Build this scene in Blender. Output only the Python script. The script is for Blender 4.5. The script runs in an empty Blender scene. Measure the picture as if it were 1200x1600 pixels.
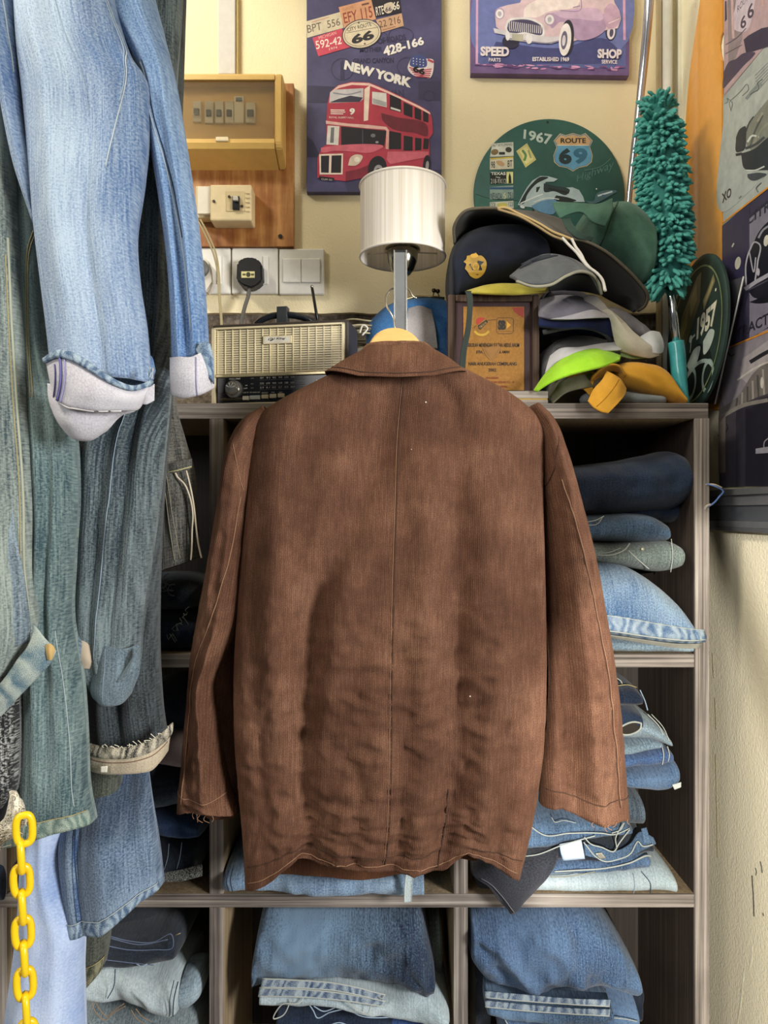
import bpy, bmesh, math, random
import numpy as np
from mathutils import Vector, Matrix, noise, geometry

# ------------------------------------------------------------------ camera, sky, lights, exposure
SC = bpy.context.scene
CO = SC.collection
CAMZ, F = 1.35, 1155.0
cd = bpy.data.cameras.new('camera')
cd.sensor_fit = 'VERTICAL'; cd.sensor_height = 36.0; cd.lens = F / 1600 * 36.0
cd.clip_start = 0.02
cam = bpy.data.objects.new('camera', cd); CO.objects.link(cam)
cam.location = (0, 0, CAMZ); cam.rotation_euler = (math.pi / 2, 0, 0)
SC.camera = cam
SC.view_settings.view_transform = 'Standard'
SC.view_settings.look = 'None'
SC.view_settings.gamma = 1.0
SC.view_settings.exposure = 0.0

wd = bpy.data.worlds.new('world'); SC.world = wd; wd.use_nodes = True
bg = wd.node_tree.nodes['Background']
bg.inputs[0].default_value = (0.93, 0.96, 1.0, 1); bg.inputs[1].default_value = 0.10

def lamp(name, kind, loc, target, energy, color, size=None, size_y=None):
    l = bpy.data.lights.new(name, kind); l.energy = energy; l.color = color
    if kind == 'AREA':
        l.shape = 'RECTANGLE'; l.size = size; l.size_y = size_y or size
    if kind == 'SUN': l.angle = size
    o = bpy.data.objects.new(name, l); CO.objects.link(o); o.location = loc
    o.rotation_euler = (Vector(target) - Vector(loc)).to_track_quat('-Z', 'Y').to_euler()
    return o
# daylight through the open shop front, behind and to the left of the camera
lamp('shopfront_daylight', 'AREA', (-1.3, -1.2, 2.15), (0.3, 1.2, 1.1), 20, (1.0, 0.97, 0.93), 0.7, 0.9)
# daylight from the sliding-door opening on the other side
lamp('doorway_daylight', 'AREA', (1.75, -0.55, 1.6), (-0.1, 1.05, 1.1), 78, (1.0, 0.98, 0.95), 0.6, 0.7)
# the strip lamp under the ceiling
lamp('ceiling_strip_light', 'AREA', (-0.9, 0.45, 2.62), (0.1, 1.4, 1.85), 20, (1.0, 0.93, 0.78), 0.5, 0.2)

# low sunbeam is a spot lamp added to brighten the side wall
sb = lamp('sunbeam_spot', 'SPOT', (-0.1, -1.2, 1.5), (0.56, 0.86, 0.98), 340, (1.0, 0.96, 0.88))
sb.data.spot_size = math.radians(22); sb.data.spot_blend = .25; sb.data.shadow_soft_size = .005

# ------------------------------------------------------------------ helpers
def at(px, py, Y):
    return Vector(((px - 600) / F * Y, Y, CAMZ + (800 - py) / F * Y))
def hexlin(h):
    h = h.lstrip('#'); out = []
    for i in (0, 2, 4):
        c = int(h[i:i+2], 16) / 255
        out.append(c / 12.92 if c <= .04045 else ((c + .055) / 1.055) ** 2.4)
    return (*out, 1.0)

_mats = {}
class NT:
    def __init__(s, name):
        s.m = bpy.data.materials.new(name); s.m.use_nodes = True
        s.t = s.m.node_tree; s.b = s.t.nodes['Principled BSDF']
    def n(s, typ, **kw):
        nd = s.t.nodes.new(typ)
        for k, v in kw.items():
            if k.startswith('i_'):
                nd.inputs[k[2:].replace('_', ' ')].default_value = v
            else: setattr(nd, k, v)
        return nd
    def l(s, a, b): s.t.links.new(a, b)
    def coords(s, kind, scale):
        c = s.n('ShaderNodeTexCoord'); mp = s.n('ShaderNodeMapping')
        mp.inputs['Scale'].default_value = scale
        s.l(c.outputs[kind], mp.inputs['Vector']); return mp.outputs[0]
    def noise(s, vec, scale=1, detail=3, rough=.55):
        nd = s.n('ShaderNodeTexNoise'); nd.inputs['Scale'].default_value = scale
        nd.inputs['Detail'].default_value = detail; nd.inputs['Roughness'].default_value = rough
        s.l(vec, nd.inputs['Vector']); return nd.outputs['Fac']
    def ramp(s, fac, stops):
        r = s.n('ShaderNodeValToRGB'); e = r.color_ramp.elements
        while len(e) < len(stops): e.new(0.5)
        for el, (p, c) in zip(e, stops):
            el.position = p; el.color = c if not isinstance(c, str) else hexlin(c)
        s.l(fac, r.inputs[0]); return r.outputs[0]
    def math(s, op, a, b=None, c=None):
        nd = s.n('ShaderNodeMath', operation=op)
        for i, v in enumerate((a, b, c)):
            if v is None: continue
            if isinstance(v, (int, float)): nd.inputs[i].default_value = v
            else: s.l(v, nd.inputs[i])
        return nd.outputs[0]
    def mix(s, fac, a, b, mode='MIX'):
        nd = s.n('ShaderNodeMix', data_type='RGBA', blend_type=mode)
        for i, v in ((0, fac), (6, a), (7, b)):
            if isinstance(v, (int, float)): nd.inputs[i].default_value = v
            elif isinstance(v, str): nd.inputs[i].default_value = hexlin(v)
            elif isinstance(v, tuple): nd.inputs[i].default_value = v
            else: s.l(v, nd.inputs[i])
        return nd.outputs[2]
    def color(s, c): s.l(c, s.b.inputs['Base Color'])
    def bump(s, h, strength=.3, dist=.001):
        nd = s.n('ShaderNodeBump'); nd.inputs['Strength'].default_value = strength
        nd.inputs['Distance'].default_value = dist
        s.l(h, nd.inputs['Height']); s.l(nd.outputs[0], s.b.inputs['Normal'])
    def set(s, **kw):
        for k, v in kw.items(): s.b.inputs[k.replace('_', ' ')].default_value = v

def plain(hexc, rough=.55, metal=0.0, mottle=.12, coat=0.0, name=None, scale=60):
    if mottle == .12 and int(hexc[1:3], 16) > 150: mottle = .05
    key = (hexc, rough, metal, mottle, coat)
    if key in _mats: return _mats[key]
    t = NT(name or 'paint_' + hexc.strip('#'))
    v = t.coords('Object', (1, 1, 1))
    f = t.noise(v, scale, 4)
    c = hexlin(hexc)
    lo = tuple(x * (1 - mottle) for x in c[:3]) + (1,)
    hi = tuple(min(1, x * (1 + mottle)) for x in c[:3]) + (1,)
    t.color(t.ramp(f, [(.3, lo), (.7, hi)]))
    t.set(Roughness=rough, Metallic=metal)
    if coat: t.set(Coat_Weight=coat, Coat_Roughness=.08)
    _mats[key] = t.m; return t.m

def denim(name, dark, light, streak=.55, fade=.6, grain=.5, bias=0.0, sheen=.15, fscale=7.0, crossh=0.0, wear=None):
    """faded twill; U across the leg, V along it, both in metres"""
    t = NT(name)
    fine = t.noise(t.coords('UV', (1, 1, 1)), 430, 3, .6)
    st = t.noise(t.coords('UV', (520, 17, 1)), 1, 4, .6)
    wide = t.noise(t.coords('UV', (1.0, .55, 1)), fscale, 3, .5)
    acc = t.math('MULTIPLY_ADD', t.math('SUBTRACT', wide, .5), fade * 2.3, .5 + bias)
    acc = t.math('MULTIPLY_ADD', t.math('SUBTRACT', st, .5), streak * 1.7, acc)
    acc = t.math('MULTIPLY_ADD', t.math('SUBTRACT', fine, .5), grain * 2.4, acc)
    if wear:
        sep = t.n('ShaderNodeSeparateXYZ'); t.l(t.coords('UV', (1, 1, 1)), sep.inputs[0])
        d = t.math('ABSOLUTE', t.math('SUBTRACT', sep.outputs[0], wear[0]))
        acc = t.math('MULTIPLY_ADD', t.math('SMOOTH_MAX', t.math('SUBTRACT', 1.0, t.math('DIVIDE', d, wear[1])), 0.0, .5), wear[2], acc)
    if crossh:
        s2 = t.noise(t.coords('UV', (14, 560, 1)), 1, 3, .6)
        acc = t.math('MULTIPLY_ADD', t.math('SUBTRACT', s2, .5), crossh, acc)
    t.color(t.ramp(acc, [(.20, dark), (.80, light)]))
    t.set(Roughness=.9, Sheen_Weight=sheen, Sheen_Roughness=.6, Specular_IOR_Level=.15)
    h = t.math('ADD', t.math('MULTIPLY', fine, .7), t.math('MULTIPLY', st, .5))
    t.bump(h, .5, .0012)
    return t.m

def ropy(name, dark, light, period=.011):
    """hem with the puckered light and dark roping of washed jeans"""
    t = NT(name)
    v = t.coords('UV', (1, 1, 1))
    w = t.n('ShaderNodeTexWave', wave_type='BANDS', bands_direction='X')
    w.inputs['Scale'].default_value = .314 / period
    w.inputs['Distortion'].default_value = 9; w.inputs['Detail'].default_value = 3
    w.inputs['Detail Scale'].default_value = 1.5
    t.l(v, w.inputs['Vector'])
    fine = t.noise(v, 900, 2)
    acc = t.math('MULTIPLY_ADD', t.math('SUBTRACT', w.outputs['Fac'], .5), .55, t.math('MULTIPLY_ADD', t.math('SUBTRACT', fine, .5), 1.5, t.noise(v, 60, 2)))
    t.color(t.ramp(acc, [(.1, dark), (.95, light)]))
    t.set(Roughness=.9, Specular_IOR_Level=.15)
    t.bump(acc, .6, .002)
    return t.m

def tag(o, label, cat, group=None, kind=None):
    if label: o['label'] = label
    if cat: o['category'] = cat
    if group: o['group'] = group
    if kind: o['kind'] = kind
    return o
def thing(name, label, cat, loc=(0, 0, 0), rotz=0.0, group=None):
    o = bpy.data.objects.new(name, None); CO.objects.link(o)
    o.location = loc; o.rotation_euler = (0, 0, rotz); o.empty_display_size = .03
    return tag(o, label, cat, group)
def link(name, me, parent=None, local=False, label=None):
    o = bpy.data.objects.new(name, me); CO.objects.link(o)
    if parent is not None:
        o.parent = parent
        if not local:
            root = parent; M = Matrix.Identity(4)
            chain = []
            while root is not None: chain.append(root); root = root.parent
            for r in reversed(chain):
                M = M @ r.matrix_parent_inverse @ Matrix.LocRotScale(r.location, r.rotation_euler, r.scale)
            o.matrix_parent_inverse = M.inverted()
    if label: o['label'] = label
    return o
def mesh(name, verts, faces, mat, uvs=None, smooth=True, mats=None, midx=None):
    me = bpy.data.meshes.new(name)
    me.from_pydata([tuple(v) for v in verts], [], [tuple(f) for f in faces])
    for m in (mats or [mat]): me.materials.append(m)
    if midx is not None: me.polygons.foreach_set('material_index', midx)
    if uvs is not None:
        ul = me.uv_layers.new(name='UVMap')
        li = np.empty(len(me.loops), dtype=np.int32); me.loops.foreach_get('vertex_index', li)
        ul.data.foreach_set('uv', np.asarray(uvs, dtype=np.float32)[li].ravel())
    if smooth: me.polygons.foreach_set('use_smooth', [True] * len(me.polygons))
    me.update(); return me

def box(name, b, mat, parent=None, bev=.001, local=False, seg=2, label=None, M=None):
    x0, x1, y0, y1, z0, z1 = b
    bm = bmesh.new(); bmesh.ops.create_cube(bm, size=1)
    for v in bm.verts:
        v.co = Vector(((x0 + x1) / 2 + v.co.x * (x1 - x0), (y0 + y1) / 2 + v.co.y * (y1 - y0), (z0 + z1) / 2 + v.co.z * (z1 - z0)))
    if bev: bmesh.ops.bevel(bm, geom=bm.edges[:], offset=bev, segments=seg, profile=.5, affect='EDGES')
    if M is not None: bmesh.ops.transform(bm, matrix=M, verts=bm.verts[:])
    me = bpy.data.meshes.new(name); bm.to_mesh(me); bm.free(); me.materials.append(mat)
    return link(name, me, parent, local, label)
def prism(name, pts, depth_vec, mat, parent=None, local=False, bev=0.0, label=None):
    """polygon (list of Vectors) pushed along depth_vec"""
    bm = bmesh.new()
    f = bm.faces.new([bm.verts.new(p) for p in pts])
    r = bmesh.ops.extrude_face_region(bm, geom=[f])
    bmesh.ops.translate(bm, vec=depth_vec, verts=[v for v in r['geom'] if isinstance(v, bmesh.types.BMVert)])
    bmesh.ops.recalc_face_normals(bm, faces=bm.faces[:])
    if bev: bmesh.ops.bevel(bm, geom=bm.edges[:], offset=bev, segments=2, affect='EDGES')
    me = bpy.data.meshes.new(name); bm.to_mesh(me); bm.free(); me.materials.append(mat)
    return link(name, me, parent, local, label)

def crv(pts, n):
    """Catmull-Rom through the points, n samples spaced by distance"""
    P = np.asarray([tuple(p) for p in pts], float)
    if len(P) == 2:
        s = np.linspace(0, 1, n)[:, None]; return P[0] * (1 - s) + P[1] * s
    d = np.r_[0, np.cumsum(np.maximum(1e-9, np.linalg.norm(np.diff(P, axis=0), axis=1)))]
    return hermite(d, P, np.linspace(0, d[-1], n))
def hermite(d, P, s):
    m = np.zeros_like(P); h = np.diff(d)[:, None]; sl = np.diff(P, axis=0) / h
    m[0], m[-1] = sl[0], sl[-1]
    if len(P) > 2: m[1:-1] = (sl[:-1] * h[1:] + sl[1:] * h[:-1]) / (h[1:] + h[:-1])
    i = np.clip(np.searchsorted(d, s, side='right') - 1, 0, len(d) - 2)
    H = np.diff(d)[i][:, None]; t = ((s - d[i])[:, None]) / H
    return ((2*t**3 - 3*t**2 + 1) * P[i] + (t**3 - 2*t**2 + t) * H * m[i] + (-2*t**3 + 3*t**2) * P[i+1] + (t**3 - t**2) * H * m[i+1])

def tube_mesh(name, pts, r, mat, seg=10, n=None, taper=None, cyclic=False):
    P = crv(pts, n or max(2, len(pts) * 8)) if len(pts) > 2 and n != 0 else np.asarray([tuple(p) for p in pts], float)
    T = np.gradient(P, axis=0)
    if cyclic: T = np.roll(P, -1, axis=0) - np.roll(P, 1, axis=0)
    V, Fc = [], []
    up = Vector((0.13, .21, 1)).normalized(); prev = None
    for k in range(len(P)):
        t = Vector(T[k]).normalized()
        a = prev - t * prev.dot(t) if prev is not None else up - t * up.dot(t)
        if a.length < 1e-5: a = t.orthogonal()
        a.normalize(); b = t.cross(a); prev = a
        rr = r * (taper(k / (len(P) - 1)) if taper else 1)
        for j in range(seg):
            an = 2 * math.pi * j / seg
            V.append(Vector(P[k]) + (a * math.cos(an) + b * math.sin(an)) * rr)
    K = len(P)
    for k in range(K if cyclic else K - 1):
        for j in range(seg):
            k2 = (k + 1) % K
            Fc.append((k*seg+j, k*seg+(j+1)%seg, k2*seg+(j+1)%seg, k2*seg+j))
    if not cyclic:
        Fc.append(tuple(range(seg))[::-1]); Fc.append(tuple((K-1)*seg+j for j in range(seg)))
    return mesh(name, V, Fc, mat)
def tube(name, pts, r, mat, parent=None, local=False, label=None, **kw):
    return link(name, tube_mesh(name, pts, r, mat, **kw), parent, local, label)
def lathe(name, prof, mat, center, parent=None, axis='Z', seg=40, local=False, label=None, rot=None):
    """prof: list of (radius, height)"""
    V, Fc = [], []
    for (r, h) in prof:
        for j in range(seg):
            a = 2 * math.pi * j / seg
            p = Vector((r * math.cos(a), r * math.sin(a), h))
            if axis == 'Y': p = Vector((p.x, p.z, p.y))
            if axis == 'X': p = Vector((p.z, p.x, p.y))
            if rot is not None: p = rot @ p
            V.append(p + Vector(center))
    for k in range(len(prof) - 1):
        for j in range(seg):
            Fc.append((k*seg+j, k*seg+(j+1)%seg, (k+1)*seg+(j+1)%seg, (k+1)*seg+j))
    me = mesh(name, V, Fc, mat)
    try: me.set_sharp_from_angle(angle=math.radians(50))
    except Exception: pass
    return link(name, me, parent, local, label)

def fbm(x, y, z, o=3):
    s, a = 0.0, 1.0
    for k in range(o):
        s += a * noise.noise(Vector((x, y, z))); x *= 2.03; y *= 2.03; z += 7.7; a *= .5
    return s

class Loft:
    """Cloth tube. rows: (Lx,Ly,Rx,Ry,Y,thick[,sag]) in photo pixels read at depth Y; thick in metres; sag = px offsets across."""
    def __init__(s, name, rows, mat, parent=None, nu=72, nv=90, p=2.3, push=0.0, folds=(), wr=.0022, wsc=(28, 9), crumple=0.0, csc=26,
                 round0=0.0, round1=0.0, cap0=False, cap1=False, warp='v', seed=0.0, solid=.0015, label=None, vgap=(0, 1), back=True, fine=0.0):
        A = np.array([r[:6] for r in rows], float)
        sags = [r[6] if len(r) > 6 else [0, 0] for r in rows]
        us = np.linspace(0, 1, 25)
        SG = np.array([np.interp(us, np.linspace(0, 1, len(q)), q) for q in sags])
        mid = (A[:, 0:2] + A[:, 2:4]) / 2
        d = np.r_[0, np.cumsum(np.maximum(1e-6, np.linalg.norm(np.diff(mid, axis=0), axis=1)))]
        q = np.linspace(0, d[-1], nv)
        R = hermite(d, A, q); S = hermite(d, SG, q) if len(A) > 1 else SG
        Lm = np.array([at(R[i, 0], R[i, 1], R[i, 4]) for i in range(nv)]); Rm = np.array([at(R[i, 2], R[i, 3], R[i, 4]) for i in range(nv)])
        M = (Lm + Rm) / 2; ln = np.r_[0, np.cumsum(np.linalg.norm(np.diff(M, axis=0), axis=1))]
        V, UV, grid = [], [], []
        for i in range(nv):
            v = i / (nv - 1)
            sc = 1.0
            if round0 and ln[i] < round0: sc = min(sc, math.sqrt(max(.004, 1 - (1 - ln[i] / round0) ** 2)))
            e = ln[-1] - ln[i]
            if round1 and e < round1: sc = min(sc, math.sqrt(max(.004, 1 - (1 - e / round1) ** 2)))
            half = Vector((Rm[i] - Lm[i]) / 2) * sc; C = Vector(M[i]) + Vector((0, push, 0))
            th = R[i, 5] / 2 * sc; w = half.length
            for j in range(nu):
                a = 2 * math.pi * j / nu
                c, sn = math.cos(a), math.sin(a)
                x = -math.copysign(abs(c) ** (2 / p), c); n = math.copysign(abs(sn) ** (2 / p), sn)
                u = (x + 1) / 2
                dd = 0.0
                edge = min(1, 4 * u * (1 - u) + .25)
                if sn >= -1e-6:
                    for (u0, v0, u1, v1, wd_, am) in folds:
                        L2 = (u1-u0)**2 + (v1-v0)**2 + 1e-9
                        tt = ((u-u0)*(u1-u0) + (v-v0)*(v1-v0)) / L2
                        tc = min(1, max(0, tt))
                        du = u - (u0 + (u1-u0)*tc); dv = v - (v0 + (v1-v0)*tc)
                        g = math.exp(-(du*du + dv*dv*.6) / (wd_*wd_))
                        dd += am * g * (math.sin(math.pi * min(1, max(0, tc*.8+.1))) ** .5)
                off = 0 if sn >= 0 else 40
                dd += wr * fbm(C.x*3 + x*w*wsc[0] + seed, ln[i]*wsc[1] + seed*3.1, off + seed, 3) * edge
                if crumple:
                    k1 = fbm(x*w*csc + seed, ln[i]*csc*.75, 3.3 + off, 2); k2 = fbm(x*w*csc*.6 + ln[i]*csc*.5, ln[i]*csc*.6 - x*w*csc*.4, 9.1 + seed, 2)
                    am = crumple(u, v) if callable(crumple) else crumple
                    dd += am * (.5 - abs(k1)) * edge + am * .9 * (.4 - abs(k2)) * edge
                if fine: dd += fine * noise.noise(Vector((x*w*160 + seed, ln[i]*160, off)))
                P = C + half * x + Vector((0, -1, 0)) * (th * n + dd * (1 if sn >= 0 else -1))
                sag = np.interp(u, us, S[i]) if S[i].any() else 0.0
                if sag: P.z -= sag / F * R[i, 4]
                V.append(P)
                arc = w * x if sn >= 0 else w * (2 - x) + .13
                UV.append((arc + seed * .37, -ln[i] + seed * .71) if warp == 'v' else (ln[i] + seed * .37, arc + seed * .71))
        Fc = []
        for i in range(nv - 1):
            for j in range(nu):
                if not back and j >= nu // 2: continue
                j2 = (j + 1) % nu
                Fc.append((i*nu+j, (i+1)*nu+j, (i+1)*nu+j2, i*nu+j2))
        def cap(i, flip):
            c = sum((V[i*nu+j] for j in range(nu)), Vector()) / nu
            V.append(c); UV.append(UV[i*nu]); k = len(V) - 1
            for j in range(nu):
                f = (k, i*nu+j, i*nu+(j+1)%nu); Fc.append(f if flip else f[::-1])
        if cap0: cap(0, True)
        if cap1: cap(nv - 1, False)
        s.V, s.nu, s.nv, s.p, s.ln, s.R, s.UV = V, nu, nv, p, ln, R, UV
        me = mesh(name, V, Fc, mat, UV)
        s.o = link(name, me, parent, False, label)
        if solid and not (cap0 and cap1):
            md = s.o.modifiers.new('thickness', 'SOLIDIFY'); md.thickness = solid; md.offset = -1
    def at(s, u, v, off=.0008):
        x = 2 * min(1, max(0, u)) - 1
        c = -math.copysign(abs(x) ** (s.p / 2), x)
        j = math.acos(max(-1, min(1, c))) / (2 * math.pi) * s.nu
        i = min(s.nv - 1.0001, max(0, v * (s.nv - 1)))
        i0, j0 = int(i), int(j); fi, fj = i - i0, j - j0; j1 = (j0 + 1) % s.nu
        g = lambda a, b: s.V[a * s.nu + b]
        P = (g(i0, j0) * (1-fj) + g(i0, j1) * fj) * (1-fi) + (g(i0+1, j0) * (1-fj) + g(i0+1, j1) * fj) * fi
        du = g(i0, j1) - g(i0, j0); dv = g(i0+1, j0) - g(i0, j0)
        n = du.cross(dv)
        if n.length < 1e-12: n = Vector((0, -1, 0))
        n.normalize()
        if n.y > 0: n = -n
        return P + n * off
    def seam(s, uvs, mat, r=.0008, name='seam', off=.0006, n=None, parent=None, label=None):
        P = crv([(a, b, 0) for a, b in uvs], n or 40)
        return tube(name, [s.at(a, b, off) for a, b, _ in P], r, mat, parent or s.o, seg=6, n=0, label=label)
    def band(s, u0, u1, v0, v1, mat, name='hem', off=.0015, nu=60, nv=6, wob=0.0, parent=None, label=None, closed=True, solid=.0015):
        V, UV, Fc = [], [], []
        for i in range(nv):
            for j in range(nu):
                u = u0 + (u1-u0)*j/(nu-1); v = v0 + (v1-v0)*i/(nv-1)
                o = off + (.0006 if 0 < i < nv-1 else 0)
                p = s.at(u, min(1, v + wob * noise.noise(Vector((u*9, 3.1, i)))), o)
                if wob and i in (0, nv-1): p.z += wob * .3 * noise.noise(Vector((u*40, i, 1.7)))
                V.append(p)
                UV.append((0, 0))
        acc = 0
        for j in range(nu):
            if j: acc += (V[j] - V[j-1]).length
            for i in range(nv): UV[i*nu+j] = (acc, -i * .003)
        for i in range(nv-1):
            for j in range(nu-1): Fc.append((i*nu+j, (i+1)*nu+j, (i+1)*nu+j+1, i*nu+j+1))
        o = link(name, mesh(name, V, Fc, mat, UV), parent or s.o, False, label)
        md = o.modifiers.new('thickness', 'SOLIDIFY'); md.thickness = solid; md.offset = -1
        return o

class Sheet:
    """smooth thin sheet through a grid of (px,py,Y) control points"""
    def __init__(s, name, grid, mat, parent=None, nu=40, nv=24, thick=.0025, wr=.0006, wsc=40, seed=0.0, warp='v', label=None, offs=0.0, edge=None, bevel=False):
        G = np.array([[tuple(at(*p)) for p in row] for row in grid])
        rows = np.array([crv(r, nu) for r in G])
        cols = np.array([crv(rows[:, j], nv) if len(G) > 1 else rows[:, j] for j in range(nu)])   # nu,nv,3
        V, UV, Fc = [], [], []
        Lu = np.r_[0, np.cumsum(np.linalg.norm(np.diff(cols[:, nv//2], axis=0), axis=1))]
        Lv = np.r_[0, np.cumsum(np.linalg.norm(np.diff(cols[nu//2], axis=0), axis=1))]
        for i in range(nv):
            for j in range(nu):
                P = Vector(cols[j, i])
                if wr: P.y += wr * fbm(P.x*wsc + seed, P.z*wsc, seed*2 + P.y*wsc, 2)
                V.append(P)
                UV.append((Lu[j], -Lv[i]) if warp == 'v' else (Lv[i], Lu[j]))
        for i in range(nv-1):
            for j in range(nu-1): Fc.append((i*nu+j, (i+1)*nu+j, (i+1)*nu+j+1, i*nu+j+1))
        s.V, s.nu, s.nv = V, nu, nv
        s.o = link(name, mesh(name, V, Fc, mat, UV), parent, False, label)
        md = s.o.modifiers.new('thickness', 'SOLIDIFY'); md.thickness = thick; md.offset = offs
    def at(s, u, v, off=.0015):
        j = min(s.nu-1.001, max(0, u*(s.nu-1))); i = min(s.nv-1.001, max(0, v*(s.nv-1)))
        j0, i0 = int(j), int(i); fj, fi = j-j0, i-i0
        g = lambda a, b: s.V[a*s.nu+b]
        P = (g(i0,j0)*(1-fj)+g(i0,j0+1)*fj)*(1-fi) + (g(i0+1,j0)*(1-fj)+g(i0+1,j0+1)*fj)*fi
        n = (g(i0,j0+1)-g(i0,j0)).cross(g(i0+1,j0)-g(i0,j0))
        if n.length < 1e-12: n = Vector((0,-1,0))
        n.normalize()
        if n.y > 0: n = -n
        return P + n*off
    def seam(s, uvs, mat, r=.0008, name='seam', off=.0016, n=None, parent=None, label=None):
        P = crv([(a, b, 0) for a, b in uvs], n or 40)
        return tube(name, [s.at(a, b, off) for a, b, _ in P], r, mat, parent or s.o, seg=6, n=0, label=label)

# ---- flat printed artwork and lettering, laid on a real surface
_txt = {}
def text_mesh(body, bold=0.0, shear=0.0):
    key = (body, bold, shear)
    if key in _txt: return _txt[key]
    c = bpy.data.curves.new('lettering', 'FONT'); c.body = body; c.offset = bold; c.shear = shear
    c.resolution_u = 3; c.fill_mode = 'FRONT'
    o = bpy.data.objects.new('lettering', c); CO.objects.link(o)
    dg = bpy.context.evaluated_depsgraph_get(); dg.update()
    me = bpy.data.meshes.new_from_object(o.evaluated_get(dg))
    V = np.array([v.co[:2] for v in me.vertices]); Fc = [tuple(p.vertices) for p in me.polygons]
    bpy.data.objects.remove(o); bpy.data.curves.remove(c); bpy.data.meshes.remove(me)
    lo, hi = V.min(0), V.max(0); V = (V - lo) / np.maximum(1e-9, hi - lo)
    _txt[key] = (V, Fc); return _txt[key]

class Art:
    def __init__(s, mapf, normal, k=1.0, ox=0.0, oy=0.0, step=.00002, rough=.55):
        s.mapf, s.n, s.k, s.ox, s.oy, s.step, s.rough = mapf, Vector(normal), k, ox, oy, step, rough
        s.V, s.F, s.MI, s.mats, s.layer = [], [], [], [], 1
    def pt(s, x, y): return s.mapf(s.ox + x / s.k, s.oy + y / s.k) + s.n * (s.layer * s.step)
    def mi(s, col):
        m = plain(col, s.rough, mottle=.14) if isinstance(col, str) else col
        if m not in s.mats: s.mats.append(m)
        return s.mats.index(m)
    def add(s, pts, faces, col):
        b = len(s.V); s.V += [s.pt(x, y) for x, y in pts]
        for f in faces: s.F.append(tuple(b + i for i in f)); s.MI.append(s.mi(col))
        s.layer += 1
    def poly(s, pts, col, sm=False):
        if sm:
            c = crv([(x, y, 0) for x, y in pts] + [(pts[0][0], pts[0][1], 0)], len(pts) * 7)
            pts = [(a, b) for a, b, _ in c[:-1]]
        tri = geometry.tessellate_polygon([[Vector((x, y, 0)) for x, y in pts]])
        s.add(pts, tri, col)
    def ell(s, cx, cy, rx, ry, col, rot=0.0, n=36):
        c, q = math.cos(math.radians(rot)), math.sin(math.radians(rot))
        P = []
        for i in range(n):
            a = 2 * math.pi * i / n; x, y = rx * math.cos(a), ry * math.sin(a)
            P.append((cx + x*c - y*q, cy + x*q + y*c))
        s.add(P, [tuple(range(n))], col)
    def ring(s, cx, cy, rx, ry, w, col, rot=0.0, n=40):
        c, q = math.cos(math.radians(rot)), math.sin(math.radians(rot)); P = []
        for k in (0, 1):
            for i in range(n):
                a = 2 * math.pi * i / n; x, y = (rx - w*k) * math.cos(a), (ry - w*k) * math.sin(a)
                P.append((cx + x*c - y*q, cy + x*q + y*c))
        s.add(P, [(i, (i+1) % n, n + (i+1) % n, n + i) for i in range(n)], col)
    def line(s, pts, w, col, sm=True):
        c = crv([(x, y, 0) for x, y in pts], len(pts) * 6) if sm and len(pts) > 2 else np.array([(x, y, 0) for x, y in pts], float)
        T = np.gradient(c, axis=0); P = []
        for a, t in zip(c, T):
            L = math.hypot(t[0], t[1]) or 1; nx, ny = -t[1]/L*w/2, t[0]/L*w/2
            P += [(a[0]+nx, a[1]+ny), (a[0]-nx, a[1]-ny)]
        s.add(P, [(2*i, 2*i+1, 2*i+3, 2*i+2) for i in range(len(c)-1)], col)
    def text(s, body, quad, col, bold=0.02, shear=0.0):
        """quad: top-left, top-right, bottom-right, bottom-left"""
        V, Fc = text_mesh(body, bold, shear)
        tl, tr, br, bl = [np.array(q, float) for q in quad]
        P = []
        for x, y in V:
            top = tl*(1-x) + tr*x; bot = bl*(1-x) + br*x
            P.append(tuple(bot*(1-y) + top*y))
        s.add(P, Fc, col)
    def rect(s, x0, y0, x1, y1): return [(x0, y0), (x1, y0), (x1, y1), (x0, y1)]
    def tbox(s, body, x0, y0, x1, y1, col, bold=.02, shear=0.0):
        s.text(body, s.rect(x0, y0, x1, y1), col, bold, shear)
    def build(s, name, parent, local=False):
        me = mesh(name, s.V, s.F, None, None, False, s.mats, s.MI)
        return link(name, me, parent, local)
def plane_y(Y): return lambda px, py: at(px, py, Y)
def plane_x(X):
    def f(px, py):
        Y = X * F / (px - 600); return Vector((X, Y, CAMZ + (800 - py) / F * Y))
    return f

# ------------------------------------------------------------------ room shell
WALLY, WALLX, SHY = 1.40, 0.56, 1.13
def plaster_mat(name, base, dark):
    t = NT(name)
    v = t.coords('Object', (1, 1, 1))
    big = t.noise(v, 3.0, 4); fine = t.noise(v, 240, 3, .6)
    c = t.mix(t.math('MULTIPLY', big, .55), base, dark)
    vo = t.n('ShaderNodeTexVoronoi', feature='F1'); vo.inputs['Scale'].default_value = 17
    t.l(v, vo.inputs['Vector'])
    sp = t.math('LESS_THAN', vo.outputs['Distance'], .045)
    gate = t.math('GREATER_THAN', t.noise(v, 9, 2), .56)
    c = t.mix(t.math('MULTIPLY', t.math('MULTIPLY', sp, gate), .8), c, '#5b4a34')
    t.color(c); t.set(Roughness=.85, Specular_IOR_Level=.25)
    t.bump(fine, .55, .0022); return t.m
M_plaster = plaster_mat('cream_yellow_plaster', '#f0e4c2', '#e2d2a6')
M_side = plaster_mat('pale_yellow_plaster', '#f3ebd0', '#ebe0be')
def rough_brick():
    t = NT('bare_grey_render'); v = t.coords('Object', (1, 1, 1))
    f = t.noise(v, 45, 5, .7)
    t.color(t.ramp(f, [(.3, '#3c352e'), (.5, '#6d6256'), (.68, '#9a9086')]))
    t.set(Roughness=.95); t.bump(f, 1.0, .006); return t.m
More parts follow.
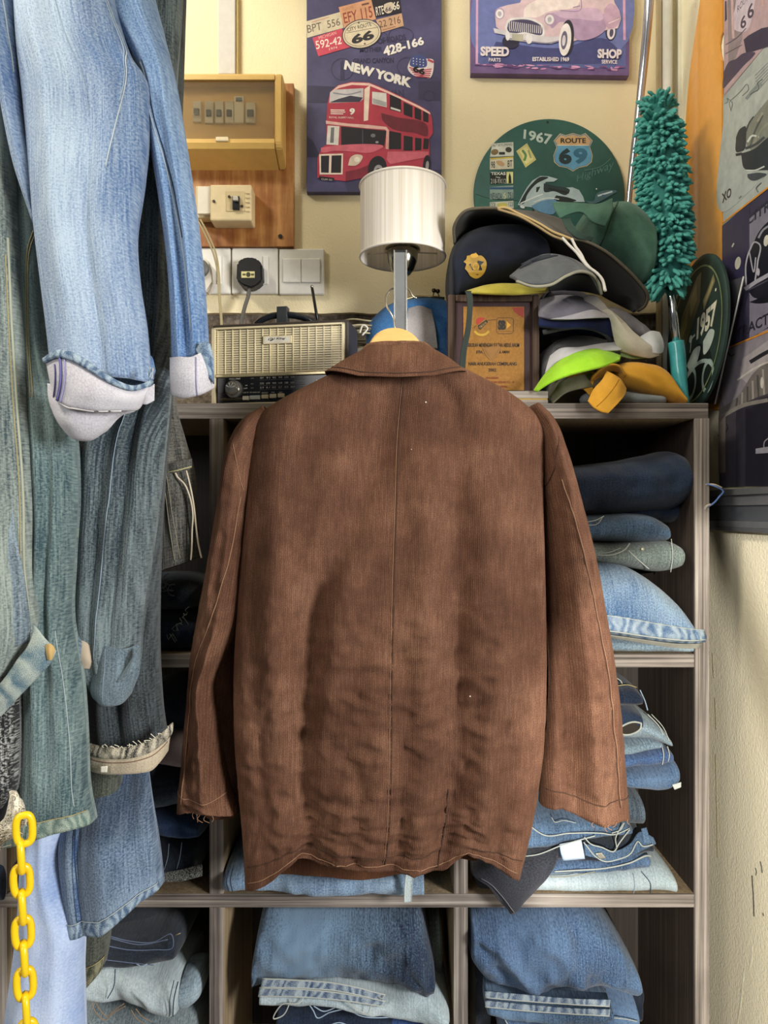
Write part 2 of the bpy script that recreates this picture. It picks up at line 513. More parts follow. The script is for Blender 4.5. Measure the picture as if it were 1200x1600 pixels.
M_bare = rough_brick()
def floor_mat():
    t = NT('grey_cement'); v = t.coords('Object', (1, 1, 1))
    t.color(t.ramp(t.noise(v, 6, 5), [(.3, '#8d8880'), (.7, '#aaa49b')])); t.set(Roughness=.8); return t.m

def struct(o): o['kind'] = 'structure'; return o
def slab(name, b, mat): return struct(box(name, b, mat, None, 0))
ledge = at(0, 489, WALLY).z
# back wall: bare render low down, a yellow plaster coat above a ragged edge
wb = slab('wall_back', (-1.6, WALLX + .02, WALLY + .012, WALLY + .11, 0, 2.8), M_bare)
V, Fc = [], []
N = 260
for j in range(N + 1):
    x = -1.6 + (WALLX + 1.6) * j / N
    zb = ledge + .003 * noise.noise(Vector((x * 22, 0, 0))) + .0015 * noise.noise(Vector((x * 90, 4, 0)))
    V += [(x, WALLY, 2.8), (x, WALLY, zb), (x, WALLY + .012, zb)]
for j in range(N):
    a, b = 3*j, 3*(j+1)
    Fc += [(a, a+1, b+1, b), (a+1, a+2, b+2, b+1)]
struct(link('trim_1', mesh('plaster_coat', V, Fc, M_plaster, smooth=False)))
slab('wall_right', (WALLX, WALLX + .1, .80, WALLY + .11, 0, 2.8), M_side)
slab('wall_right_light_stop', (WALLX, WALLX + .1, -1.2, .80, 1.8, 2.8), M_side)  # unseen lintel, added to keep doorway light off the upper back wall
slab('floor', (-1.6, WALLX + .1, -1.2, WALLY + .11, -.1, 0), floor_mat())
slab('ceiling', (-1.6, WALLX + .1, -1.2, WALLY + .11, 2.8, 2.86), plain('#d8d2c4', .8))

# scratches on the side wall: painted marks of their own
sc = Art(plane_x(WALLX - .0006), (-1, 0, 0), rough=.8)
for pts, w, c in (([(1175, 1368), (1177, 1400), (1178, 1432)], 1.6, '#5a5650'), ([(1188, 1346), (1190, 1356), (1191, 1364)], 1.5, '#6b6862'),
                  ([(1180, 1356), (1182, 1362), (1181, 1368)], 1.2, '#6b6862'), ([(1175, 1478), (1174, 1500), (1170, 1516)], 1.6, '#fbf6e0'),
                  ([(1163, 1514), (1160, 1540), (1157, 1570), (1152, 1600)], 1.8, '#fbf6e0'), ([(1118, 1178), (1120, 1260), (1121, 1340)], 1.0, '#c9bd96'),
                  ([(1113, 1020), (1115, 1060)], 1.0, '#b9ad88'), ([(1117, 1090), (1119, 1140)], 1.0, '#b9ad88')):
    sc.line(pts, w, c)
tag(sc.build('wall_scratches', None), None, None, None, 'structure')

# ------------------------------------------------------------------ shelf unit
def wood_mat(name, axis, stops, dist=7.0, scale=1.0):
    t = NT(name)
    s = {'X': (2.2, 190, 190), 'Z': (190, 190, 2.2), 'Y': (150, 2.2, 150)}[axis]
    s = tuple(k * scale for k in s)
    v = t.coords('Object', s)
    f = t.noise(v, 1.0, 4, .62)
    g = t.noise(t.coords('Object', (9, 9, 9)), 1, 3)
    t.color(t.ramp(t.math('MULTIPLY_ADD', t.math('SUBTRACT', g, .5), .25, f), stops))
    t.set(Roughness=.6, Specular_IOR_Level=.3); t.bump(f, .35, .0008); return t.m
ash = [(.30, '#453e3a'), (.44, '#6e6660'), (.56, '#8f867e'), (.72, '#b3aba2')]
M_wx = wood_mat('grey_brown_woodgrain_across', 'X', ash)
M_wz = wood_mat('grey_brown_woodgrain_upright', 'Z', ash)
M_wside = wood_mat('brown_woodgrain_panel', 'Z', [(.3, '#2c2521'), (.55, '#3d342e'), (.75, '#52473d')])
M_wback = wood_mat('dark_brown_hardboard', 'Z', [(.3, '#2a2522'), (.7, '#3f3832')])
M_in = wood_mat('beige_brown_board', 'Z', [(.3, '#7d6a52'), (.55, '#99866a'), (.75, '#b3a083')])
unit = thing('shelf_unit', 'grey-brown woodgrain open shelving packed with folded denim behind the brown jacket', 'shelf', (0, 1.26, 0))
SB = 1.385
X0 = -0.86
def zz(y, Y=SHY): return CAMZ + (800 - y) / F * Y
def xx(x, Y=SHY): return (x - 600) / F * Y
T_top, T_bot = zz(630), zz(654)
R0, R1 = zz(1022), zz(1043)
Q0, Q1 = zz(1397), zz(1418)
P0, P1 = zz(1775), zz(1796)
xr0, xr1 = xx(1085), xx(1107)
def board(nm, b, medge):
    x0, x1, y0, y1, z0, z1 = b
    o = box(nm, (x0, x1, y0 + .002, y1, z0, z1), M_in, unit, .0008)
    box('edge_band', (x0, x1, y0, y0 + .003, z0 - .0001, z1 + .0001), medge, o, .0008)
board('top', (X0, xr1, SHY, SB, T_bot, T_top), M_wx)
for z0, z1 in ((R0, R1), (Q0, Q1), (P0, P1), (.06, .04)):
    board('shelf', (X0, xr0, SHY, SB - .006, min(z0, z1), max(z0, z1)), M_wx)
sp_ = box('side_panel', (xr0, xr1, SHY + .002, SB, 0, T_bot), M_wside, unit, .0012)
box('edge_band', (xr0 - .0002, xr1 + .0002, SHY - .003, SHY + .003, 0, T_bot), M_wz, sp_, .0008)
box('side_panel', (X0 - .02, X0, SHY, SB, 0, T_bot), M_wz, unit, .0012)
zl = [(R0, T_bot), (Q0, R1), (P0, Q1), (.06, P1)]
for a, b in zl:
    for xp in (338, 720, 0):
        w = 11
        board('divider', (xx(xp - w), xx(xp + w), SHY, SB - .006, a + .0003, b - .0003), M_wz)
box('back_panel', (X0, xr1, SB - .005, SB + .003, 0, T_bot), M_wback, unit, 0)

# ------------------------------------------------------------------ things on the back wall
M_white = plain('#dcdad4', .4); M_offw = plain('#cfc7b4', .5)
trunk = thing('cable_trunking', 'pale grey plastic cable trunking running down to the fuse box', 'trunking', at(356, 115, WALLY))
a, b = at(341, 116, 1.385), at(371, -80, 1.385)
box('duct', (a.x, b.x - .004, 1.384, WALLY, a.z, b.z), plain('#c9c6c2', .45), trunk, .0015)
box('base_strip', (b.x - .004, b.x, 1.389, WALLY, a.z, b.z), plain('#d9c48e', .6), trunk, .001)

def veneer():
    t = NT('orange_brown_veneer'); v = t.coords('Object', (55, 55, 5)); f = t.noise(v, 1, 5, .7)
    g = t.noise(t.coords('Object', (9, 9, 14)), 1, 4)
    t.color(t.ramp(t.math('MULTIPLY_ADD', g, .5, t.math('MULTIPLY', f, .6)), [(.38, '#74401f'), (.52, '#9c6534'), (.66, '#bf8b52')]))
    t.set(Roughness=.45); return t.m
bb = thing('backboard', 'orange-brown wooden board fixed to the wall behind the fuse box', 'board', at(370, 385, WALLY))
a, b = at(285, 385, 1.385), at(459, 130, 1.385)
box('board', (a.x - .12, b.x, 1.385, WALLY, a.z, b.z), veneer(), bb, .001)
lathe('screw', [(0, 0), (.004, 0), (.004, .003), (0, .003)], plain('#3b3b3b', .4, .8), at(438, 369, 1.3825), bb, 'Y', 16)

# fuse box
M_yel = plain('#dcb569', .42, mottle=.05); M_yel2 = plain('#c9a35c', .45, mottle=.06)
fb = thing('fuse_box', 'yellowed plastic fuse box with smoky window, mounted on the wooden board', 'fuse box', at(350, 265, 1.385))
fx0, fx1 = -.425, at(441, 113, 1.33).x
zt, zf = at(0, 113, 1.33).z, at(0, 232, 1.33).z
zbk = at(0, 266, 1.385).z
wy0 = 1.352
# body: four walls round a recess, rounded belly below
prof = [(1.385, zt + .001), (1.335, zt), (1.33, zt - .005), (1.33, zt - .013), (wy0, zt - .014), (wy0, zf + .022), (1.331, zf + .018), (1.329, zf + .010), (1.333, zf + .001), (1.385, zbk)]
prism('body', [Vector((fx0, y, z)) for y, z in prof], Vector((fx1 - .014 - fx0, 0, 0)), M_yel, fb)
prof2 = [(1.385, zt + .001), (1.335, zt), (1.33, zt - .005), (1.329, zf + .010), (1.333, zf + .001), (1.385, zbk)]
prism('end_cheek', [Vector((fx1 - .0135, y, z)) for y, z in prof2], Vector((.0135, 0, 0)), M_yel, fb, bev=.002)
def smoky():
    t = NT('smoky_clear_plastic'); t.set(Roughness=.12, Transmission_Weight=.92, IOR=1.12, Alpha=1.0); t.set(Base_Color=hexlin('#e4ddcd')); return t.m
box('window', (fx0 + .012, fx1 - .0145, 1.334, 1.3355, zf + .019, zt - .013), smoky(), fb, 0)
la, lb = at(337, 221, 1.328), at(357, 214, 1.328)
box('latch', (la.x, lb.x, 1.326, 1.334, la.z, lb.z), plain('#efe0bd', .35), fb, .0015)
for k, (x0, x1, y0, y1, c) in enumerate([(301, 314, 158, 190, '#e3ddcb'), (320, 333, 158, 192, '#e3ddcb'), (336, 349, 158, 192, '#e3ddcb'), (352, 365, 158, 192, '#e3ddcb'), (366, 381, 150, 192, '#efe8d6'), (384, 399, 160, 192, '#e3ddcb')]):
    A_, B_ = at(x0, y1, 1.346), at(x1, y0, 1.346)
    br = box('breaker', (A_.x, B_.x, 1.346, wy0, A_.z, B_.z), plain(c, .45), fb, .0008)
    if k != 4: box('toggle', (A_.x + .003, B_.x - .003, 1.341, 1.3465, A_.z + .011, A_.z + .022), plain('#39444a', .4), br, .0008)
    else: box('test_button', (A_.x + .003, B_.x - .003, 1.3445, 1.3465, B_.z - .010, B_.z - .003), plain('#5c6f80', .4), br, .0008)

# main isolator switch
iso = thing('isolator_switch', 'cream plastic isolator switch with small black toggle below the fuse box', 'switch', at(350, 352, 1.385))
a, b = at(328, 341, 1.345), at(393, 288, 1.345)
box('body', (a.x, b.x, 1.345, 1.385, a.z - .004, b.z), plain('#dcc99f', .45, mottle=.06), iso, .003)
c1 = at(305, 340, 1.36)
box('terminal_cover', (c1.x, a.x, 1.36, 1.385, c1.z, at(0, 290, 1.36).z), plain('#d6c49b', .5), iso, .003)
box('terminal_strip', (c1.x + .006, a.x - .001, 1.352, 1.36, c1.z + .004, at(0, 294, 1.36).z), plain('#ddd6c6', .5), iso, .001)
p0, p1 = at(353, 330, 1.343), at(382, 298, 1.343)
pl = box('face_plate', (p0.x, p1.x, 1.3435, 1.3455, p0.z, p1.z), plain('#cdb98e', .5), iso, .0008)
p0, p1 = at(363, 327, 1.338), at(374, 306, 1.338)
tg = box('toggle', (p0.x, p1.x, 1.338, 1.344, p0.z, p1.z), plain('#17161a', .35), iso, .001)
box('toggle_tip', (p0.x + .002, p1.x - .002, 1.333, 1.339, p1.z - .010, p1.z - .002), plain('#c8c4ba', .35), tg, .001)
for (x, y) in ((334, 314), (358, 307), (378, 322)):
    lathe('screw', [(0, 0), (.0024, 0), (.0024, .003), (0, .003)], plain('#3a2a20', .5), at(x, y, 1.342), iso, 'Y', 14)
for k in range(5):
    p = at(384, 301 + k * 7, 1.344)
    box('rib', (p.x, p.x + .007, 1.343, 1.3455, p.z - .0022, p.z), plain('#d2be94', .5), iso, .0004)

# three switch plates along the foot of the board
def plate(label, x0, x1, y0, y1, cat, nm):
    r = thing(nm, label, cat, at((x0 + x1) / 2, y1, WALLY), group=None)
    a, b = at(x0, y1, 1.39), at(x1, y0, 1.39)
    box('face_plate', (a.x, b.x, 1.39, WALLY + .0, a.z, b.z), M_white, r, .003, seg=3)
    return r
ls = plate('white double rocker light switch beside the plugged sockets', 436, 507, 388, 460, 'light switch', 'light_switch')
for x0, x1 in ((442, 470), (471, 500)):
    a, b = at(x0, 441, 1.387), at(x1, 404, 1.387)
    box('rocker', (a.x, b.x, 1.3868, 1.391, a.z, b.z), plain('#e4e3df', .35), ls, .0012)
s2 = plate('white wall socket with a black plug pushed in', 362, 434, 387, 459, 'socket', 'wall_socket')
a, b = at(411, 444, 1.388), at(419, 400, 1.388)
box('rocker', (a.x, b.x, 1.387, 1.391, a.z, b.z), plain('#e6e5e1', .35), s2, .0012)
s1 = plate('white wall socket half hidden by the blue denim leg', 289, 360, 387, 459, 'socket', 'wall_socket')
a, b = at(339, 444, 1.388), at(346, 400, 1.388)
box('rocker', (a.x, b.x, 1.387, 1.391, a.z, b.z), plain('#e6e5e1', .35), s1, .0012)
M_blk = plain('#1b1b1e', .45, mottle=.1); M_cord = plain('#55534f', .5)
pg = thing('power_plug', 'black three-pin plug with grey cord in the middle socket', 'plug', at(390, 425, 1.38))
hexp = [(370, 410), (378, 403), (390, 401), (402, 404), (409, 412), (410, 438), (400, 447), (391, 450), (377, 445), (369, 437)]
prism('body', [at(x, y, 1.362) for x, y in hexp], Vector((0, .0275, 0)), M_blk, pg, bev=.003)
st = Art(plane_y(1.3615), (0, -1, 0))
st.poly(st.rect(377, 424, 398, 434), '#cfc78e'); st.ell(388, 429, 3.4, 4, '#3a3a28'); st.line([(379, 429), (384, 429)], 3, '#4a4a36'); st.line([(392, 429), (397, 429)], 3, '#4a4a36')
st.build('sticker', pg)
tube('cord', [at(390, 448, 1.372), at(388, 462, 1.366), at(383, 478, 1.36), at(378, 500, 1.35), at(376, 560, 1.34)], .0036, M_cord, pg)
pw = thing('power_plug', 'white plug with grey face peeking out beside the denim leg', 'plug', at(322, 425, 1.38))
prism('body', [at(x, y, 1.365) for x, y in ((300, 405), (316, 400), (328, 410), (334, 440), (322, 458), (302, 456))], Vector((0, .0245, 0)), plain('#d3cdc2', .5), pw, bev=.003)
lathe('face', [(0, 0), (.013, 0), (.016, .003), (.016, .01)], plain('#5f605e', .5), at(312, 418, 1.357), pw, 'Y', 26)
fl = thing('flex', 'pale translucent twin flex looping down past the sockets', 'cable', at(336, 480, 1.37))
for dx in (0, 5):
    tube('strand', [at(308 + dx, 343, 1.355), at(313 + dx, 352, 1.352), at(322 + dx, 370, 1.352), at(333 + dx * .8, 395, 1.352), at(340 + dx*.4, 425, 1.352), at(342 + dx * .3, 460, 1.35), at(345 + dx * .3, 500, 1.35), at(346, 560, 1.35)], .0017, plain('#a99c78', .35), fl)

# ------------------------------------------------------------------ bus picture
NAVY = '#48466e'
bus = thing('bus_picture', 'navy canvas picture of a red double-decker bus above the lamp', 'picture', at(585, 300, WALLY))
a, b = at(479, 300, 1.385), at(690, -70, 1.385)
def canvas(name, c1, c2, sc_=14):
    t = NT(name); v = t.coords('Object', (1, 1, 1)); f = t.noise(v, sc_, 6, .65)
    t.color(t.ramp(f, [(.3, c1), (.7, c2)])); t.set(Roughness=.6); return t.m
box('board', (a.x, b.x, 1.385, WALLY, a.z, b.z), canvas('navy_print', '#3e3b60', '#57557e'), bus, .001)
A = Art(plane_y(1.3848), (0, -1, 0), 4.8, 460, 0)
D1, D2 = '#3a3858', '#2f2e4c'
A.poly([(97, 640), (300, 650), (300, 770), (97, 770)], D1); A.poly([(930, 610), (1095, 605), (1095, 760), (930, 745)], D1)
A.poly([(97, 1020), (140, 1060), (200, 1180), (97, 1180)], D2); A.poly([(980, 1280), (1098, 1270), (1098, 1440), (400, 1440), (380, 1370)], D1)
A.ring(360, 520, 85, 85, 6, D1); A.poly([(345, 470), (365, 440), (380, 600), (345, 600)], D1)
A.ring(840, 500, 70, 70, 5, D1); A.ring(640, 280, 60, 45, 5, D2); A.ring(800, 265, 95, 60, 5, D2)
A.text('GRAND CANYON', [(440, 440), (745, 432), (745, 474), (440, 476)], D2, .03)
A.text('MOTHER', [(490, 362), (660, 350), (660, 388), (490, 396)], D2, .03)
A.text('OF ROADS', [(620, 290), (830, 255), (840, 300), (630, 335)], D2, .03)
A.text('VAN', [(700, 680), (820, 670), (825, 730), (705, 735)], D1, .04)
A.ring(1010, 720, 45, 40, 6, D2)
A.poly([(92, 160), (345, 90), (368, 210), (95, 285)], '#cfc4ad'); A.text('BPT  556', [(92, 190), (338, 135), (345, 190), (100, 250)], '#5b5048', .0)
A.line([(130, 168), (260, 130)], 6, '#c58b80')
A.poly([(332, 55), (575, -8), (612, 145), (372, 210)], '#cf9a79'); A.text('EFY 115', [(362, 100), (578, 45), (590, 130), (375, 178)], '#8c3f34', .01)
A.text('OKLAHOMA', [(350, 65), (440, 42), (444, 62), (354, 84)], '#b07a58', 0); A.line([(505, 38), (560, 25)], 14, '#6e4a40')
A.poly([(575, -10), (790, -12), (805, 95), (612, 130)], '#201d2c'); A.text('RTE', [(608, 55), (665, 42), (672, 105), (615, 120)], '#e6ded2', .01); A.text('66', [(735, 18), (785, 8), (790, 68), (742, 80)], '#e6ded2', .01)
A.poly([(672, 35), (700, 22), (735, 20), (742, 60), (722, 95), (700, 102), (672, 80)], '#cdbfae', True); A.text('66', [(680, 58), (728, 48), (730, 82), (684, 92)], '#3b3340')
A.poly([(612, 150), (805, 100), (820, 195), (650, 245)], '#c8a183'); A.text('22 216', [(630, 160), (792, 120), (798, 175), (640, 210)], '#5a4038', 0); A.line([(660, 228), (760, 200)], 7, '#9a6a55')
A.poly([(135, 285), (355, 215), (420, 355), (180, 425)], '#c94a62'); A.text('592-42', [(155, 310), (352, 272), (356, 330), (165, 372)], '#f0e3dc', .01)
A.text('MICHIGAN', [(180, 275), (310, 236), (316, 258), (186, 298)], '#e9b9b6', 0); A.text('1974', [(260, 362), (320, 347), (323, 364), (263, 380)], '#f0dcd6', 0)
A.ell(505, 255, 150, 110, '#3a3442', -12); A.ell(505, 255, 143, 103, '#d8cbb2', -12); A.ring(505, 255, 132, 93, 4, '#6b6058', -12)
A.text('CITY ROUTE', [(392, 215), (572, 165), (580, 195), (400, 240)], '#3e3838', .01); A.line([(390, 250), (630, 205)], 4, '#6b6058', False)
A.text('66', [(425, 268), (590, 222), (602, 292), (432, 338)], '#2c2a34', .05); A.ell(482, 172, 8, 8, '#6b6058'); A.ell(528, 330, 8, 8, '#6b6058')
A.text('428-166', [(660, 352), (962, 275), (975, 335), (675, 428)], '#ece8e4', .04)
A.text('NEW YORK', [(382, 452), (884, 588), (872, 662), (370, 522)], '#ece8e4', .06)
A.poly([(880, 430), (930, 412), (980, 440), (1040, 450), (1045, 500), (1010, 590), (960, 570), (900, 570), (850, 520)], '#d9cfd0', True)
for k in range(5): A.line([(860 + k * 12, 508 + k * 17), (940, 528 + k * 12), (1030 - k * 4, 520 + k * 16)], 9, '#b4455a')
A.poly([(880, 430), (930, 412), (985, 440), (990, 500), (930, 510), (865, 490)], '#3f4c86', True)
for i in range(4):
    for j in range(3): A.ell(892 + i * 25, 440 + j * 20 + i * 4, 4, 4, '#dcd8e4')
A.line([(1000, 450), (1045, 470)], 16, '#b4455a')
A.text('66', [(895, 490), (985, 520), (975, 568), (885, 538)], '#15131d', .05)
RED, RED2, CRM, DK = '#b23a50', '#d0677a', '#e9d6c8', '#1d1a26'
A.poly([(240, 910), (248, 780), (270, 690), (330, 640), (430, 616), (560, 622), (640, 652), (800, 725), (940, 795), (1015, 840), (1032, 890), (1040, 1000), (1012, 1040), (1015, 1150), (1005, 1290), (690, 1298), (560, 1330), (385, 1362), (172, 1335), (172, 1190), (205, 1110), (245, 1085), (238, 930)], RED)
A.poly([(275, 690), (330, 645), (430, 622), (560, 626), (700, 685), (940, 800), (1015, 845), (1020, 862), (930, 812), (700, 702), (560, 645), (430, 640), (340, 662)], '#ecc7bd')
A.poly([(262, 775), (268, 695), (305, 675), (518, 665), (516, 745), (490, 768)], '#c9c6cc'); A.poly([(262, 772), (330, 745), (420, 720), (514, 735), (490, 768)], '#3a384c'); A.line([(290, 700), (400, 712), (500, 690)], 10, '#8f8d9c')
A.poly([(525, 672), (568, 640), (552, 905), (520, 912)], CRM)
A.poly([(583, 690), (690, 702), (693, 808), (583, 782)], '#d8d6d4'); A.poly([(588, 740), (690, 770), (690, 803), (588, 778)], '#a9aaae')
for q in ([(715, 710), (800, 748), (802, 848), (715, 825)], [(818, 768), (886, 800), (884, 885), (820, 862)], [(900, 805), (950, 828), (950, 908), (902, 890)], [(964, 832), (1005, 855), (1005, 922), (966, 912)]): A.poly(q, DK)
A.poly([(722, 805), (795, 828), (795, 842), (722, 820)], '#d8d6d4')
A.poly([(650, 850), (760, 880), (1000, 960), (1000, 1020), (900, 1000), (720, 960), (660, 900)], '#6d2335', True)
A.poly([(235, 908), (400, 930), (560, 940), (690, 955), (712, 985), (706, 1000), (680, 975), (540, 965), (238, 932)], '#e3b9b2')
for k, w in enumerate((105, 110, 95)): A.line([(272, 828 + k * 14), (272 + w, 830 + k * 14)], 7, '#f0e4de', False)
A.text('9', [(415, 815), (455, 815), (452, 865), (412, 865)], '#f4ece6', .05); A.text('ROYAL ALBERT HALL', [(262, 876), (445, 880), (445, 893), (262, 890)], '#f0e4de', 0)
A.poly([(250, 945), (338, 950), (330, 1092), (240, 1086)], '#dcd9d6'); A.poly([(275, 960), (300, 958), (295, 1075), (268, 1075)], '#74757c')
A.poly([(350, 952), (692, 985), (672, 1108), (352, 1096)], DK); A.line([(512, 975), (512, 1098)], 5, '#55525c', False); A.ell(590, 1020, 18, 14, '#75747c'); A.ell(620, 1070, 12, 8, '#9a9aa0')
for q in ([(712, 985), (800, 1002), (800, 1122), (710, 1122)], [(820, 1020), (886, 1030), (886, 1132), (818, 1132)], [(905, 1036), (952, 1042), (950, 1128), (905, 1130)], [(970, 1040), (1010, 1045), (1003, 1120), (965, 1120)]): A.poly(q, DK)
A.poly([(690, 985), (710, 985), (706, 1125), (684, 1120)], '#dca39c')
A.poly([(200, 1112), (300, 1096), (660, 1112), (580, 1148), (420, 1140), (300, 1135), (200, 1140)], RED2, True); A.poly([(700, 1140), (1005, 1140), (1004, 1180), (720, 1235), (690, 1200)], RED2)
A.poly([(186, 1160), (366, 1155), (362, 1312), (190, 1312)], CRM); A.poly([(200, 1172), (262, 1170), (258, 1300), (200, 1298)], DK); A.poly([(280, 1170), (354, 1168), (350, 1300), (275, 1300)], DK)
for q in ([(402, 1245), (425, 1180), (480, 1162), (512, 1175), (500, 1212), (460, 1245)],): A.poly(q, '#d7c5b4', True)
A.ell(470, 1200, 22, 20, '#efe6da'); A.poly([(385, 1290), (470, 1275), (560, 1240), (560, 1330), (385, 1362)], '#7c2338')
A.ell(622, 1268, 70, 95, DK, 8); A.ell(630, 1282, 34, 42, '#9c9aa0', 8); A.ell(628, 1286, 18, 22, '#3a3842', 8)
A.ell(992, 1238, 28, 72, DK, 4); A.ell(996, 1245, 12, 34, '#9c9aa0', 4)
A.poly([(186, 1325), (300, 1338), (298, 1362), (186, 1350)], '#15131d'); A.text('CUM 5D', [(204, 1340), (285, 1348), (284, 1360), (204, 1354)], '#d8d2cc', 0)
A.build('printed_artwork', bus)

# ------------------------------------------------------------------ car picture
car = thing('car_picture', 'purple and pink canvas picture of a vintage car reading speed shop', 'picture', at(860, 115, WALLY))
a, b = at(736, 113, 1.385), at(983, -160, 1.385)
prism('board', [at(736, 114, 1.384), at(983, 118, 1.384), at(985, -160, 1.384), at(735, -160, 1.384)], Vector((0, .016, 0)), canvas('purple_print', '#5f4a7c', '#7d6598', 20), car)
A = Art(plane_y(1.3836), (0, -1, 0), 4.0, 700, 0)
A.poly([(170, -300), (1110, -300), (1112, 430), (168, 412)], '#5e68a4'); A.poly([(190, -300), (1090, -300), (1090, 300), (700, 350), (188, 330)], '#6f7ab8', True)
A.poly([(300, 260), (700, 300), (1000, 250), (1080, 330), (600, 400), (250, 380)], '#474c84', True)
for p, w in (([(182, -50), (180, 400)], 14), ([(1100, -50), (1103, 250)], 16)): A.line(p, w, '#d7a7cc', False)
rnd = random.Random(4)
for k in range(60):
    x = 180 + rnd.random() * 900; y = 400 + rnd.random() * 22 + (x - 180) * .02
    A.ell(x, y, 6 + rnd.random() * 26, 2 + rnd.random() * 5, rnd.choice(['#dba6cf', '#8a5a94', '#c98fbe', '#6a4a80']), rnd.random() * 20 - 10, 10)
PK, PK2, PK3 = '#dcc3cf', '#b79bc0', '#f0e4e6'
A.ell(390, 265, 52, 42, '#2c2a44', 10); A.ell(1015, 205, 32, 50, '#35304e', 6); A.ell(1018, 205, 25, 44, '#e7e2ea', 6); A.ell(1020, 208, 12, 26, '#565070', 6)
A.poly([(300, 170), (292, 90), (320, 50), (370, 35), (450, 20), (480, -60), (1020, -60), (1040, 20), (1070, 70), (1080, 120), (1060, 180), (990, 190), (780, 262), (760, 250), (640, 262), (360, 220)], PK)
A.poly([(470, 110), (480, 50), (520, 20), (640, -20), (820, -60), (820, 20), (620, 80), (560, 110)], PK3, True)
A.poly([(620, 90), (740, 70), (900, 85), (985, 100), (985, 180), (790, 240), (770, 170), (700, 140), (650, 180)], PK2, True); A.poly([(650, 80), (780, 62), (960, 80), (970, 110), (800, 120), (700, 110)], '#d0b4d4', True)
A.poly([(975, 60), (1010, 25), (1055, 50), (1075, 110), (1050, 170), (1000, 180), (975, 130)], '#c9a9c6', True); A.line([(1000, 150), (1070, 120)], 5, PK3)
A.line([(830, -10), (830, 60), (700, 70)], 4, '#8f78a4'); A.line([(780, 50), (825, 40)], 5, '#8f78a4')
A.ell(322, 88, 30, 36, PK2); A.ell(322, 90, 24, 29, '#ece9ee'); A.ell(322, 90, 12, 16, '#b9b4c6'); A.ell(634, 124, 33, 38, PK2); A.ell(634, 126, 27, 31, '#ece9ee'); A.ell(634, 126, 13, 16, '#b9b4c6')
A.poly([(355, 175), (370, 130), (440, 112), (540, 125), (595, 165), (600, 225), (480, 215), (370, 215)], '#e6e4ea', True); A.poly([(368, 180), (380, 142), (440, 126), (540, 140), (585, 172), (588, 215), (480, 205), (375, 200)], '#4b4668', True)
for k in range(16): A.line([(385 + k * 13, 134 + k * 2.2), (382 + k * 13.2, 165 + k * 1.2), (388 + k * 12.6, 198 + k)], 5, '#dddbe2')
A.poly([(282, 180), (360, 195), (362, 225), (290, 210)], '#cfcdd8'); A.poly([(362, 205), (640, 235), (705, 230), (700, 262), (640, 278), (500, 268), (370, 252)], '#d6d4de'); A.line([(370, 245), (500, 262), (640, 272), (700, 258)], 8, '#8a86a2')
A.poly([(400, 215), (470, 220), (468, 262), (400, 256)], '#b9b7a8'); A.ell(505, 245, 20, 34, '#e6e4ea'); A.ell(372, 228, 14, 30, '#e6e4ea')
A.ell(742, 240, 42, 112, '#2c2a3e', 5); A.ell(730, 252, 38, 102, '#efebee', 5); A.ell(724, 256, 20, 58, '#6a6480', 5); A.ell(722, 258, 11, 34, '#d9d6de', 5)
for t_, q, bo in (('SPEED', [(202, 294), (382, 297), (380, 358), (202, 354)], .05), ('PARTS', [(253, 366), (328, 367), (328, 391), (253, 389)], .02), ('ESTABLISHED 1969', [(526, 360), (755, 362), (755, 389), (526, 387)], .03), ('SHOP', [(932, 310), (1084, 312), (1082, 372), (932, 368)], .05), ('SERVICE', [(958, 378), (1055, 380), (1055, 404), (958, 402)], .02)): A.text(t_, q, '#e9dfe6', bo)
A.build('printed_artwork', car)

# ------------------------------------------------------------------ round motorcycle sign on the back wall
rs = thing('round_sign', 'round dark green tin sign with a highway shield, hung above the caps', 'sign', at(858, 305, WALLY))
c = at(858, 304, 1.392)
R_ = 118 / F * 1.392
lathe('disc', [(0, -.002), (R_ - .002, -.002), (R_, 0), (R_, .003), (0, .003)], canvas('bottle_green_print', '#1e4a46', '#2f6660', 9), c, rs, 'Y', 96)
A = Art(plane_y(1.3895), (0, -1, 0), 4.8, 740, 170)
def in_disc(px, py): return px, py
A.poly([(15, 640), (120, 660), (330, 690), (330, 745), (10, 745)], '#3b6e64'); A.line([(15, 640), (120, 672), (330, 690)], 5, '#16302e')
A.ell(555, 100, 9, 9, '#0f1c1c')
A.text('1967', [(378, 152), (592, 192), (580, 275), (372, 226)], '#b9cbc4', .03)
sh = [(648, 185), (690, 198), (745, 182), (800, 198), (838, 182), (893, 240), (872, 285), (893, 350), (885, 400), (850, 430), (790, 442), (745, 470), (702, 444), (640, 432), (604, 400), (598, 350), (622, 290), (600, 240)]
sc2 = lambda k: [(746 + (x - 746) * k, 320 + (y - 320) * k) for x, y in sh]
A.poly(sc2(1.0), '#cdbfa0'); A.poly(sc2(.965), '#3d3428'); A.poly(sc2(.945), '#5d9cc0')
A.poly([(625, 262), (612, 240), (655, 198), (690, 208), (745, 194), (800, 208), (833, 195), (880, 240), (866, 272), (625, 272)], '#c9a678'); A.line([(625, 274), (866, 274)], 5, '#e3d6b8', False)
A.tbox('ROUTE', 652, 220, 842, 258, '#16120f', .03); A.text('6', [(638, 295), (738, 295), (735, 418), (638, 415)], '#123138', .06); A.text('9', [(748, 295), (856, 295), (852, 415), (748, 415)], '#2f6a86', .05)
A.text('Highway', [(765, 505), (1050, 380), (1058, 462), (775, 562)], '#4d7a72', .0, .25); A.line([(830, 462), (960, 430), (1030, 372)], 6, '#4d7a72')
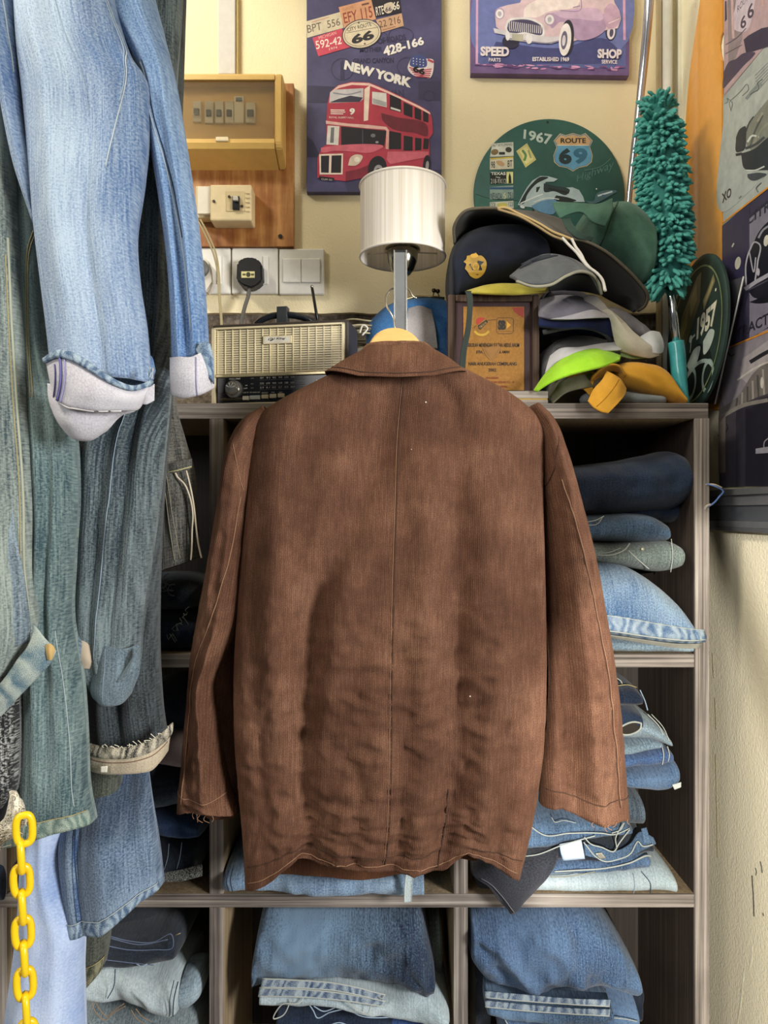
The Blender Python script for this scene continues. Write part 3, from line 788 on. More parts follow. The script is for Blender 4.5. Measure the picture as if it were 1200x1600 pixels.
A.poly([(320, 318), (400, 258), (470, 382), (390, 442)], '#cdc982'); A.poly([(345, 318), (398, 280), (448, 378), (392, 418)], '#e0dc9c'); A.line([(365, 310), (390, 350), (380, 390)], 18, '#5c8a50'); A.line([(410, 310), (430, 370)], 12, '#8f9a6a')
for (y0, y1, bgc) in ((250, 362, '#cfd4cb'), (358, 458, '#d6d3bb'), (470, 566, '#0f1a1c'), (575, 680, '#8fa9a4'), (690, 755, '#cfd4cb')):
    A.poly([(122 if y0 > 260 else 140, y0 + 12), (298, y0), (300, y1 - 8), (122, y1)], bgc)
A.text('1967 WYOMING', [(140, 268), (288, 256), (288, 276), (130, 290)], '#1d2a2a', 0); A.ell(158, 325, 28, 22, '#7c6a48', -15); A.ell(262, 308, 24, 20, '#3a3a34', 10); A.poly(A.rect(190, 325, 235, 345), '#22302e')
A.line([(124, 376), (298, 364)], 10, '#d0b840', False); A.text('98', [(130, 396), (160, 394), (160, 445), (130, 447)], '#20242c', .01); A.text('BT', [(255, 388), (290, 386), (290, 436), (255, 438)], '#20242c', .01); A.ell(200, 410, 34, 18, '#c7a47a', 25)
A.tbox('TEXAS', 130, 476, 240, 498, '#e2e6dc', .03); A.tbox('218-9X12', 128, 526, 242, 562, '#c9cfc6', .0); A.line([(165, 512), (200, 518)], 6, '#c9cfc6'); A.poly(A.rect(246, 474, 296, 562), '#d9dc9a'); A.poly([(262, 560), (262, 510), (270, 480), (280, 510), (284, 560)], '#121a1a')
A.line([(122, 597), (298, 597)], 16, '#2c5a88', False); A.tbox('NEVADA', 128, 632, 212, 682, '#1d2a2a', 0); A.tbox('751', 256, 628, 294, 672, '#1d2a2a', 0); A.line([(238, 630), (226, 652), (240, 656), (230, 678)], 6, '#d9dc9a')
A.tbox('OOR', 126, 705, 165, 740, '#1d2a2a', 0); A.tbox('123', 262, 700, 295, 732, '#1d2a2a', 0); A.ell(215, 722, 40, 16, '#d0cc6a')
# motorcycle
A.poly([(330, 722), (360, 660), (400, 590), (440, 540), (500, 505), (560, 508), (632, 528), (600, 548), (540, 550), (525, 580), (600, 600), (660, 595), (740, 590), (790, 610), (820, 660), (832, 700), (760, 700), (690, 690), (640, 720), (600, 790), (520, 780), (440, 740), (380, 735)], '#aec3c8')
A.poly([(340, 715), (380, 640), (440, 560), (500, 512), (560, 515), (470, 565), (400, 650), (372, 715)], '#16292c', True); A.poly([(470, 590), (500, 585), (480, 625), (468, 628)], '#1c2a2e')
A.poly([(525, 560), (590, 575), (720, 620), (700, 645), (600, 620), (530, 625)], '#20343a', True); A.poly([(620, 650), (720, 670), (770, 690), (700, 700), (600, 680)], '#16262a', True); A.line([(560, 600), (715, 632)], 12, '#10181a')
A.poly([(430, 730), (520, 690), (620, 690), (600, 790), (520, 782), (450, 750)], '#5f8fb4', True); A.line([(450, 700), (560, 670), (640, 680)], 6, '#e3ecec'); A.line([(350, 712), (420, 680), (520, 640)], 8, '#e3ecec')
A.poly([(830, 690), (900, 690), (920, 640), (980, 615), (1075, 620), (1010, 660), (960, 690), (880, 715)], '#4a6a70', True); A.line([(930, 655), (1040, 622)], 12, '#c3d2d2'); A.line([(960, 650), (990, 650)], 8, '#3a5a88')
A.poly([(440, 750), (500, 790), (560, 800), (560, 850), (430, 850)], '#141a1c'); A.line([(455, 762), (520, 800)], 6, '#9a8a6a'); A.ell(920, 603, 5, 5, '#e8f0ee')
A.ell(365, 738, 18, 10, '#dfe8ea', 20)
A.build('printed_artwork', rs)

# ------------------------------------------------------------------ pipes and bars in the corner
cp = thing('corner_pipe', 'white round pipe running down the wall corner', 'pipe', at(1043, 520, 1.385))
tube('pipe', [at(1043, -80, 1.388), at(1043, 700, 1.388)], 7.5 / F * 1.388, plain('#d9d9d2', .35), cp, n=0, seg=24)
ct = thing('corner_trunking', 'cream flat trunking in the corner beside the white pipe', 'trunking', at(1067, 520, 1.39))
a, b = at(1060, 700, 1.388), at(1071, -80, 1.388)
box('duct', (a.x, b.x, 1.388, WALLY, a.z, b.z), plain('#e4e0cc', .45), ct, .001)
cb = thing('beige_strip', 'narrow beige wall strip left of the white pipe', 'strip', at(1031, 520, 1.39))
a, b = at(1027, 700, 1.392), at(1034.5, -80, 1.392)
box('strip', (a.x, b.x, 1.392, WALLY, a.z, b.z), plain('#a89878', .55), cb, .001)
fbz = thing('flat_bar', 'thin leaning aluminium bar between car picture and teal duster', 'bar', at(982, 310, 1.38))
tube('bar', [at(1017, -60, 1.27), at(1013, 20, 1.29), at(1006, 100, 1.32), at(995, 200, 1.345), at(988, 260, 1.36), at(983, 310, 1.365), at(976, 420, 1.37)], .0085, plain('#b9bac0', .25, .9), fbz, seg=6, taper=lambda q: 1.15 - .6 * q)

# orange sheet and the tin posters on the side wall
op = thing('orange_sheet', 'glossy orange plastic sheet with curved edge hung in the wall corner', 'sheet', (WALLX, 1.3, 1.6))
pts = [(1100, -40), (1096, 0), (1087, 60), (1079, 120), (1074, 180), (1071, 240), (1070, 320), (1070, 420), (1070, 560), (1070, 640), (1131, 640), (1130, 300), (1130, 95), (1127, 85), (1126, 70), (1128, 58), (1131, 50), (1131, -40)]
fx = plane_x(.5585)
c_ = crv([(x, y, 0) for x, y in pts[:9]], 50)
pp = [(a, b) for a, b, _ in c_] + pts[9:]
prism('panel', [fx(*q) for q in pp], Vector((-.0025, 0, 0)), plain('#e9a038', .18, 0, .05, .6), op)

PX = .5555
def poster(name, label, y_top_z, y_bot_z, yl, base, draw, edge='#2a2832', w=.30):
    r = thing(name, label, 'poster', (WALLX, yl - w / 2, y_bot_z))
    bm_ = box('tin_plate', (PX + .0003, PX + .0016, yl - w, yl, y_bot_z, y_top_z), base, r, .0002)
    A = Art(plane_x(PX), (-1, 0, 0), rough=.35)
    draw(A); A.build('printed_artwork', r); return r
def pY(px): return PX * F / (px - 600)
def zat(px, py): return CAMZ + (800 - py) / F * pY(px)
def d1(A):
    A.poly([(1131, -60), (1240, -190), (1240, 20), (1131, 148)], '#b39aa0'); A.poly([(1136, -60), (1160, -90), (1160, 60), (1150, 90), (1138, 100)], '#8d8186')
    A.poly([(1150, 0), (1165, -60), (1185, -60), (1180, 0), (1160, 50), (1150, 48)], '#c9bcc9', True)
    A.text('6', [(1157, 26), (1166, 22), (1166, 42), (1157, 46)], '#3f3648', .02); A.text('6', [(1168, 8), (1178, 2), (1178, 26), (1168, 31)], '#3f3648', .02)
    A.text('ROUTE', [(1152, 10), (1172, -16), (1172, -4), (1152, 20)], '#4b4254', .0)
    A.poly([(1162, 62), (1170, 55), (1190, 44), (1210, 40), (1210, 70), (1185, 78), (1166, 84)], '#2d2b40'); A.line([(1134, 70), (1150, 60), (1166, 44)], 1.2, '#4b4254'); A.line([(1134, 84), (1160, 70)], 1.2, '#5a5060')
    A.poly([(1131, 112), (1140, 96), (1150, 92), (1160, 84), (1180, 82), (1160, 105), (1140, 128), (1131, 138)], '#453c55', True)
    A.poly([(1133, 2), (1135, 2), (1136, 30), (1133, 34)], '#332d38')
    A.line([(1142, -60), (1146, 60)], 4, '#c8a8a8'); A.line([(1190, -60), (1192, 10)], 4, '#c9a49c')
poster('tin_poster', 'pinkish route 66 tin poster, topmost on the side wall', 2.29, zat(1200, 66), pY(1131), canvas('pinkish_print', '#8f7a84', '#b8a0a4', 30), d1)
GY = ['#9aa3a3', '#aab1af', '#8b9494']
def d2(A):
    A.poly([(1131, 165), (1165, 125), (1195, 100), (1215, 80), (1215, 250), (1170, 300), (1135, 330)], GY[1], True)
    for k in range(6): A.line([(1180 + k * .5, 118 + k * 5), (1200, 98 + k * 5)], 1.6, '#7d8686')
    A.line([(1142, 172), (1140, 160), (1150, 150), (1158, 142), (1168, 132), (1170, 138), (1160, 150)], 1.2, '#5d666a'); A.line([(1133, 162), (1138, 158), (1136, 154), (1144, 160), (1142, 174)], 1.2, '#5d666a')
    A.line([(1166, 155), (1178, 140), (1190, 130)], 5, '#7f8a8c'); A.line([(1172, 148), (1186, 136), (1184, 130), (1192, 124)], 1.3, '#4a5256')
    A.poly([(1164, 200), (1180, 180), (1196, 160), (1215, 140), (1215, 250), (1180, 240), (1168, 228)], '#7d7f78', True)
    A.poly([(1150, 215), (1156, 202), (1164, 197), (1166, 215), (1162, 235), (1152, 238)], '#34373f', True)
    for p, w, c in (([(1166, 205), (1172, 190), (1178, 182)], 2, '#3a3f46'), ([(1172, 230), (1180, 205), (1192, 180)], 3, '#565a58'), ([(1168, 222), (1176, 212), (1186, 214)], 3, '#c9cfcc'), ([(1178, 225), (1192, 200), (1204, 190)], 3, '#8d8f80'), ([(1165, 232), (1180, 226), (1195, 214)], 4, '#454a50'), ([(1184, 190), (1192, 176)], 3, '#9a988a')): A.line(p, w, c)
    A.poly([(1158, 240), (1180, 232), (1196, 218), (1215, 205), (1215, 262), (1185, 266), (1164, 264)], '#30343d', True); A.line([(1150, 242), (1160, 240)], 4, '#30343d')
    A.poly([(1168, 272), (1190, 270), (1198, 272), (1190, 278), (1175, 282), (1169, 278)], '#454b53', True); A.line([(1166, 266), (1180, 266), (1195, 260)], 2, '#c9cfcc')
    A.text('XO', [(1128, 303), (1143, 292), (1143, 306), (1129, 318)], '#3a2d34', .02); A.line([(1185, 300), (1182, 295), (1190, 285)], 1.3, '#5d666a'); A.line([(1155, 310), (1159, 306)], 1.6, '#6d767a')
poster('tin_poster', 'grey tin poster of an old engine and wheel, second from the top', zat(1200, 66.5), zat(1200, 292), pY(1129.5), canvas('grey_print', '#949c9b', '#b4bab7', 26), d2)
def d3(A):
    A.poly([(1171, 342), (1215, 305), (1215, 500), (1171, 532)], '#7d7a8c'); A.text('CITROEN', [(1166, 338), (1240, 284), (1240, 302), (1166, 354)], '#33303f', .03)
    A.poly([(1129, 352), (1171, 320), (1171, 440), (1129, 446)], '#33304c')
    A.poly([(1165, 448), (1165, 400), (1176, 382), (1186, 362), (1196, 350), (1230, 330), (1230, 450), (1200, 462), (1180, 466)], '#1c1b29', True)
    A.line([(1185, 372), (1192, 360), (1206, 350)], 3, '#8d8b9a')
    A.line([(1166, 446), (1166, 410), (1172, 390), (1180, 378), (1185, 380), (1184, 410), (1180, 438)], 2.4, '#a9a8b6'); A.line([(1171, 394), (1178, 425), (1181, 402)], 2, '#a9a8b6')
    A.ell(1197.5, 376, 4, 9, '#c9c6bc', 10); A.ell(1153, 411, 4.5, 10, '#c3c2b4', 10)
    A.line([(1164, 452), (1182, 440), (1200, 430), (1220, 420)], 6, '#a3a2b2', False); A.line([(1164, 456), (1200, 438), (1220, 428)], 2, '#4b4a5c', False); A.ell(1185, 425, 2.4, 6, '#a9a8b6')
    A.poly([(1171, 472), (1185, 466), (1200, 456), (1215, 450), (1215, 462), (1180, 474)], '#17161f', True)
    A.text('TRACTION', [(1150, 514), (1230, 474), (1230, 492), (1150, 530)], '#2f2c3a', .02); A.line([(1144, 386), (1147, 380)], 2, '#c3c2b4')
p3 = poster('tin_poster', 'dark purple tin poster of a vintage saloon car with lettering, third down', zat(1200, 292.5), zat(1200, 514), pY(1128), canvas('dark_purple_print', '#2b2840', '#3d3952', 30), d3)
A = Art(plane_x(PX - .0004), (-1, 0, 0))
for (x0, y0, x1, y1) in ((1129, 347, 1230, 268), (1136, 543, 1230, 503)):
    A.poly([(x0, y0), (x1, y1), (x1, y1 + 3.5), (x0, y0 + 2.6)], '#d28a2c')
A.build('orange_border', p3)
def d4(A):
    A.poly([(1136, 548), (1230, 508), (1230, 600), (1160, 640), (1140, 640)], '#8d8792', True); A.poly([(1160, 560), (1225, 525), (1225, 560), (1170, 600), (1158, 590)], '#a9a3a8', True)
    A.poly([(1124, 640), (1150, 622), (1180, 580), (1215, 555), (1215, 640), (1140, 660), (1124, 660)], '#75716f', True)
    for k in range(6): A.line([(1152 + k * 8, 622 - k * 9), (1150 + k * 9, 640 - k * 2)], 3, '#a39d98' if k % 2 else '#55524f', False)
    A.line([(1172, 566), (1190, 555), (1230, 535)], 6, '#2b2a30'); A.line([(1152, 594), (1180, 575), (1225, 556)], 3, '#c9c4c0')
    A.poly([(1124, 650), (1180, 622), (1225, 606), (1225, 760), (1124, 760)], '#46434c'); A.poly([(1150, 642), (1190, 622), (1225, 610), (1225, 760), (1150, 760)], '#34323d'); A.poly([(1165, 640), (1225, 616), (1225, 760), (1165, 760)], '#262530')
    A.line([(1126, 652), (1160, 634), (1200, 625)], 6, '#8a8580'); A.poly([(1181, 701), (1200, 698), (1225, 695), (1225, 706), (1181, 709)], '#9b9aa6'); A.line([(1194, 702), (1195, 690), (1202, 684)], 1.6, '#9b9aa6'); A.ell(1191, 598, 2.5, 9, '#cfcac2')
    for p in ([(1133, 676), (1138, 668), (1135, 662)], [(1122, 680), (1127, 684), (1124, 692)], [(1138, 552), (1144, 556), (1148, 553)], [(1128, 690), (1132, 700)], [(1174, 700), (1173, 712), (1177, 716)]): A.line(p, 1.6, '#2b2428')
    A.poly([(1123, 650), (1134, 648), (1134, 738), (1123, 740)], '#7c716e')
poster('tin_poster', 'brown and charcoal tin poster of an old truck, lowest above the metal rail', zat(1200, 515), zat(1160, 739), pY(1123), canvas('charcoal_print', '#6d6466', '#8d8384', 18), d4)

# aluminium rail along the side wall
rl = thing('wall_rail', 'grey aluminium sliding rail along the side wall below the posters', 'rail', (WALLX, 1.1, 1.32))
zt_, zb_ = 1.386, 1.320
for z0, z1, d, m in ((zt_ - .010, zt_, .016, '#8d8f93'), (zt_ - .026, zt_ - .010, .012, '#8f9196'), (zb_ + .016, zt_ - .026, .009, '#6c7078'), (zb_ + .006, zb_ + .016, .014, '#85878b'), (zb_, zb_ + .006, .016, '#73757a')):
    box('channel', (WALLX - d, WALLX, .80, 1.385, z0, z1), plain(m, .38, .55, .06), rl, .0008)
wt = thing('wire_tie', 'blue and white wire twisted through the shelf edge near the rail', 'wire', at(1110, 780, SHY))
tube('wire', [at(1104, 756, SHY - .004), at(1118, 760, SHY - .012), at(1130, 768, SHY - .012), at(1124, 776, SHY - .014), at(1115, 786, SHY - .008), at(1106, 792, SHY - .003)], .0013, plain('#5a78b4', .4), wt, seg=8)
tube('wire', [at(1103, 757, SHY - .003), at(1116, 757, SHY - .010), at(1128, 762, SHY - .010)], .0012, plain('#c9b89a', .4), wt, seg=8)
tube('wire_end', [at(1101, 796, SHY - .003), at(1104, 791, SHY - .006), at(1110, 788, SHY - .006)], .0018, plain('#a9a49a', .4), wt, seg=8)

ast = thing('shadow_rod', 'thin steel rod added out of view to cast a shadow on the side wall', 'rod', (.098, -.64, 1.217))  # unseen rod, put in to cast the diagonal shadow band
tube('rod', [Vector((.098, -.30, 1.664)), Vector((.098, -.64, 1.217))], .0042, plain('#8d8f92', .3, .8), ast, n=0, seg=12)

# ------------------------------------------------------------------ radio
M_cream = plain('#ddd0ac', .4, mottle=.05); M_dkbr = plain('#2d2524', .55); M_gold = plain('#c3b48d', .3, .5, .04)
TOPZ = T_top
ra = math.radians(-9.5)
rad = thing('radio', 'retro cream and dark brown portable radio on the shelf end', 'radio', (at(331, 620, 1.155).x, 1.155, TOPZ), -ra * -1)
W_, H_ = .212, .121
def RX(zx): return (zx - 50) / 1040 * W_
def RZ(zx, zy): return (824 - (zy - (zx - 60) * .0455)) / 596 * H_
box('cabinet', (-.003, W_ + .006, .004, .075, .001, H_ + .007), M_dkbr, rad, .006, True, 3)
fr = .006
for b in ((0, fr, -.002, .012, 0, H_), (W_ - fr * .7, W_, -.002, .012, 0, H_), (0, W_, -.002, .012, H_ - .003, H_), (0, W_, -.002, .012, 0, .003)):
    box('front_frame', b, M_cream, rad, .0007, True)
gx0, gx1, gz0, gz1 = .006, W_ - .005, RZ(60, 585), H_ - .004
box('grille_back', (gx0, gx1, .0055, .0065, gz0, gz1), plain('#4c3d30', .8), rad, 0, True)
# woven grille: slats and uprights as one pattern
bm = bmesh.new()
def addbox(bm, b):
    x0, x1, y0, y1, z0, z1 = b
    r = bmesh.ops.create_cube(bm, size=1)
    for v in r['verts']: v.co = Vector(((x0+x1)/2 + v.co.x*(x1-x0), (y0+y1)/2 + v.co.y*(y1-y0), (z0+z1)/2 + v.co.z*(z1-z0)))
ng = 19
for k in range(ng):
    z = gz0 + (gz1 - gz0) * (k + .5) / ng
    addbox(bm, (gx0, gx1, .0015, .005, z - .00125, z + .00125))
for k in range(17):
    x = gx0 + .003 + (gx1 - gx0 - .006) * k / 16
    addbox(bm, (x - .0006, x + .0006, .0005, .004, gz0, gz1))
me = bpy.data.meshes.new('grille'); bm.to_mesh(me); bm.free(); me.materials.append(M_cream)
link('grille', me, rad, True)
for k in (0, 1, 2):
    box('grille_boss', (gx0 + (.002, .083, .187)[k], gx0 + (.012, .099, .199)[k], .003, .0055, gz0, gz1), plain('#c9bb96', .5), rad, .0003, True)
bx0, bx1 = RX(460), RX(685)
bz0, bz1 = RZ(570, 392), RZ(570, 330)
bd = box('badge', (bx0, bx1, -.0015, .004, bz0, bz1), M_cream, rad, .0006, True)
A = Art(lambda x, y: Vector((RX(x), -.0017, RZ(x, y))), (0, -1, 0))
A.poly([(472, 335), (674, 345), (674, 388), (472, 380)], '#d9d3c4'); A.ell(522, 356, 20, 12, '#2b2a2e'); A.text('P', [(512, 347), (534, 348), (530, 368), (508, 367)], '#d9d3c4', .02)
A.text('i King', [(546, 346), (640, 350), (636, 368), (542, 364)], '#2b2a2e', .03, .2); A.build('badge_lettering', bd, True)
box('divider_bar', (.006, W_ - .004, -.0025, .006, RZ(60, 612), RZ(60, 588)), M_gold, rad, .001, True)
dz1 = RZ(60, 613)
box('dial_panel', (.009, W_ - .006, .001, .005, .003, dz1), plain('#18171a', .25), rad, .0003, True)
A = Art(lambda x, y: Vector((RX(x), .0007, RZ(x, y))), (0, -1, 0))
LT = '#bdb9ae'
A.text('VOLUME', [(185, 624), (278, 628), (278, 638), (185, 634)], LT, .01)
for row, y in enumerate((640, 682, 714)):
    for k, s_ in enumerate((('87', '91', '95', '99', '103', '108'), ('535', '670', '900', '1140', '1380', '1605'), ('5.9', '8.1', '10.2', '12.7', '15.2', '18.0'))[row]):
        x = 435 + k * 48; yy = y + (x - 435) * .045; A.text(s_, [(x, yy - 7), (x + 30, yy - 6), (x + 30, yy + 8), (x, yy + 7)], LT, .01)
    A.text(('FM', 'MW', 'SW')[row], [(362, y - 8), (384, y - 7), (384, y + 4), (362, y + 3)], '#8b887f', 0)
    A.line([(430, y + 16), (790, y + 32)], 2, '#6d6a60', False)
    A.text(('MHz', 'kHz', 'MHz')[row], [(750, y + 10), (780, y + 11), (780, y + 20), (750, y + 19)], '#8b887f', 0)
A.text('AM', [(318, 684), (334, 685), (334, 693), (318, 692)], LT, .02); A.text('OFF', [(305, 706), (335, 707), (335, 716), (305, 715)], LT, .02)
A.text('USB TF', [(300, 738), (345, 740), (345, 748), (300, 746)], LT, .01); A.text('MIC MODE OUT', [(355, 740), (435, 744), (435, 753), (355, 749)], LT, .01); A.text('MODE', [(450, 750), (498, 752), (498, 762), (450, 760)], LT, .01); A.text('PREV', [(525, 752), (552, 754), (552, 763), (525, 761)], LT, .01); A.text('NEXT', [(585, 756), (612, 757), (612, 766), (585, 765)], LT, .01)
A.line([(118, 775), (300, 783)], 3, '#7d6a44', False); A.line([(118, 785), (300, 793)], 2, '#7d6a44', False); A.line([(118, 740), (165, 742)], 2, '#4d4a44', False)
A.build('dial_lettering', rad, True)
kx, kz = RX(230), RZ(230, 712)
kn = lathe('volume_knob', [(0, -.017), (.0085, -.0165), (.0095, -.015), (.0098, -.006), (.0135, -.005), (.014, 0), (.014, .002)], plain('#a8a49c', .25, .85), (kx, .001, kz), rad, 'Y', 40, True)
bm = bmesh.new()
for k in range(4):
    a_ = math.pi / 4 * k + .3
    v = [bm.verts.new((kx + r_ * math.cos(a_ + s_), -.0165, kz + r_ * math.sin(a_ + s_))) for r_, s_ in ((0, 0), (.0078, .12), (.0078, -.12))]
    bm.faces.new(v)
me = bpy.data.meshes.new('knob_facets'); bm.to_mesh(me); bm.free(); me.materials.append(plain('#dedbd2', .3, .5)); link('knob_facets', me, kn, True)
for x0, x1, c in ((300, 350, '#cfc8b4'), (357, 438, '#b9bdb8'), (450, 502, '#c9bfa4'), (514, 564, '#c9bfa4'), (578, 628, '#c9bfa4')):
    box('button', (RX(x0), RX(x1), -.0025, .002, RZ(x0, 800), RZ(x0, 770)), plain(c, .4), rad, .0005, True)
hp = [(RX(330), .035, H_ + .006), (RX(350), .034, H_ + .012), (RX(420), .034, H_ + .021), (RX(560), .034, H_ + .025), (RX(700), .034, H_ + .021), (RX(820), .034, H_ + .010), (RX(845), .035, H_ + .006)]
hd = tube('handle', [Vector(p) for p in hp], .0052, plain('#1d1f24', .2), rad, True, seg=14)
box('handle_clip', (RX(522), RX(606), .027, .042, H_ + .004, H_ + .037), plain('#4c4f50', .3, .5), hd, .001, True)
for x in (330, 845): box('handle_mount', (RX(x) - .008, RX(x) + .008, .027, .043, H_ + .005, H_ + .010), M_dkbr, rad, .001, True)
# telescopic antenna
P0_ = Vector((RX(835), .045, H_ + .006)); P1_ = Vector((RX(770), .055, H_ + .071))
tube('antenna', [P0_, P1_], .0024, plain('#161618', .3, .3), rad, True, n=0, label='black telescopic antenna')
lathe('antenna_tip', [(0, -.003), (.002, -.002), (.0028, 0), (.002, .002), (0, .003)], plain('#9a9a98', .25, .9), P1_ + Vector((-.0005, 0, .003)), rad, 'Z', 14, True)

# ------------------------------------------------------------------ cables bundle beside the radio
cbd = thing('cable_bundle', 'tangle of tied pale and grey cables on the shelf behind the jacket shoulder', 'cable', (at(565, 600, 1.3).x, 1.3, TOPZ))
rnd = random.Random(8)
for k in range(9):
    cx, cy, rr = 566 + rnd.uniform(-8, 8), 520 + rnd.uniform(-6, 12), 26 + rnd.uniform(-6, 6)
    pts = [at(cx + rr * 1.4 * math.cos(a_), cy + rr * .55 * math.sin(a_) + rnd.uniform(-2, 2), 1.30 + .03 * math.sin(a_) + k * .001) for a_ in np.linspace(0, 2 * math.pi, 11)]
    tube('cable_loop', pts, .0017, plain(rnd.choice(['#a89c7c', '#5a5248', '#8d8468', '#b5ac92']), .4), cbd, seg=7)
tube('cable_loop', [at(545, 512, 1.29), at(575, 514, 1.28), at(600, 511, 1.27), at(625, 508, 1.27)], .0018, plain('#b5ac92', .4), cbd, seg=7)
tube('cable_tie', [at(562, 520, 1.265), at(568, 508, 1.262), at(574, 512, 1.262), at(566, 524, 1.265)], .0015, plain('#e6e2d8', .4), cbd, seg=7)
foil = thing('silver_bag', 'crumpled silver grey plastic bag under the tangled cables', 'bag', (at(560, 600, 1.28).x, 1.28, TOPZ))
Loft('bag', [(535, 560, 535, 626, 1.25, .05), (550, 545, 550, 628, 1.25, .07), (575, 540, 575, 628, 1.25, .07), (600, 550, 600, 628, 1.25, .06)], plain('#a9acae', .35, .3), foil, nu=48, nv=40, crumple=.012, csc=45, round0=.015, round1=.015, cap0=True, cap1=True, push=.02)

# ------------------------------------------------------------------ table lamp
LY = 1.25
lc = at(629, 600, LY).x
lm = thing('table_lamp', 'chrome table lamp with white pleated drum shade behind the jacket collar', 'lamp', (lc, LY, TOPZ))
chrome = plain('#c4c7ca', .22, .75, .03)
def shade_mat():
    t = NT('white_string_shade'); co = t.n('ShaderNodeTexCoord'); sp = t.n('ShaderNodeSeparateXYZ'); t.l(co.outputs['UV'], sp.inputs[0])
    cmb = t.n('ShaderNodeCombineXYZ'); t.l(t.math('MULTIPLY', sp.outputs[0], 220), cmb.inputs[0]); t.l(t.math('MULTIPLY', sp.outputs[1], 3), cmb.inputs[1])
    f = t.noise(cmb.outputs[0], 1, 3, .6); cm2 = t.n('ShaderNodeCombineXYZ'); t.l(t.math('MULTIPLY', sp.outputs[0], 34), cm2.inputs[0]); g = t.noise(cm2.outputs[0], 1, 3)
    t.color(t.ramp(t.math('MULTIPLY_ADD', g, .6, t.math('MULTIPLY', f, .5)), [(.35, '#cbbfae'), (.5, '#e2dace'), (.65, '#f1ece4')])); t.set(Roughness=.75, Subsurface_Weight=0.0)
    t.bump(f, .5, .001); return t.m
SR = 66 / F * LY
sz1, sz0 = zz(292, LY), zz(402, LY)
V, UV, Fc = [], [], []
n = 120
for k, (r_, z) in enumerate(((SR, sz1), (SR, sz0), (SR - .002, sz0), (SR - .002, sz1), (SR, sz1))):
    for j in range(n + 1):
        a_ = 2 * math.pi * j / n + math.pi / 2
        V.append((lc + r_ * math.cos(a_), LY + r_ * math.sin(a_), z)); UV.append((j / n, z))
for k in range(4):
    for j in range(n): Fc.append((k*(n+1)+j, k*(n+1)+j+1, (k+1)*(n+1)+j+1, (k+1)*(n+1)+j))
me = mesh('shade', V, Fc, shade_mat(), UV); me.set_sharp_from_angle(angle=math.radians(40))
shd = link('shade', me, lm)
for z in (sz0, sz1):
    tube('rim', [Vector((lc + (SR + .0003) * math.cos(a_), LY + (SR + .0003) * math.sin(a_), z)) for a_ in np.linspace(0, 2 * math.pi, 80, endpoint=False)], .0022, plain('#ece5da', .6), shd, n=0, seg=8, cyclic=True)
for k in range(3):
    a_ = .5 + k * 2.094
    tube('spoke', [Vector((lc + .018 * math.cos(a_), LY + .018 * math.sin(a_), sz0 + .012)), Vector((lc + (SR - .003) * math.cos(a_), LY + (SR - .003) * math.sin(a_), sz0 + .018))], .0016, plain('#dcd4c6', .5), shd, n=0, seg=8)
lathe('socket_cup', [(.0, -.034), (.012, -.034), (.019, -.026), (.0245, -.012), (.026, 0), (.026, .006), (.030, .007), (.030, .010), (.016, .010)], plain('#8f8d80', .15, 1.0), (lc, LY, sz0 + .004), lm, 'Z', 36)
lathe('bulb', [(.012, .01), (.014, .02), (.026, .045), (.028, .06), (.02, .08), (0, .088)], plain('#e9e6df', .3), (lc, LY, sz0 + .004), lm, 'Z', 24)
sx0, sx1 = at(615, 400, 1.165).x, at(636, 400, 1.165).x
stz = zz(391, 1.165)
o_ = box('stem', (sx0, sx1, 1.165, 1.171, TOPZ + .012, stz), chrome, lm, .0006)
for b in ((sx0, sx0 + .002, 1.163, 1.171, TOPZ + .012, stz), (sx1 - .002, sx1, 1.163, 1.171, TOPZ + .012, stz)): box('stem_edge', b, plain('#d6d6d2', .25, .9), lm, .0004)
box('stem_opening_shade', (sx0 + .002, sx1 - .002, 1.1642, 1.1652, stz - .003, stz), plain('#121214', .5), lm, 0)  # dark patch painted as the shade inside the open stem end
box('arm', (sx0 + .003, sx1 - .003, 1.17, LY - .01, sz0 - .034, sz0 - .028), chrome, lm, .0006)
box('base', (lc - .06, lc + .05, 1.16, 1.28, TOPZ, TOPZ + .012), chrome, lm, .002)

# ------------------------------------------------------------------ blue pouch with a metal clasp
po = thing('frame_pouch', 'blue felt pouch with metal kiss clasp between lamp stem and plaque', 'pouch', (at(640, 600, 1.31).x, 1.31, TOPZ))
def felt(name, c1, c2, sc_=60):
    t = NT(name); v = t.coords('Object', (1, 1, 1)); f = t.noise(v, sc_ * 8, 3, .6); g = t.noise(v, sc_ * .25, 3)
    t.color(t.ramp(t.math('MULTIPLY_ADD', f, .45, t.math('MULTIPLY', g, .6)), [(.38, c1), (.66, c2)])); t.set(Roughness=.95, Sheen_Weight=.2, Specular_IOR_Level=.15); t.bump(f, .4, .001); return t.m
Lp = Loft('body', [(640, 466, 690, 466, 1.30, .02), (612, 476, 700, 474, 1.30, .06), (580, 502, 712, 495, 1.30, .09), (572, 545, 716, 545, 1.30, .10), (575, 600, 715, 600, 1.30, .10), (585, 634, 705, 634, 1.30, .08)], felt('blue_felt', '#2c5c94', '#4f86bd'), po, nu=64, nv=48, wr=.003, wsc=(30, 20), cap0=True, cap1=True)
Sheet('pocket', [[(638, 482, 1.258), (656, 478, 1.255), (674, 484, 1.258)], [(634, 510, 1.250), (656, 508, 1.247), (680, 512, 1.250)], [(636, 545, 1.247), (660, 545, 1.245), (684, 545, 1.248)]], felt('pale_grey_felt', '#8f8b8c', '#b5b0b0'), po, thick=.002)
tube('clasp_frame', [at(628, 470, 1.285), at(650, 464, 1.278), at(675, 464, 1.278), at(694, 466, 1.285)], .0022, plain('#cbb98d', .2, .95), po)
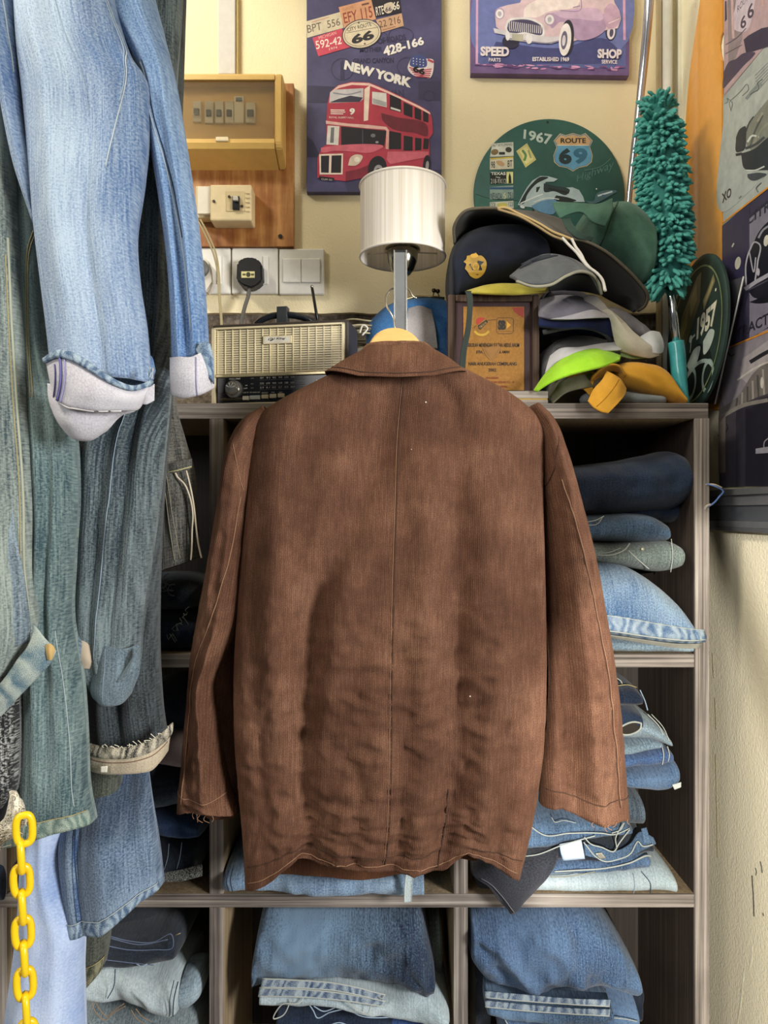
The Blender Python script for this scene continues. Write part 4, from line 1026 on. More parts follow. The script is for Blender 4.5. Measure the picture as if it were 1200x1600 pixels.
for dx, y2 in ((678, 454), (684, 455)):
    tube('clasp_arm', [at(dx - 2 if dx == 678 else dx + 2, 463, 1.279), at(dx, y2 + 3, 1.279)], .0012, plain('#c9b98d', .2, .95), po, n=0)
    lathe('clasp_ball', [(0, -.004), (.003, -.0028), (.004, 0), (.003, .0028), (0, .004)], plain('#5b503a', .2, .95), at(dx, y2, 1.279), po, 'Z', 18)

# ------------------------------------------------------------------ award plaque
M_wood2 = wood_mat('walnut_frame', 'Z', [(.3, '#33261f'), (.55, '#4b3a30'), (.75, '#6a5546')])
plq = thing('award_plaque', 'dark wooden award plaque with engraved gold plate on the shelf', 'plaque', (at(771, 620, 1.20).x, 1.20, TOPZ))
PYY = 1.20
def FR(x0, x1, y0, y1, ya, yb, m, nm, par, bev=.001):
    a, b = at(x0, y1, ya), at(x1, y0, ya); return box(nm, (a.x, b.x, ya, yb, max(a.z, TOPZ), b.z), m, par, bev)
FR(700, 843, 461, 640, PYY + .004, PYY + .022, M_wood2, 'backing', plq, .0015)
for x0, x1, y0, y1 in ((700, 712, 460, 640), (832, 843, 460, 640), (712, 832, 460, 471)): FR(x0, x1, y0, y1, PYY - .004, PYY + .005, wood_mat('walnut_moulding', 'Z', [(.3, '#4a3d36'), (.55, '#64564c'), (.75, '#84766a')]) if False else M_wood2, 'frame_moulding', plq, .002)
FR(712, 832, 471, 640, PYY + .002, PYY + .005, plain('#3a2426', .5), 'mat_board', plq, 0)
FR(724, 819, 479, 610, PYY + .0005, PYY + .0025, NT('brushed_gold').m if False else plain('#a9793c', .38, .35, .16, name='engraved_gold', scale=240), 'gold_plate', plq, .0004)
A = Art(plane_y(PYY + .0003), (0, -1, 0), 7.5, 700, 450)
BKT, RDT = '#2e2318', '#8a3a22'
A.poly([(752, 228), (888, 226), (886, 350), (830, 320), (775, 275)], '#a03c2c')
A.poly([(330, 410), (340, 360), (390, 345), (430, 350), (380, 405), (345, 430)], '#b03a2c', True); A.poly([(350, 440), (450, 370), (470, 400), (380, 490), (360, 480)], '#3b3024'); A.poly([(362, 455), (440, 395), (455, 410), (380, 475)], '#8f7442'); A.text('LTS', [(370, 455), (430, 405), (445, 425), (388, 475)], BKT, .02)
A.line([(310, 505), (350, 540), (400, 550), (450, 535), (478, 505)], 26, '#c9a238'); A.line([(330, 440), (300, 470)], 8, '#5b4526'); A.line([(450, 380), (560, 370)], 10, '#6b4e2c')
q = [(572, 370), (585, 350), (745, 350), (770, 375), (765, 510), (745, 535), (590, 535), (570, 510), (572, 370)]
A.line(q, 6, '#5a3f24', False); A.text('SB', [(585, 378), (680, 378), (676, 492), (585, 492)], '#2b2620', .07); A.poly([(682, 385), (738, 435), (682, 480), (690, 435)], '#d9a03c'); A.line([(590, 508), (740, 508)], 4, '#5a3f24', False)
for body, x0, x1, y0, y1, c in (('SEKOLAH MENENGAH SULTAN ABDUL HALIM', 230, 834, 646, 692, BKT), ('JITRA, KEDAH DARUL AMAN', 330, 718, 732, 776, BKT), ('HARI ANUGERAH CEMERLANG', 242, 804, 868, 908, BKT), ('2002', 472, 566, 942, 980, BKT), ('ANUGERAH', 445, 592, 1042, 1066, RDT), ('KECEMERLANGAN SUKAN T.2 - 15', 340, 778, 1090, 1116, RDT), ('KELAB BOLASEPAK', 440, 700, 1142, 1166, RDT)):
    A.tbox(body, x0, y0, x1, y1, c, .02)
A.poly([(400, 700), (620, 700), (570, 800), (510, 850), (450, 800)], '#94682f', True); A.line([(430, 720), (510, 840), (600, 720)], 5, '#6b4e2c', False)
A.build('engraving', plq)
pb = thing('wooden_base', 'low wooden plinth with a thin brass line lying below the plaque', 'plinth', (at(810, 628, 1.15).x, 1.15, TOPZ))
a, b = at(748, 632, 1.152), at(856, 612, 1.152)
box('lower_board', (a.x, b.x, 1.150, 1.192, TOPZ, TOPZ + .0085), M_wx, pb, .001)
box('brass_line', (a.x, b.x - .001, 1.1508, 1.191, TOPZ + .0085, TOPZ + .0105), plain('#c9a757', .3, .6), pb, 0)
box('upper_board', (a.x, b.x, 1.150, 1.192, TOPZ + .0105, b.z + .001), M_wx, pb, .001)

# ------------------------------------------------------------------ caps
def cloth(name, c1, c2, sc_=70, rough=.9, sheen=.15):
    t = NT(name); v = t.coords('UV', (1, 1, 1)); f = t.noise(v, 900, 2, .6); g = t.noise(v, sc_ * .35, 4, .6)
    t.color(t.ramp(t.math('MULTIPLY_ADD', f, .4, t.math('MULTIPLY', g, .65)), [(.36, c1), (.68, c2)])); t.set(Roughness=rough, Sheen_Weight=sheen, Specular_IOR_Level=.2); t.bump(f, .35, .0008); return t.m
k6 = lambda x, y, Y=1.2: (690 + x / 3.53, 300 + y / 3.53, Y)
def k6s(st, Y, dep):   # stations along x: (x, top, bottom)
    return [(690 + x / 3.53, 300 + t / 3.53, 690 + x / 3.53, 300 + b / 3.53, Y, dep) for x, t, b in st]
GRP = 'heap of caps and hats beside the plaque'
G_green, G_olive, G_navy = cloth('green_cap_cotton', '#2f4f43', '#4f7463'), cloth('black_brown_felt', '#1b1814', '#2e2922'), cloth('navy_cap_cotton', '#10131d', '#1f2433')
G_grey, G_trim = cloth('charcoal_heather', '#3d4044', '#5b5e60'), plain('#a9a288', .8)

def capthing(label, px, py, Y, nm='baseball_cap', cat='cap'): return thing(nm, label, cat, at(px, py, Y), group=GRP)
# olive-grey cap squashed at the bottom
c0 = capthing('olive-grey cap flattened on the shelf under all the others', 930, 630, 1.2)
Loft('crown', k6s([(590, 1040, 1172), (700, 960, 1174), (850, 960, 1174), (1000, 1000, 1174), (1130, 1040, 1174), (1290, 1110, 1174)], 1.19, .14), cloth('olive_grey_cotton', '#454439', '#6e6c5e'), c0, nu=64, nv=60, wr=.006, wsc=(40, 30), round0=.02, round1=.02, cap0=True, cap1=True, push=.06)
Sheet('brim', [[k6(600, 1130, 1.17), k6(660, 1050, 1.16), k6(780, 1010, 1.16), k6(860, 1000, 1.17)], [k6(612, 1165, 1.15), k6(680, 1110, 1.145), k6(800, 1080, 1.145), k6(900, 1075, 1.15)]], cloth('olive_brim', '#54533f', '#7b7963'), c0)
Loft('grey_lining', k6s([(760, 1120, 1172), (900, 1085, 1173), (1060, 1110, 1173), (1240, 1130, 1173)], 1.17, .03), cloth('grey_blue_lining', '#5d6468', '#8a9092'), c0, nu=40, nv=40, wr=.003, round0=.01, round1=.01, cap0=True, cap1=True)
# mustard cap
c1 = capthing('mustard yellow cap lying on its side with strap loop at the front', 970, 630, 1.18)
MU = cloth('mustard_cotton', '#c08a25', '#dfa63c')
k5 = lambda x, y, Y=1.18: (820 + x / 4.615, 420 + y / 4.615, Y)
Loft('crown', [(820 + x / 4.615, 420 + t / 4.615, 820 + x / 4.615, 420 + b / 4.615, 1.18, .12) for x, t, b in ((660, 690, 830), (720, 668, 870), (800, 662, 895), (880, 672, 920), (960, 690, 945), (1010, 730, 960), (1070, 840, 975), (1140, 975, 992))], MU, c1, nu=64, nv=60, wr=.002, folds=((.2, .1, .75, .5, .08, -.003), (.6, .05, .85, .5, .1, .003)), cap0=True, cap1=True, round1=.006, push=.03)
Sheet('strap_loop', [[k5(505, 850, 1.160), k5(480, 800, 1.150), k5(520, 745, 1.140), k5(600, 695, 1.135), k5(680, 700, 1.140), k5(722, 770, 1.150)], [k5(530, 850, 1.162), k5(530, 815, 1.165), k5(560, 775, 1.168), k5(620, 735, 1.168), k5(675, 745, 1.168), k5(715, 800, 1.166)]], MU, c1, thick=.003)
fl_ = Sheet('strap_flap', [[k5(592, 740, 1.138), k5(640, 765, 1.128), k5(690, 800, 1.126), k5(728, 862, 1.130)], [k5(560, 800, 1.130), k5(610, 830, 1.120), k5(670, 860, 1.118), k5(722, 900, 1.124)], [k5(490, 880, 1.120), k5(550, 915, 1.110), k5(620, 950, 1.110), k5(690, 950, 1.114)], [k5(455, 955, 1.112), k5(500, 1005, 1.104), k5(545, 1030, 1.102), k5(600, 1042, 1.104)]], MU, c1, thick=.003, wr=.001)
fl_.seam([(.55, .05), (.5, .5), (.45, .95)], plain('#a87318', .9), .0006, 'stitch_line')
Sheet('brim', [[k5(300, 775, 1.175), k5(400, 750, 1.17), k5(500, 745, 1.17)], [k5(370, 850, 1.16), k5(430, 820, 1.155), k5(500, 800, 1.155)], [k5(412, 862, 1.15), k5(450, 855, 1.148), k5(490, 850, 1.148)], [k5(468, 915, 1.145), k5(475, 900, 1.145), k5(490, 880, 1.146)]], MU, c1, thick=.003)
# grey cap with white panel and neon brim
c2 = capthing('grey and white cap with a neon green brim', 900, 600, 1.22)
Loft('crown', k6s([(525, 950, 1090), (560, 880, 1110), (620, 820, 1100), (700, 775, 1080), (790, 762, 1060), (880, 775, 1020), (960, 810, 1000), (1010, 860, 980)], 1.215, .12), cloth('mid_grey_cotton', '#5a5a5c', '#7d7d7f'), c2, nu=64, nv=60, wr=.003, round0=.012, round1=.012, cap0=True, cap1=True, push=.05)
Sheet('front_panel', [[k6(600, 905, 1.195), k6(650, 868, 1.19), k6(760, 858, 1.185), k6(870, 840, 1.185), k6(985, 828, 1.19)], [k6(585, 950, 1.186), k6(640, 905, 1.18), k6(740, 880, 1.175), k6(860, 865, 1.175), k6(990, 850, 1.18)], [k6(572, 1000, 1.18), k6(640, 935, 1.172), k6(740, 895, 1.168), k6(860, 880, 1.168), k6(995, 872, 1.176)]], cloth('white_cotton', '#b9b9bf', '#dcdce0'), c2)
Sheet('brim', [[k6(512, 1096, 1.165), k6(580, 1000, 1.168), k6(660, 930, 1.17), k6(770, 882, 1.172), k6(880, 870, 1.176), k6(990, 908, 1.18)], [k6(514, 1098, 1.15), k6(590, 1020, 1.145), k6(680, 965, 1.142), k6(790, 920, 1.142), k6(880, 905, 1.15), k6(985, 915, 1.165)], [k6(520, 1099, 1.14), k6(600, 1048, 1.128), k6(700, 1010, 1.124), k6(820, 980, 1.124), k6(920, 955, 1.135), k6(984, 925, 1.155)]], cloth('neon_green_cotton', '#8fce1e', '#b4ee3a', rough=.8), c2, thick=.004)
Sheet('back_band', [[k6(990, 860, 1.19), k6(1040, 850, 1.19), k6(1120, 880, 1.19)], [k6(985, 905, 1.185), k6(1050, 920, 1.183), k6(1130, 915, 1.185)]], cloth('pale_green_cotton', '#7f9a5c', '#a3bd7c'), c2)
# navy brim with grey edged brim behind
c3 = capthing('dark navy cap pressed flat between the lilac and grey caps', 880, 520, 1.23)
Loft('crown', k6s([(520, 705, 770), (650, 690, 790), (780, 680, 800), (900, 690, 830), (960, 700, 850)], 1.235, .10), cloth('deep_navy_cotton', '#0d1330', '#1a2344'), c3, nu=48, nv=40, cap0=True, cap1=True, round0=.01, round1=.01, push=.05)
Sheet('brim', [[k6(535, 698, 1.18), k6(650, 708, 1.172), k6(780, 705, 1.172), k6(930, 698, 1.18)], [k6(535, 735, 1.175), k6(650, 745, 1.165), k6(780, 740, 1.165), k6(945, 745, 1.178)], [k6(540, 742, 1.18), k6(650, 752, 1.17), k6(790, 750, 1.17), k6(950, 800, 1.185)]], cloth('deep_navy_cotton', '#0d1330', '#1b2650'), c3, thick=.003)
c4 = capthing('charcoal cap with thick rounded brim edge above the grey dome', 870, 520, 1.21)
tube('brim_edge', [at(*k6(560, 775, 1.195)), at(*k6(660, 752, 1.183)), at(*k6(760, 742, 1.178)), at(*k6(860, 760, 1.18)), at(*k6(920, 800, 1.19)), at(*k6(935, 840, 1.2))], .0042, plain('#4b4d50', .8), c4, seg=12)
Loft('crown', k6s([(530, 760, 900), (600, 755, 880), (700, 750, 850), (800, 755, 850), (900, 780, 860)], 1.25, .07), cloth('dark_taupe_cotton', '#37332f', '#514c47'), c4, nu=48, nv=40, cap0=True, cap1=True, round0=.01, round1=.01, push=.05)
# lilac grey cap
c5 = capthing('lilac-grey cap with white underside edge above the navy brim', 880, 480, 1.2)
Sheet('brim', [[k6(535, 600, 1.21), k6(620, 578, 1.205), k6(720, 575, 1.2), k6(810, 600, 1.2), k6(870, 640, 1.205)], [k6(535, 650, 1.19), k6(620, 645, 1.175), k6(720, 640, 1.17), k6(820, 645, 1.172), k6(900, 665, 1.185)], [k6(535, 688, 1.18), k6(620, 702, 1.162), k6(720, 700, 1.158), k6(840, 692, 1.162), k6(932, 690, 1.178)]], cloth('lilac_grey_cotton', '#77737f', '#a39fac'), c5, thick=.004)
Sheet('brim_underedge', [[k6(660, 695, 1.156), k6(760, 665, 1.154), k6(830, 650, 1.158), k6(890, 668, 1.17)], [k6(600, 701, 1.157), k6(720, 702, 1.154), k6(840, 695, 1.158), k6(934, 692, 1.172)]], cloth('pale_lilac_cotton', '#b3afb9', '#cfccd4'), c5, thick=.002)
Loft('crown', k6s([(560, 540, 610), (650, 520, 600), (760, 530, 610), (830, 560, 640)], 1.22, .09), cloth('dark_lilac_cotton', '#4a4856', '#66636f'), c5, nu=48, nv=40, cap0=True, cap1=True, round0=.012, round1=.012, push=.04)
# white cap, twisted strap and grey mesh crown
c6 = capthing('off-white cap with twisted strap and sheer grey crown', 980, 560, 1.21)
Loft('crown', k6s([(905, 625, 690), (960, 612, 720), (1030, 635, 770), (1100, 680, 820), (1160, 730, 870), (1205, 790, 880), (1220, 830, 870)], 1.215, .09), cloth('grey_sheer_mesh', '#6f6b6e', '#9a9698'), c6, nu=56, nv=60, wr=.004, wsc=(40, 30), cap0=True, cap1=True, round0=.008, round1=.008, push=.045)
Sheet('strap', [[k6(782, 585, 1.19), k6(810, 570, 1.188), k6(845, 575, 1.188), k6(900, 625, 1.185)], [k6(800, 620, 1.186), k6(830, 640, 1.182), k6(870, 650, 1.18), k6(920, 650, 1.18)], [k6(850, 660, 1.182), k6(890, 675, 1.178), k6(935, 680, 1.175), k6(965, 690, 1.175)]], cloth('grey_white_cotton', '#a5a09e', '#c4c0bd'), c6, thick=.003)
Sheet('sweatband', [[k6(880, 655, 1.176), k6(905, 648, 1.172), k6(960, 680, 1.17), k6(1010, 725, 1.17)], [k6(925, 690, 1.172), k6(950, 690, 1.165), k6(1000, 740, 1.163), k6(1040, 760, 1.166)], [k6(945, 770, 1.172), k6(990, 770, 1.162), k6(1060, 800, 1.160), k6(1110, 820, 1.166)], [k6(960, 830, 1.176), k6(1030, 850, 1.165), k6(1110, 865, 1.164), k6(1170, 865, 1.17)], [k6(985, 875, 1.182), k6(1070, 900, 1.172), k6(1150, 915, 1.172), k6(1200, 900, 1.178)]], cloth('off_white_cotton', '#bdb5a2', '#dfd9c9'), c6, thick=.004, wr=.001)
Sheet('side_panel', [[k6(1095, 800, 1.176), k6(1150, 770, 1.178), k6(1200, 775, 1.188)], [k6(1110, 830, 1.17), k6(1165, 815, 1.17), k6(1218, 820, 1.185)], [k6(1130, 860, 1.168), k6(1180, 860, 1.168), k6(1222, 855, 1.184)], [k6(1150, 885, 1.17), k6(1190, 892, 1.17), k6(1216, 885, 1.184)]], cloth('white_cotton_panel', '#bfc3c6', '#e0e3e5'), c6, thick=.003)
# yellow brim
c7 = capthing('yellow cap brim resting on top of the plaque under the navy cap', 790, 455, 1.19)
Sheet('brim', [[k6(130, 552, 1.215), k6(250, 518, 1.215), k6(420, 515, 1.215), k6(582, 530, 1.215)], [k6(138, 552, 1.185), k6(250, 530, 1.17), k6(420, 524, 1.17), k6(582, 534, 1.19)], [k6(150, 555, 1.178), k6(250, 552, 1.162), k6(420, 553, 1.162), k6(575, 545, 1.182)], [k6(160, 558, 1.20), k6(250, 558, 1.20), k6(420, 560, 1.20), k6(570, 552, 1.205)]], cloth('yellow_cotton', '#a99c36', '#cfc356'), c7, thick=.003)
# navy cap with emblem
c8 = capthing('navy cap with gold crest and dusty charcoal brim on the plaque', 790, 450, 1.2)
Lc = Loft('crown', k6s([(46, 340, 480), (60, 290, 548), (110, 215, 552), (190, 165, 535), (290, 142, 505), (390, 140, 470), (480, 155, 440), (560, 225, 420), (620, 300, 400)], 1.20, .15), G_navy, c8, nu=72, nv=72, wr=.002, round0=.006, round1=.02, cap0=True, cap1=True, push=.055)
def pole_dist(P): return P
# crest follows the crown surface
def crown_hit(px, py, lift=.0006):
    best = None
    for i in range(1, 36):
        for j in range(2, 70):
            u, v = j / 72, i / 72
            P = Lc.at(u, v, lift); d_ = P - Vector((0, 0, CAMZ)); qx, qy = 600 + d_.x / d_.y * F, 800 - d_.z / d_.y * F
            e = (qx - px) ** 2 + (qy - py) ** 2
            if best is None or e < best[0]: best = (e, P)
    return best[1]
_gy = [[crown_hit(*k6(130 + 28 * a, 335 + 36 * b)[:2]) for a in range(5)] for b in range(5)]
def crest_map(px, py):
    a = ((px - 690) * 3.53 - 130) / 28; b = ((py - 300) * 3.53 - 335) / 36
    a = min(3.999, max(0, a)); b = min(3.999, max(0, b)); i, j = int(b), int(a); fi, fj = b - i, a - j
    Y = (_gy[i][j].y*(1-fj)+_gy[i][j+1].y*fj)*(1-fi)+(_gy[i+1][j].y*(1-fj)+_gy[i+1][j+1].y*fj)*fi
    return at(px, py, Y - .0012)
A = Art(crest_map, (0, -1, 0), 3.53, 690, 300, step=.00006, rough=.5)
GD = '#a5822f'
A.poly([(140, 352), (170, 345), (190, 335), (200, 350), (215, 350), (245, 380), (243, 430), (225, 460), (190, 478), (160, 465), (140, 435), (130, 425), (135, 395), (122, 385), (135, 372)], GD, True)
A.poly([(150, 400), (165, 420), (175, 450), (200, 460), (225, 430), (215, 405), (235, 385), (200, 378), (195, 395), (210, 410), (195, 430), (175, 430), (160, 395)], '#1a1a22'); A.ell(190, 412, 18, 22, '#c79c3a'); A.ell(180, 352, 22, 12, '#c79c3a')
A.build('gold_crest', c8)
Sheet('brim', [[k6(375, 468, 1.135), k6(470, 395, 1.145), k6(560, 350, 1.15), k6(690, 362, 1.15), k6(800, 420, 1.15), k6(890, 530, 1.16)], [k6(400, 480, 1.125), k6(480, 440, 1.125), k6(580, 400, 1.125), k6(700, 395, 1.125), k6(800, 440, 1.13), k6(885, 545, 1.15)], [k6(415, 492, 1.118), k6(500, 512, 1.11), k6(600, 505, 1.108), k6(700, 455, 1.11), k6(800, 445, 1.118), k6(880, 560, 1.145)]], G_grey, c8, thick=.004, wr=.0006)
tube('brim_trim', [at(*k6(*q)) for q in ((412, 492, 1.115), (500, 520, 1.107), (600, 512, 1.105), (690, 462, 1.107), (760, 438, 1.11), (820, 450, 1.118), (860, 490, 1.13), (882, 565, 1.142))], .0022, plain('#8a8878', .8), c8, seg=10)
Sheet('brim_underside', [[k6(590, 520, 1.125), k6(690, 470, 1.125), k6(800, 460, 1.13), k6(880, 560, 1.15)], [k6(590, 545, 1.17), k6(690, 540, 1.19), k6(800, 550, 1.19), k6(880, 568, 1.18)]], plain('#14161c', .9), c8, thick=.002)
for a_, b_ in (((430, 420), (520, 372)), ((440, 400), (600, 345)), ((500, 385), (640, 350))):
    tube('crown_fold', [at(*k6(*a_, 1.136)), at(*k6((a_[0]+b_[0])/2, (a_[1]+b_[1])/2 - 6, 1.134)), at(*k6(*b_, 1.14))], .0026, plain('#2b2e36', .9), c8, seg=8, taper=lambda q: .4 + .6 * math.sin(math.pi * q))
st8 = Sheet('chin_strap', [[k6(128, 545, 1.176), k6(165, 548, 1.176)], [k6(138, 580, 1.174), k6(172, 580, 1.174)], [k6(140, 660, 1.174), k6(170, 660, 1.174)], [k6(130, 760, 1.176), k6(160, 770, 1.176)], [k6(108, 860, 1.178), k6(140, 870, 1.178)], [k6(95, 990, 1.18), k6(130, 990, 1.18)]], plain('#25302b', .8), c8, thick=.002, nu=8, label='dark green strap')
# brown-black wide-brimmed hat
c9 = capthing('black wide-brimmed hat with pale edge and hanging white cord', 880, 400, 1.25, 'brimmed_hat', 'hat')
edge = [(72, 285, 1.21), (72, 180, 1.185), (120, 112, 1.17), (240, 88, 1.16), (340, 98, 1.155), (450, 142, 1.15), (560, 195, 1.148), (650, 250, 1.146), (780, 268, 1.146), (900, 325, 1.148), (1000, 405, 1.155), (1080, 485, 1.165), (1138, 570, 1.18), (1126, 622, 1.20), (1085, 655, 1.23)]
mid_ = [(76, 290, 1.225), (120, 220, 1.24), (190, 170, 1.25), (280, 150, 1.25), (360, 160, 1.25), (460, 200, 1.25), (560, 270, 1.25), (640, 330, 1.25), (740, 380, 1.25), (840, 430, 1.25), (930, 500, 1.25), (1000, 560, 1.25), (1060, 610, 1.25), (1070, 632, 1.25), (1075, 655, 1.25)]
inn = [(90, 330, 1.27), (150, 300, 1.29), (220, 280, 1.30), (300, 270, 1.30), (400, 280, 1.30), (500, 320, 1.30), (600, 380, 1.30), (680, 440, 1.30), (760, 490, 1.30), (840, 540, 1.30), (920, 590, 1.30), (980, 620, 1.30), (1030, 645, 1.30), (1050, 655, 1.29), (1060, 665, 1.28)]
Sheet('brim', [[k6(*q) for q in edge], [k6(*q) for q in mid_], [k6(*q) for q in inn]], G_olive, c9, nu=90, nv=20, thick=.003)
Sheet('brim_top', [[k6(310, 92, 1.158), k6(420, 100, 1.2), k6(560, 120, 1.22), k6(680, 160, 1.22), k6(760, 230, 1.19)], [k6(340, 96, 1.153), k6(450, 136, 1.148), k6(560, 188, 1.146), k6(650, 243, 1.144), k6(780, 262, 1.144)]], cloth('dusty_black_felt', '#35312b', '#4d473e'), c9, thick=.002)
tube('edge_binding', [at(*k6(x, y, Y - .001)) for x, y, Y in edge], .0024, plain('#5e574a', .8), c9, seg=8)
Loft('crown', k6s([(330, 105, 200), (420, 95, 230), (560, 110, 270), (700, 150, 300), (820, 220, 330)], 1.24, .12), G_olive, c9, nu=56, nv=40, cap0=True, cap1=True, round0=.02, round1=.02, push=.07)
tube('tan_cord', [at(*k6(*q)) for q in ((308, 92, 1.15), (330, 86, 1.148), (430, 122, 1.143), (540, 175, 1.140), (620, 222, 1.138), (680, 245, 1.136), (722, 262, 1.136))], .0019, plain('#b79d6a', .7), c9, seg=8)
tube('tan_cord', [at(*k6(*q)) for q in ((312, 96, 1.148), (430, 134, 1.141), (530, 190, 1.138), (620, 245, 1.136), (690, 270, 1.136))], .0019, plain('#9c8660', .7), c9, seg=8)
for q_ in (((665, 252), (700, 290), (745, 335), (775, 375), (805, 410), (850, 442), (885, 480), (905, 548)), ((718, 258), (738, 300), (770, 345), (790, 385), (820, 420), (865, 455), (892, 500), (900, 545))):
    tube('white_cord', [at(*k6(x, y, 1.128 - .01 * (k / 7))) for k, (x, y) in enumerate(q_)], .0021, plain('#cfcbc2', .7), c9, seg=8)
# green cap on top
c10 = capthing('faded green cap on top of the heap, strap opening facing out', 940, 340, 1.2)
Lg = Loft('crown', k6s([(800, 95, 180), (840, 72, 262), (900, 42, 320), (970, 20, 372), (1040, 16, 425), (1110, 55, 468), (1150, 110, 480), (1178, 190, 450), (1184, 260, 400)], 1.19, .13), G_green, c10, nu=72, nv=72, wr=.002, folds=((.2, .3, .8, .45, .08, .003), (.3, .6, .9, .7, .1, -.002)), round1=.01, cap0=True, cap1=True, push=.045)
Lg.seam([(.04, .45), (.3, .33), (.7, .24), (.97, .2)], plain('#2b483c', .9), .0008, 'panel_seam')
Sheet('back_arch', [[k6(612, 58, 1.15), k6(700, 60, 1.148), k6(780, 66, 1.15), k6(850, 70, 1.155), k6(940, 40, 1.17)], [k6(628, 105, 1.146), k6(700, 98, 1.143), k6(770, 98, 1.144), k6(850, 120, 1.147), k6(940, 110, 1.155)], [k6(652, 148, 1.146), k6(700, 124, 1.142), k6(770, 112, 1.142), k6(838, 170, 1.145), k6(900, 190, 1.15)]], G_green, c10, thick=.003, wr=.0012)
Sheet('adjuster_strap', [[k6(664, 150, 1.146), k6(706, 140, 1.146)], [k6(686, 200, 1.142), k6(728, 185, 1.142)], [k6(740, 250, 1.14), k6(770, 225, 1.14)], [k6(826, 272, 1.146), k6(836, 250, 1.146)]], cloth('dark_green_webbing', '#24352f', '#3a5047'), c10, thick=.002, nu=10)

# ------------------------------------------------------------------ teal duster
TEAL = plain('#4a9b93', .9, mottle=.2, name='teal_chenille', scale=90)
du = thing('chenille_duster', 'teal chenille duster standing head up, leaning in the wall corner', 'duster', at(1071, 632, 1.2))
ax = [Vector(at(1028, 172, 1.25)), Vector(at(1032, 240, 1.24)), Vector(at(1038, 310, 1.225)), Vector(at(1043, 380, 1.21)), Vector(at(1044, 440, 1.20))]
axs = crv(ax, 60)
rnd = random.Random(11)
CORE = plain('#276b67', .9)
tube('core', ax, .026, CORE, du, seg=16, taper=lambda q: .55 + .6 * math.sin(math.pi * min(1, q * .9 + .05)) ** .6)
V, Fc = [], []
def capsule(p, d, ln_, r, bend):
    d = d.normalized(); a = d.orthogonal().normalized(); b = d.cross(a); base = len(V)
    seg, ns = 7, 7
    for k in range(ns):
        t = k / (ns - 1); rr = r * (1 if t < .8 else math.sqrt(max(.03, 1 - ((t - .8) / .2) ** 2)))
        c = p + d * (ln_ * t) + bend * (t * t) * ln_
        rr *= 1 + .12 * math.sin(t * 26)
        for j in range(seg):
            an = 2 * math.pi * j / seg; V.append(c + (a * math.cos(an) + b * math.sin(an)) * rr)
    for k in range(ns - 1):
        for j in range(seg): Fc.append((base+k*seg+j, base+k*seg+(j+1)%seg, base+(k+1)*seg+(j+1)%seg, base+(k+1)*seg+j))
    Fc.append(tuple(base+(ns-1)*seg+j for j in range(seg)))
for i in range(58):
    q = i / 57; c = Vector(axs[int(q * 59)])
    rr = .024 * (.6 + .55 * math.sin(math.pi * min(1, q * .9 + .05)) ** .6)
    for j in range(15):
        an = 2 * math.pi * (j + .5 * (i % 2)) / 15 + rnd.uniform(-.16, .16)
        out = Vector((math.cos(an), math.sin(an), rnd.uniform(-.25, .35) + (.9 if q < .06 else 0) - (.5 if q > .94 else 0)))
        side = Vector((-math.sin(an), math.cos(an), 0))
        capsule(c + out.normalized() * rr * .7, out + side * rnd.uniform(-.55, .55), rnd.uniform(.020, .030), rnd.uniform(.0034, .0042), Vector((0, 0, rnd.uniform(-.5, -.05))) + side * rnd.uniform(-.25, .25))
o = link('chenille_pile', mesh('chenille_pile', V, Fc, TEAL), du); o['kind'] = 'stuff'
a, b, c, d = at(1043, 425, 1.205), at(1050, 470, 1.2), at(1057, 540, 1.19), at(1062, 575, 1.185)
tube('chrome_tube', [a, b, c], 6.5 / F * 1.2, plain('#c3c6c8', .15, 1.0), du, n=0, seg=20)
tube('collar', [a, a + (b - a) * .28], 10 / F * 1.2, plain('#1e2b2c', .5), du, n=0, seg=20)
tube('handle', [at(1056, 535, 1.19), at(1058, 550, 1.189), at(1060, 575, 1.187), at(1065, 605, 1.184), at(1071, 631, 1.182)], 12.5 / F * 1.19, plain('#3f9ea2', .3, coat=.3), du, seg=20, taper=lambda q: 1 - .12 * q if q < .5 else (.94 - .9 * (q - .5)), label='teal plastic handle')

# ------------------------------------------------------------------ round sign leaning by the side wall
r2 = thing('round_sign', 'round green tin sign marked 1967 with motorcycle, leaning on the side wall', 'sign', (.525, 1.25, TOPZ))
cx_, cy_, cz_, RR = .5275, 1.25, TOPZ + .132, .131
nrm = Vector((-1, .04, .05)).normalized(); eu = Vector((0, 0, 1)).cross(nrm).normalized(); eu = eu if eu.y < 0 else -eu; ev = nrm.cross(eu); ev = ev if ev.z > 0 else -ev
Cn = Vector((cx_, cy_, cz_))
Rm = Matrix((eu, ev, nrm)).transposed()
lathe('disc', [(0, .003), (RR - .012, .003), (RR - .010, .004), (RR - .004, .005), (RR, .002), (RR, -.002), (0, -.002)], canvas('dark_green_print', '#182a28', '#26403a', 12), Cn, r2, 'Z', 90, rot=Rm)
lathe('rim_line', [(RR - .020, .0034), (RR - .017, .0034)], plain('#76845a', .5), Cn, r2, 'Z', 90, rot=Rm)
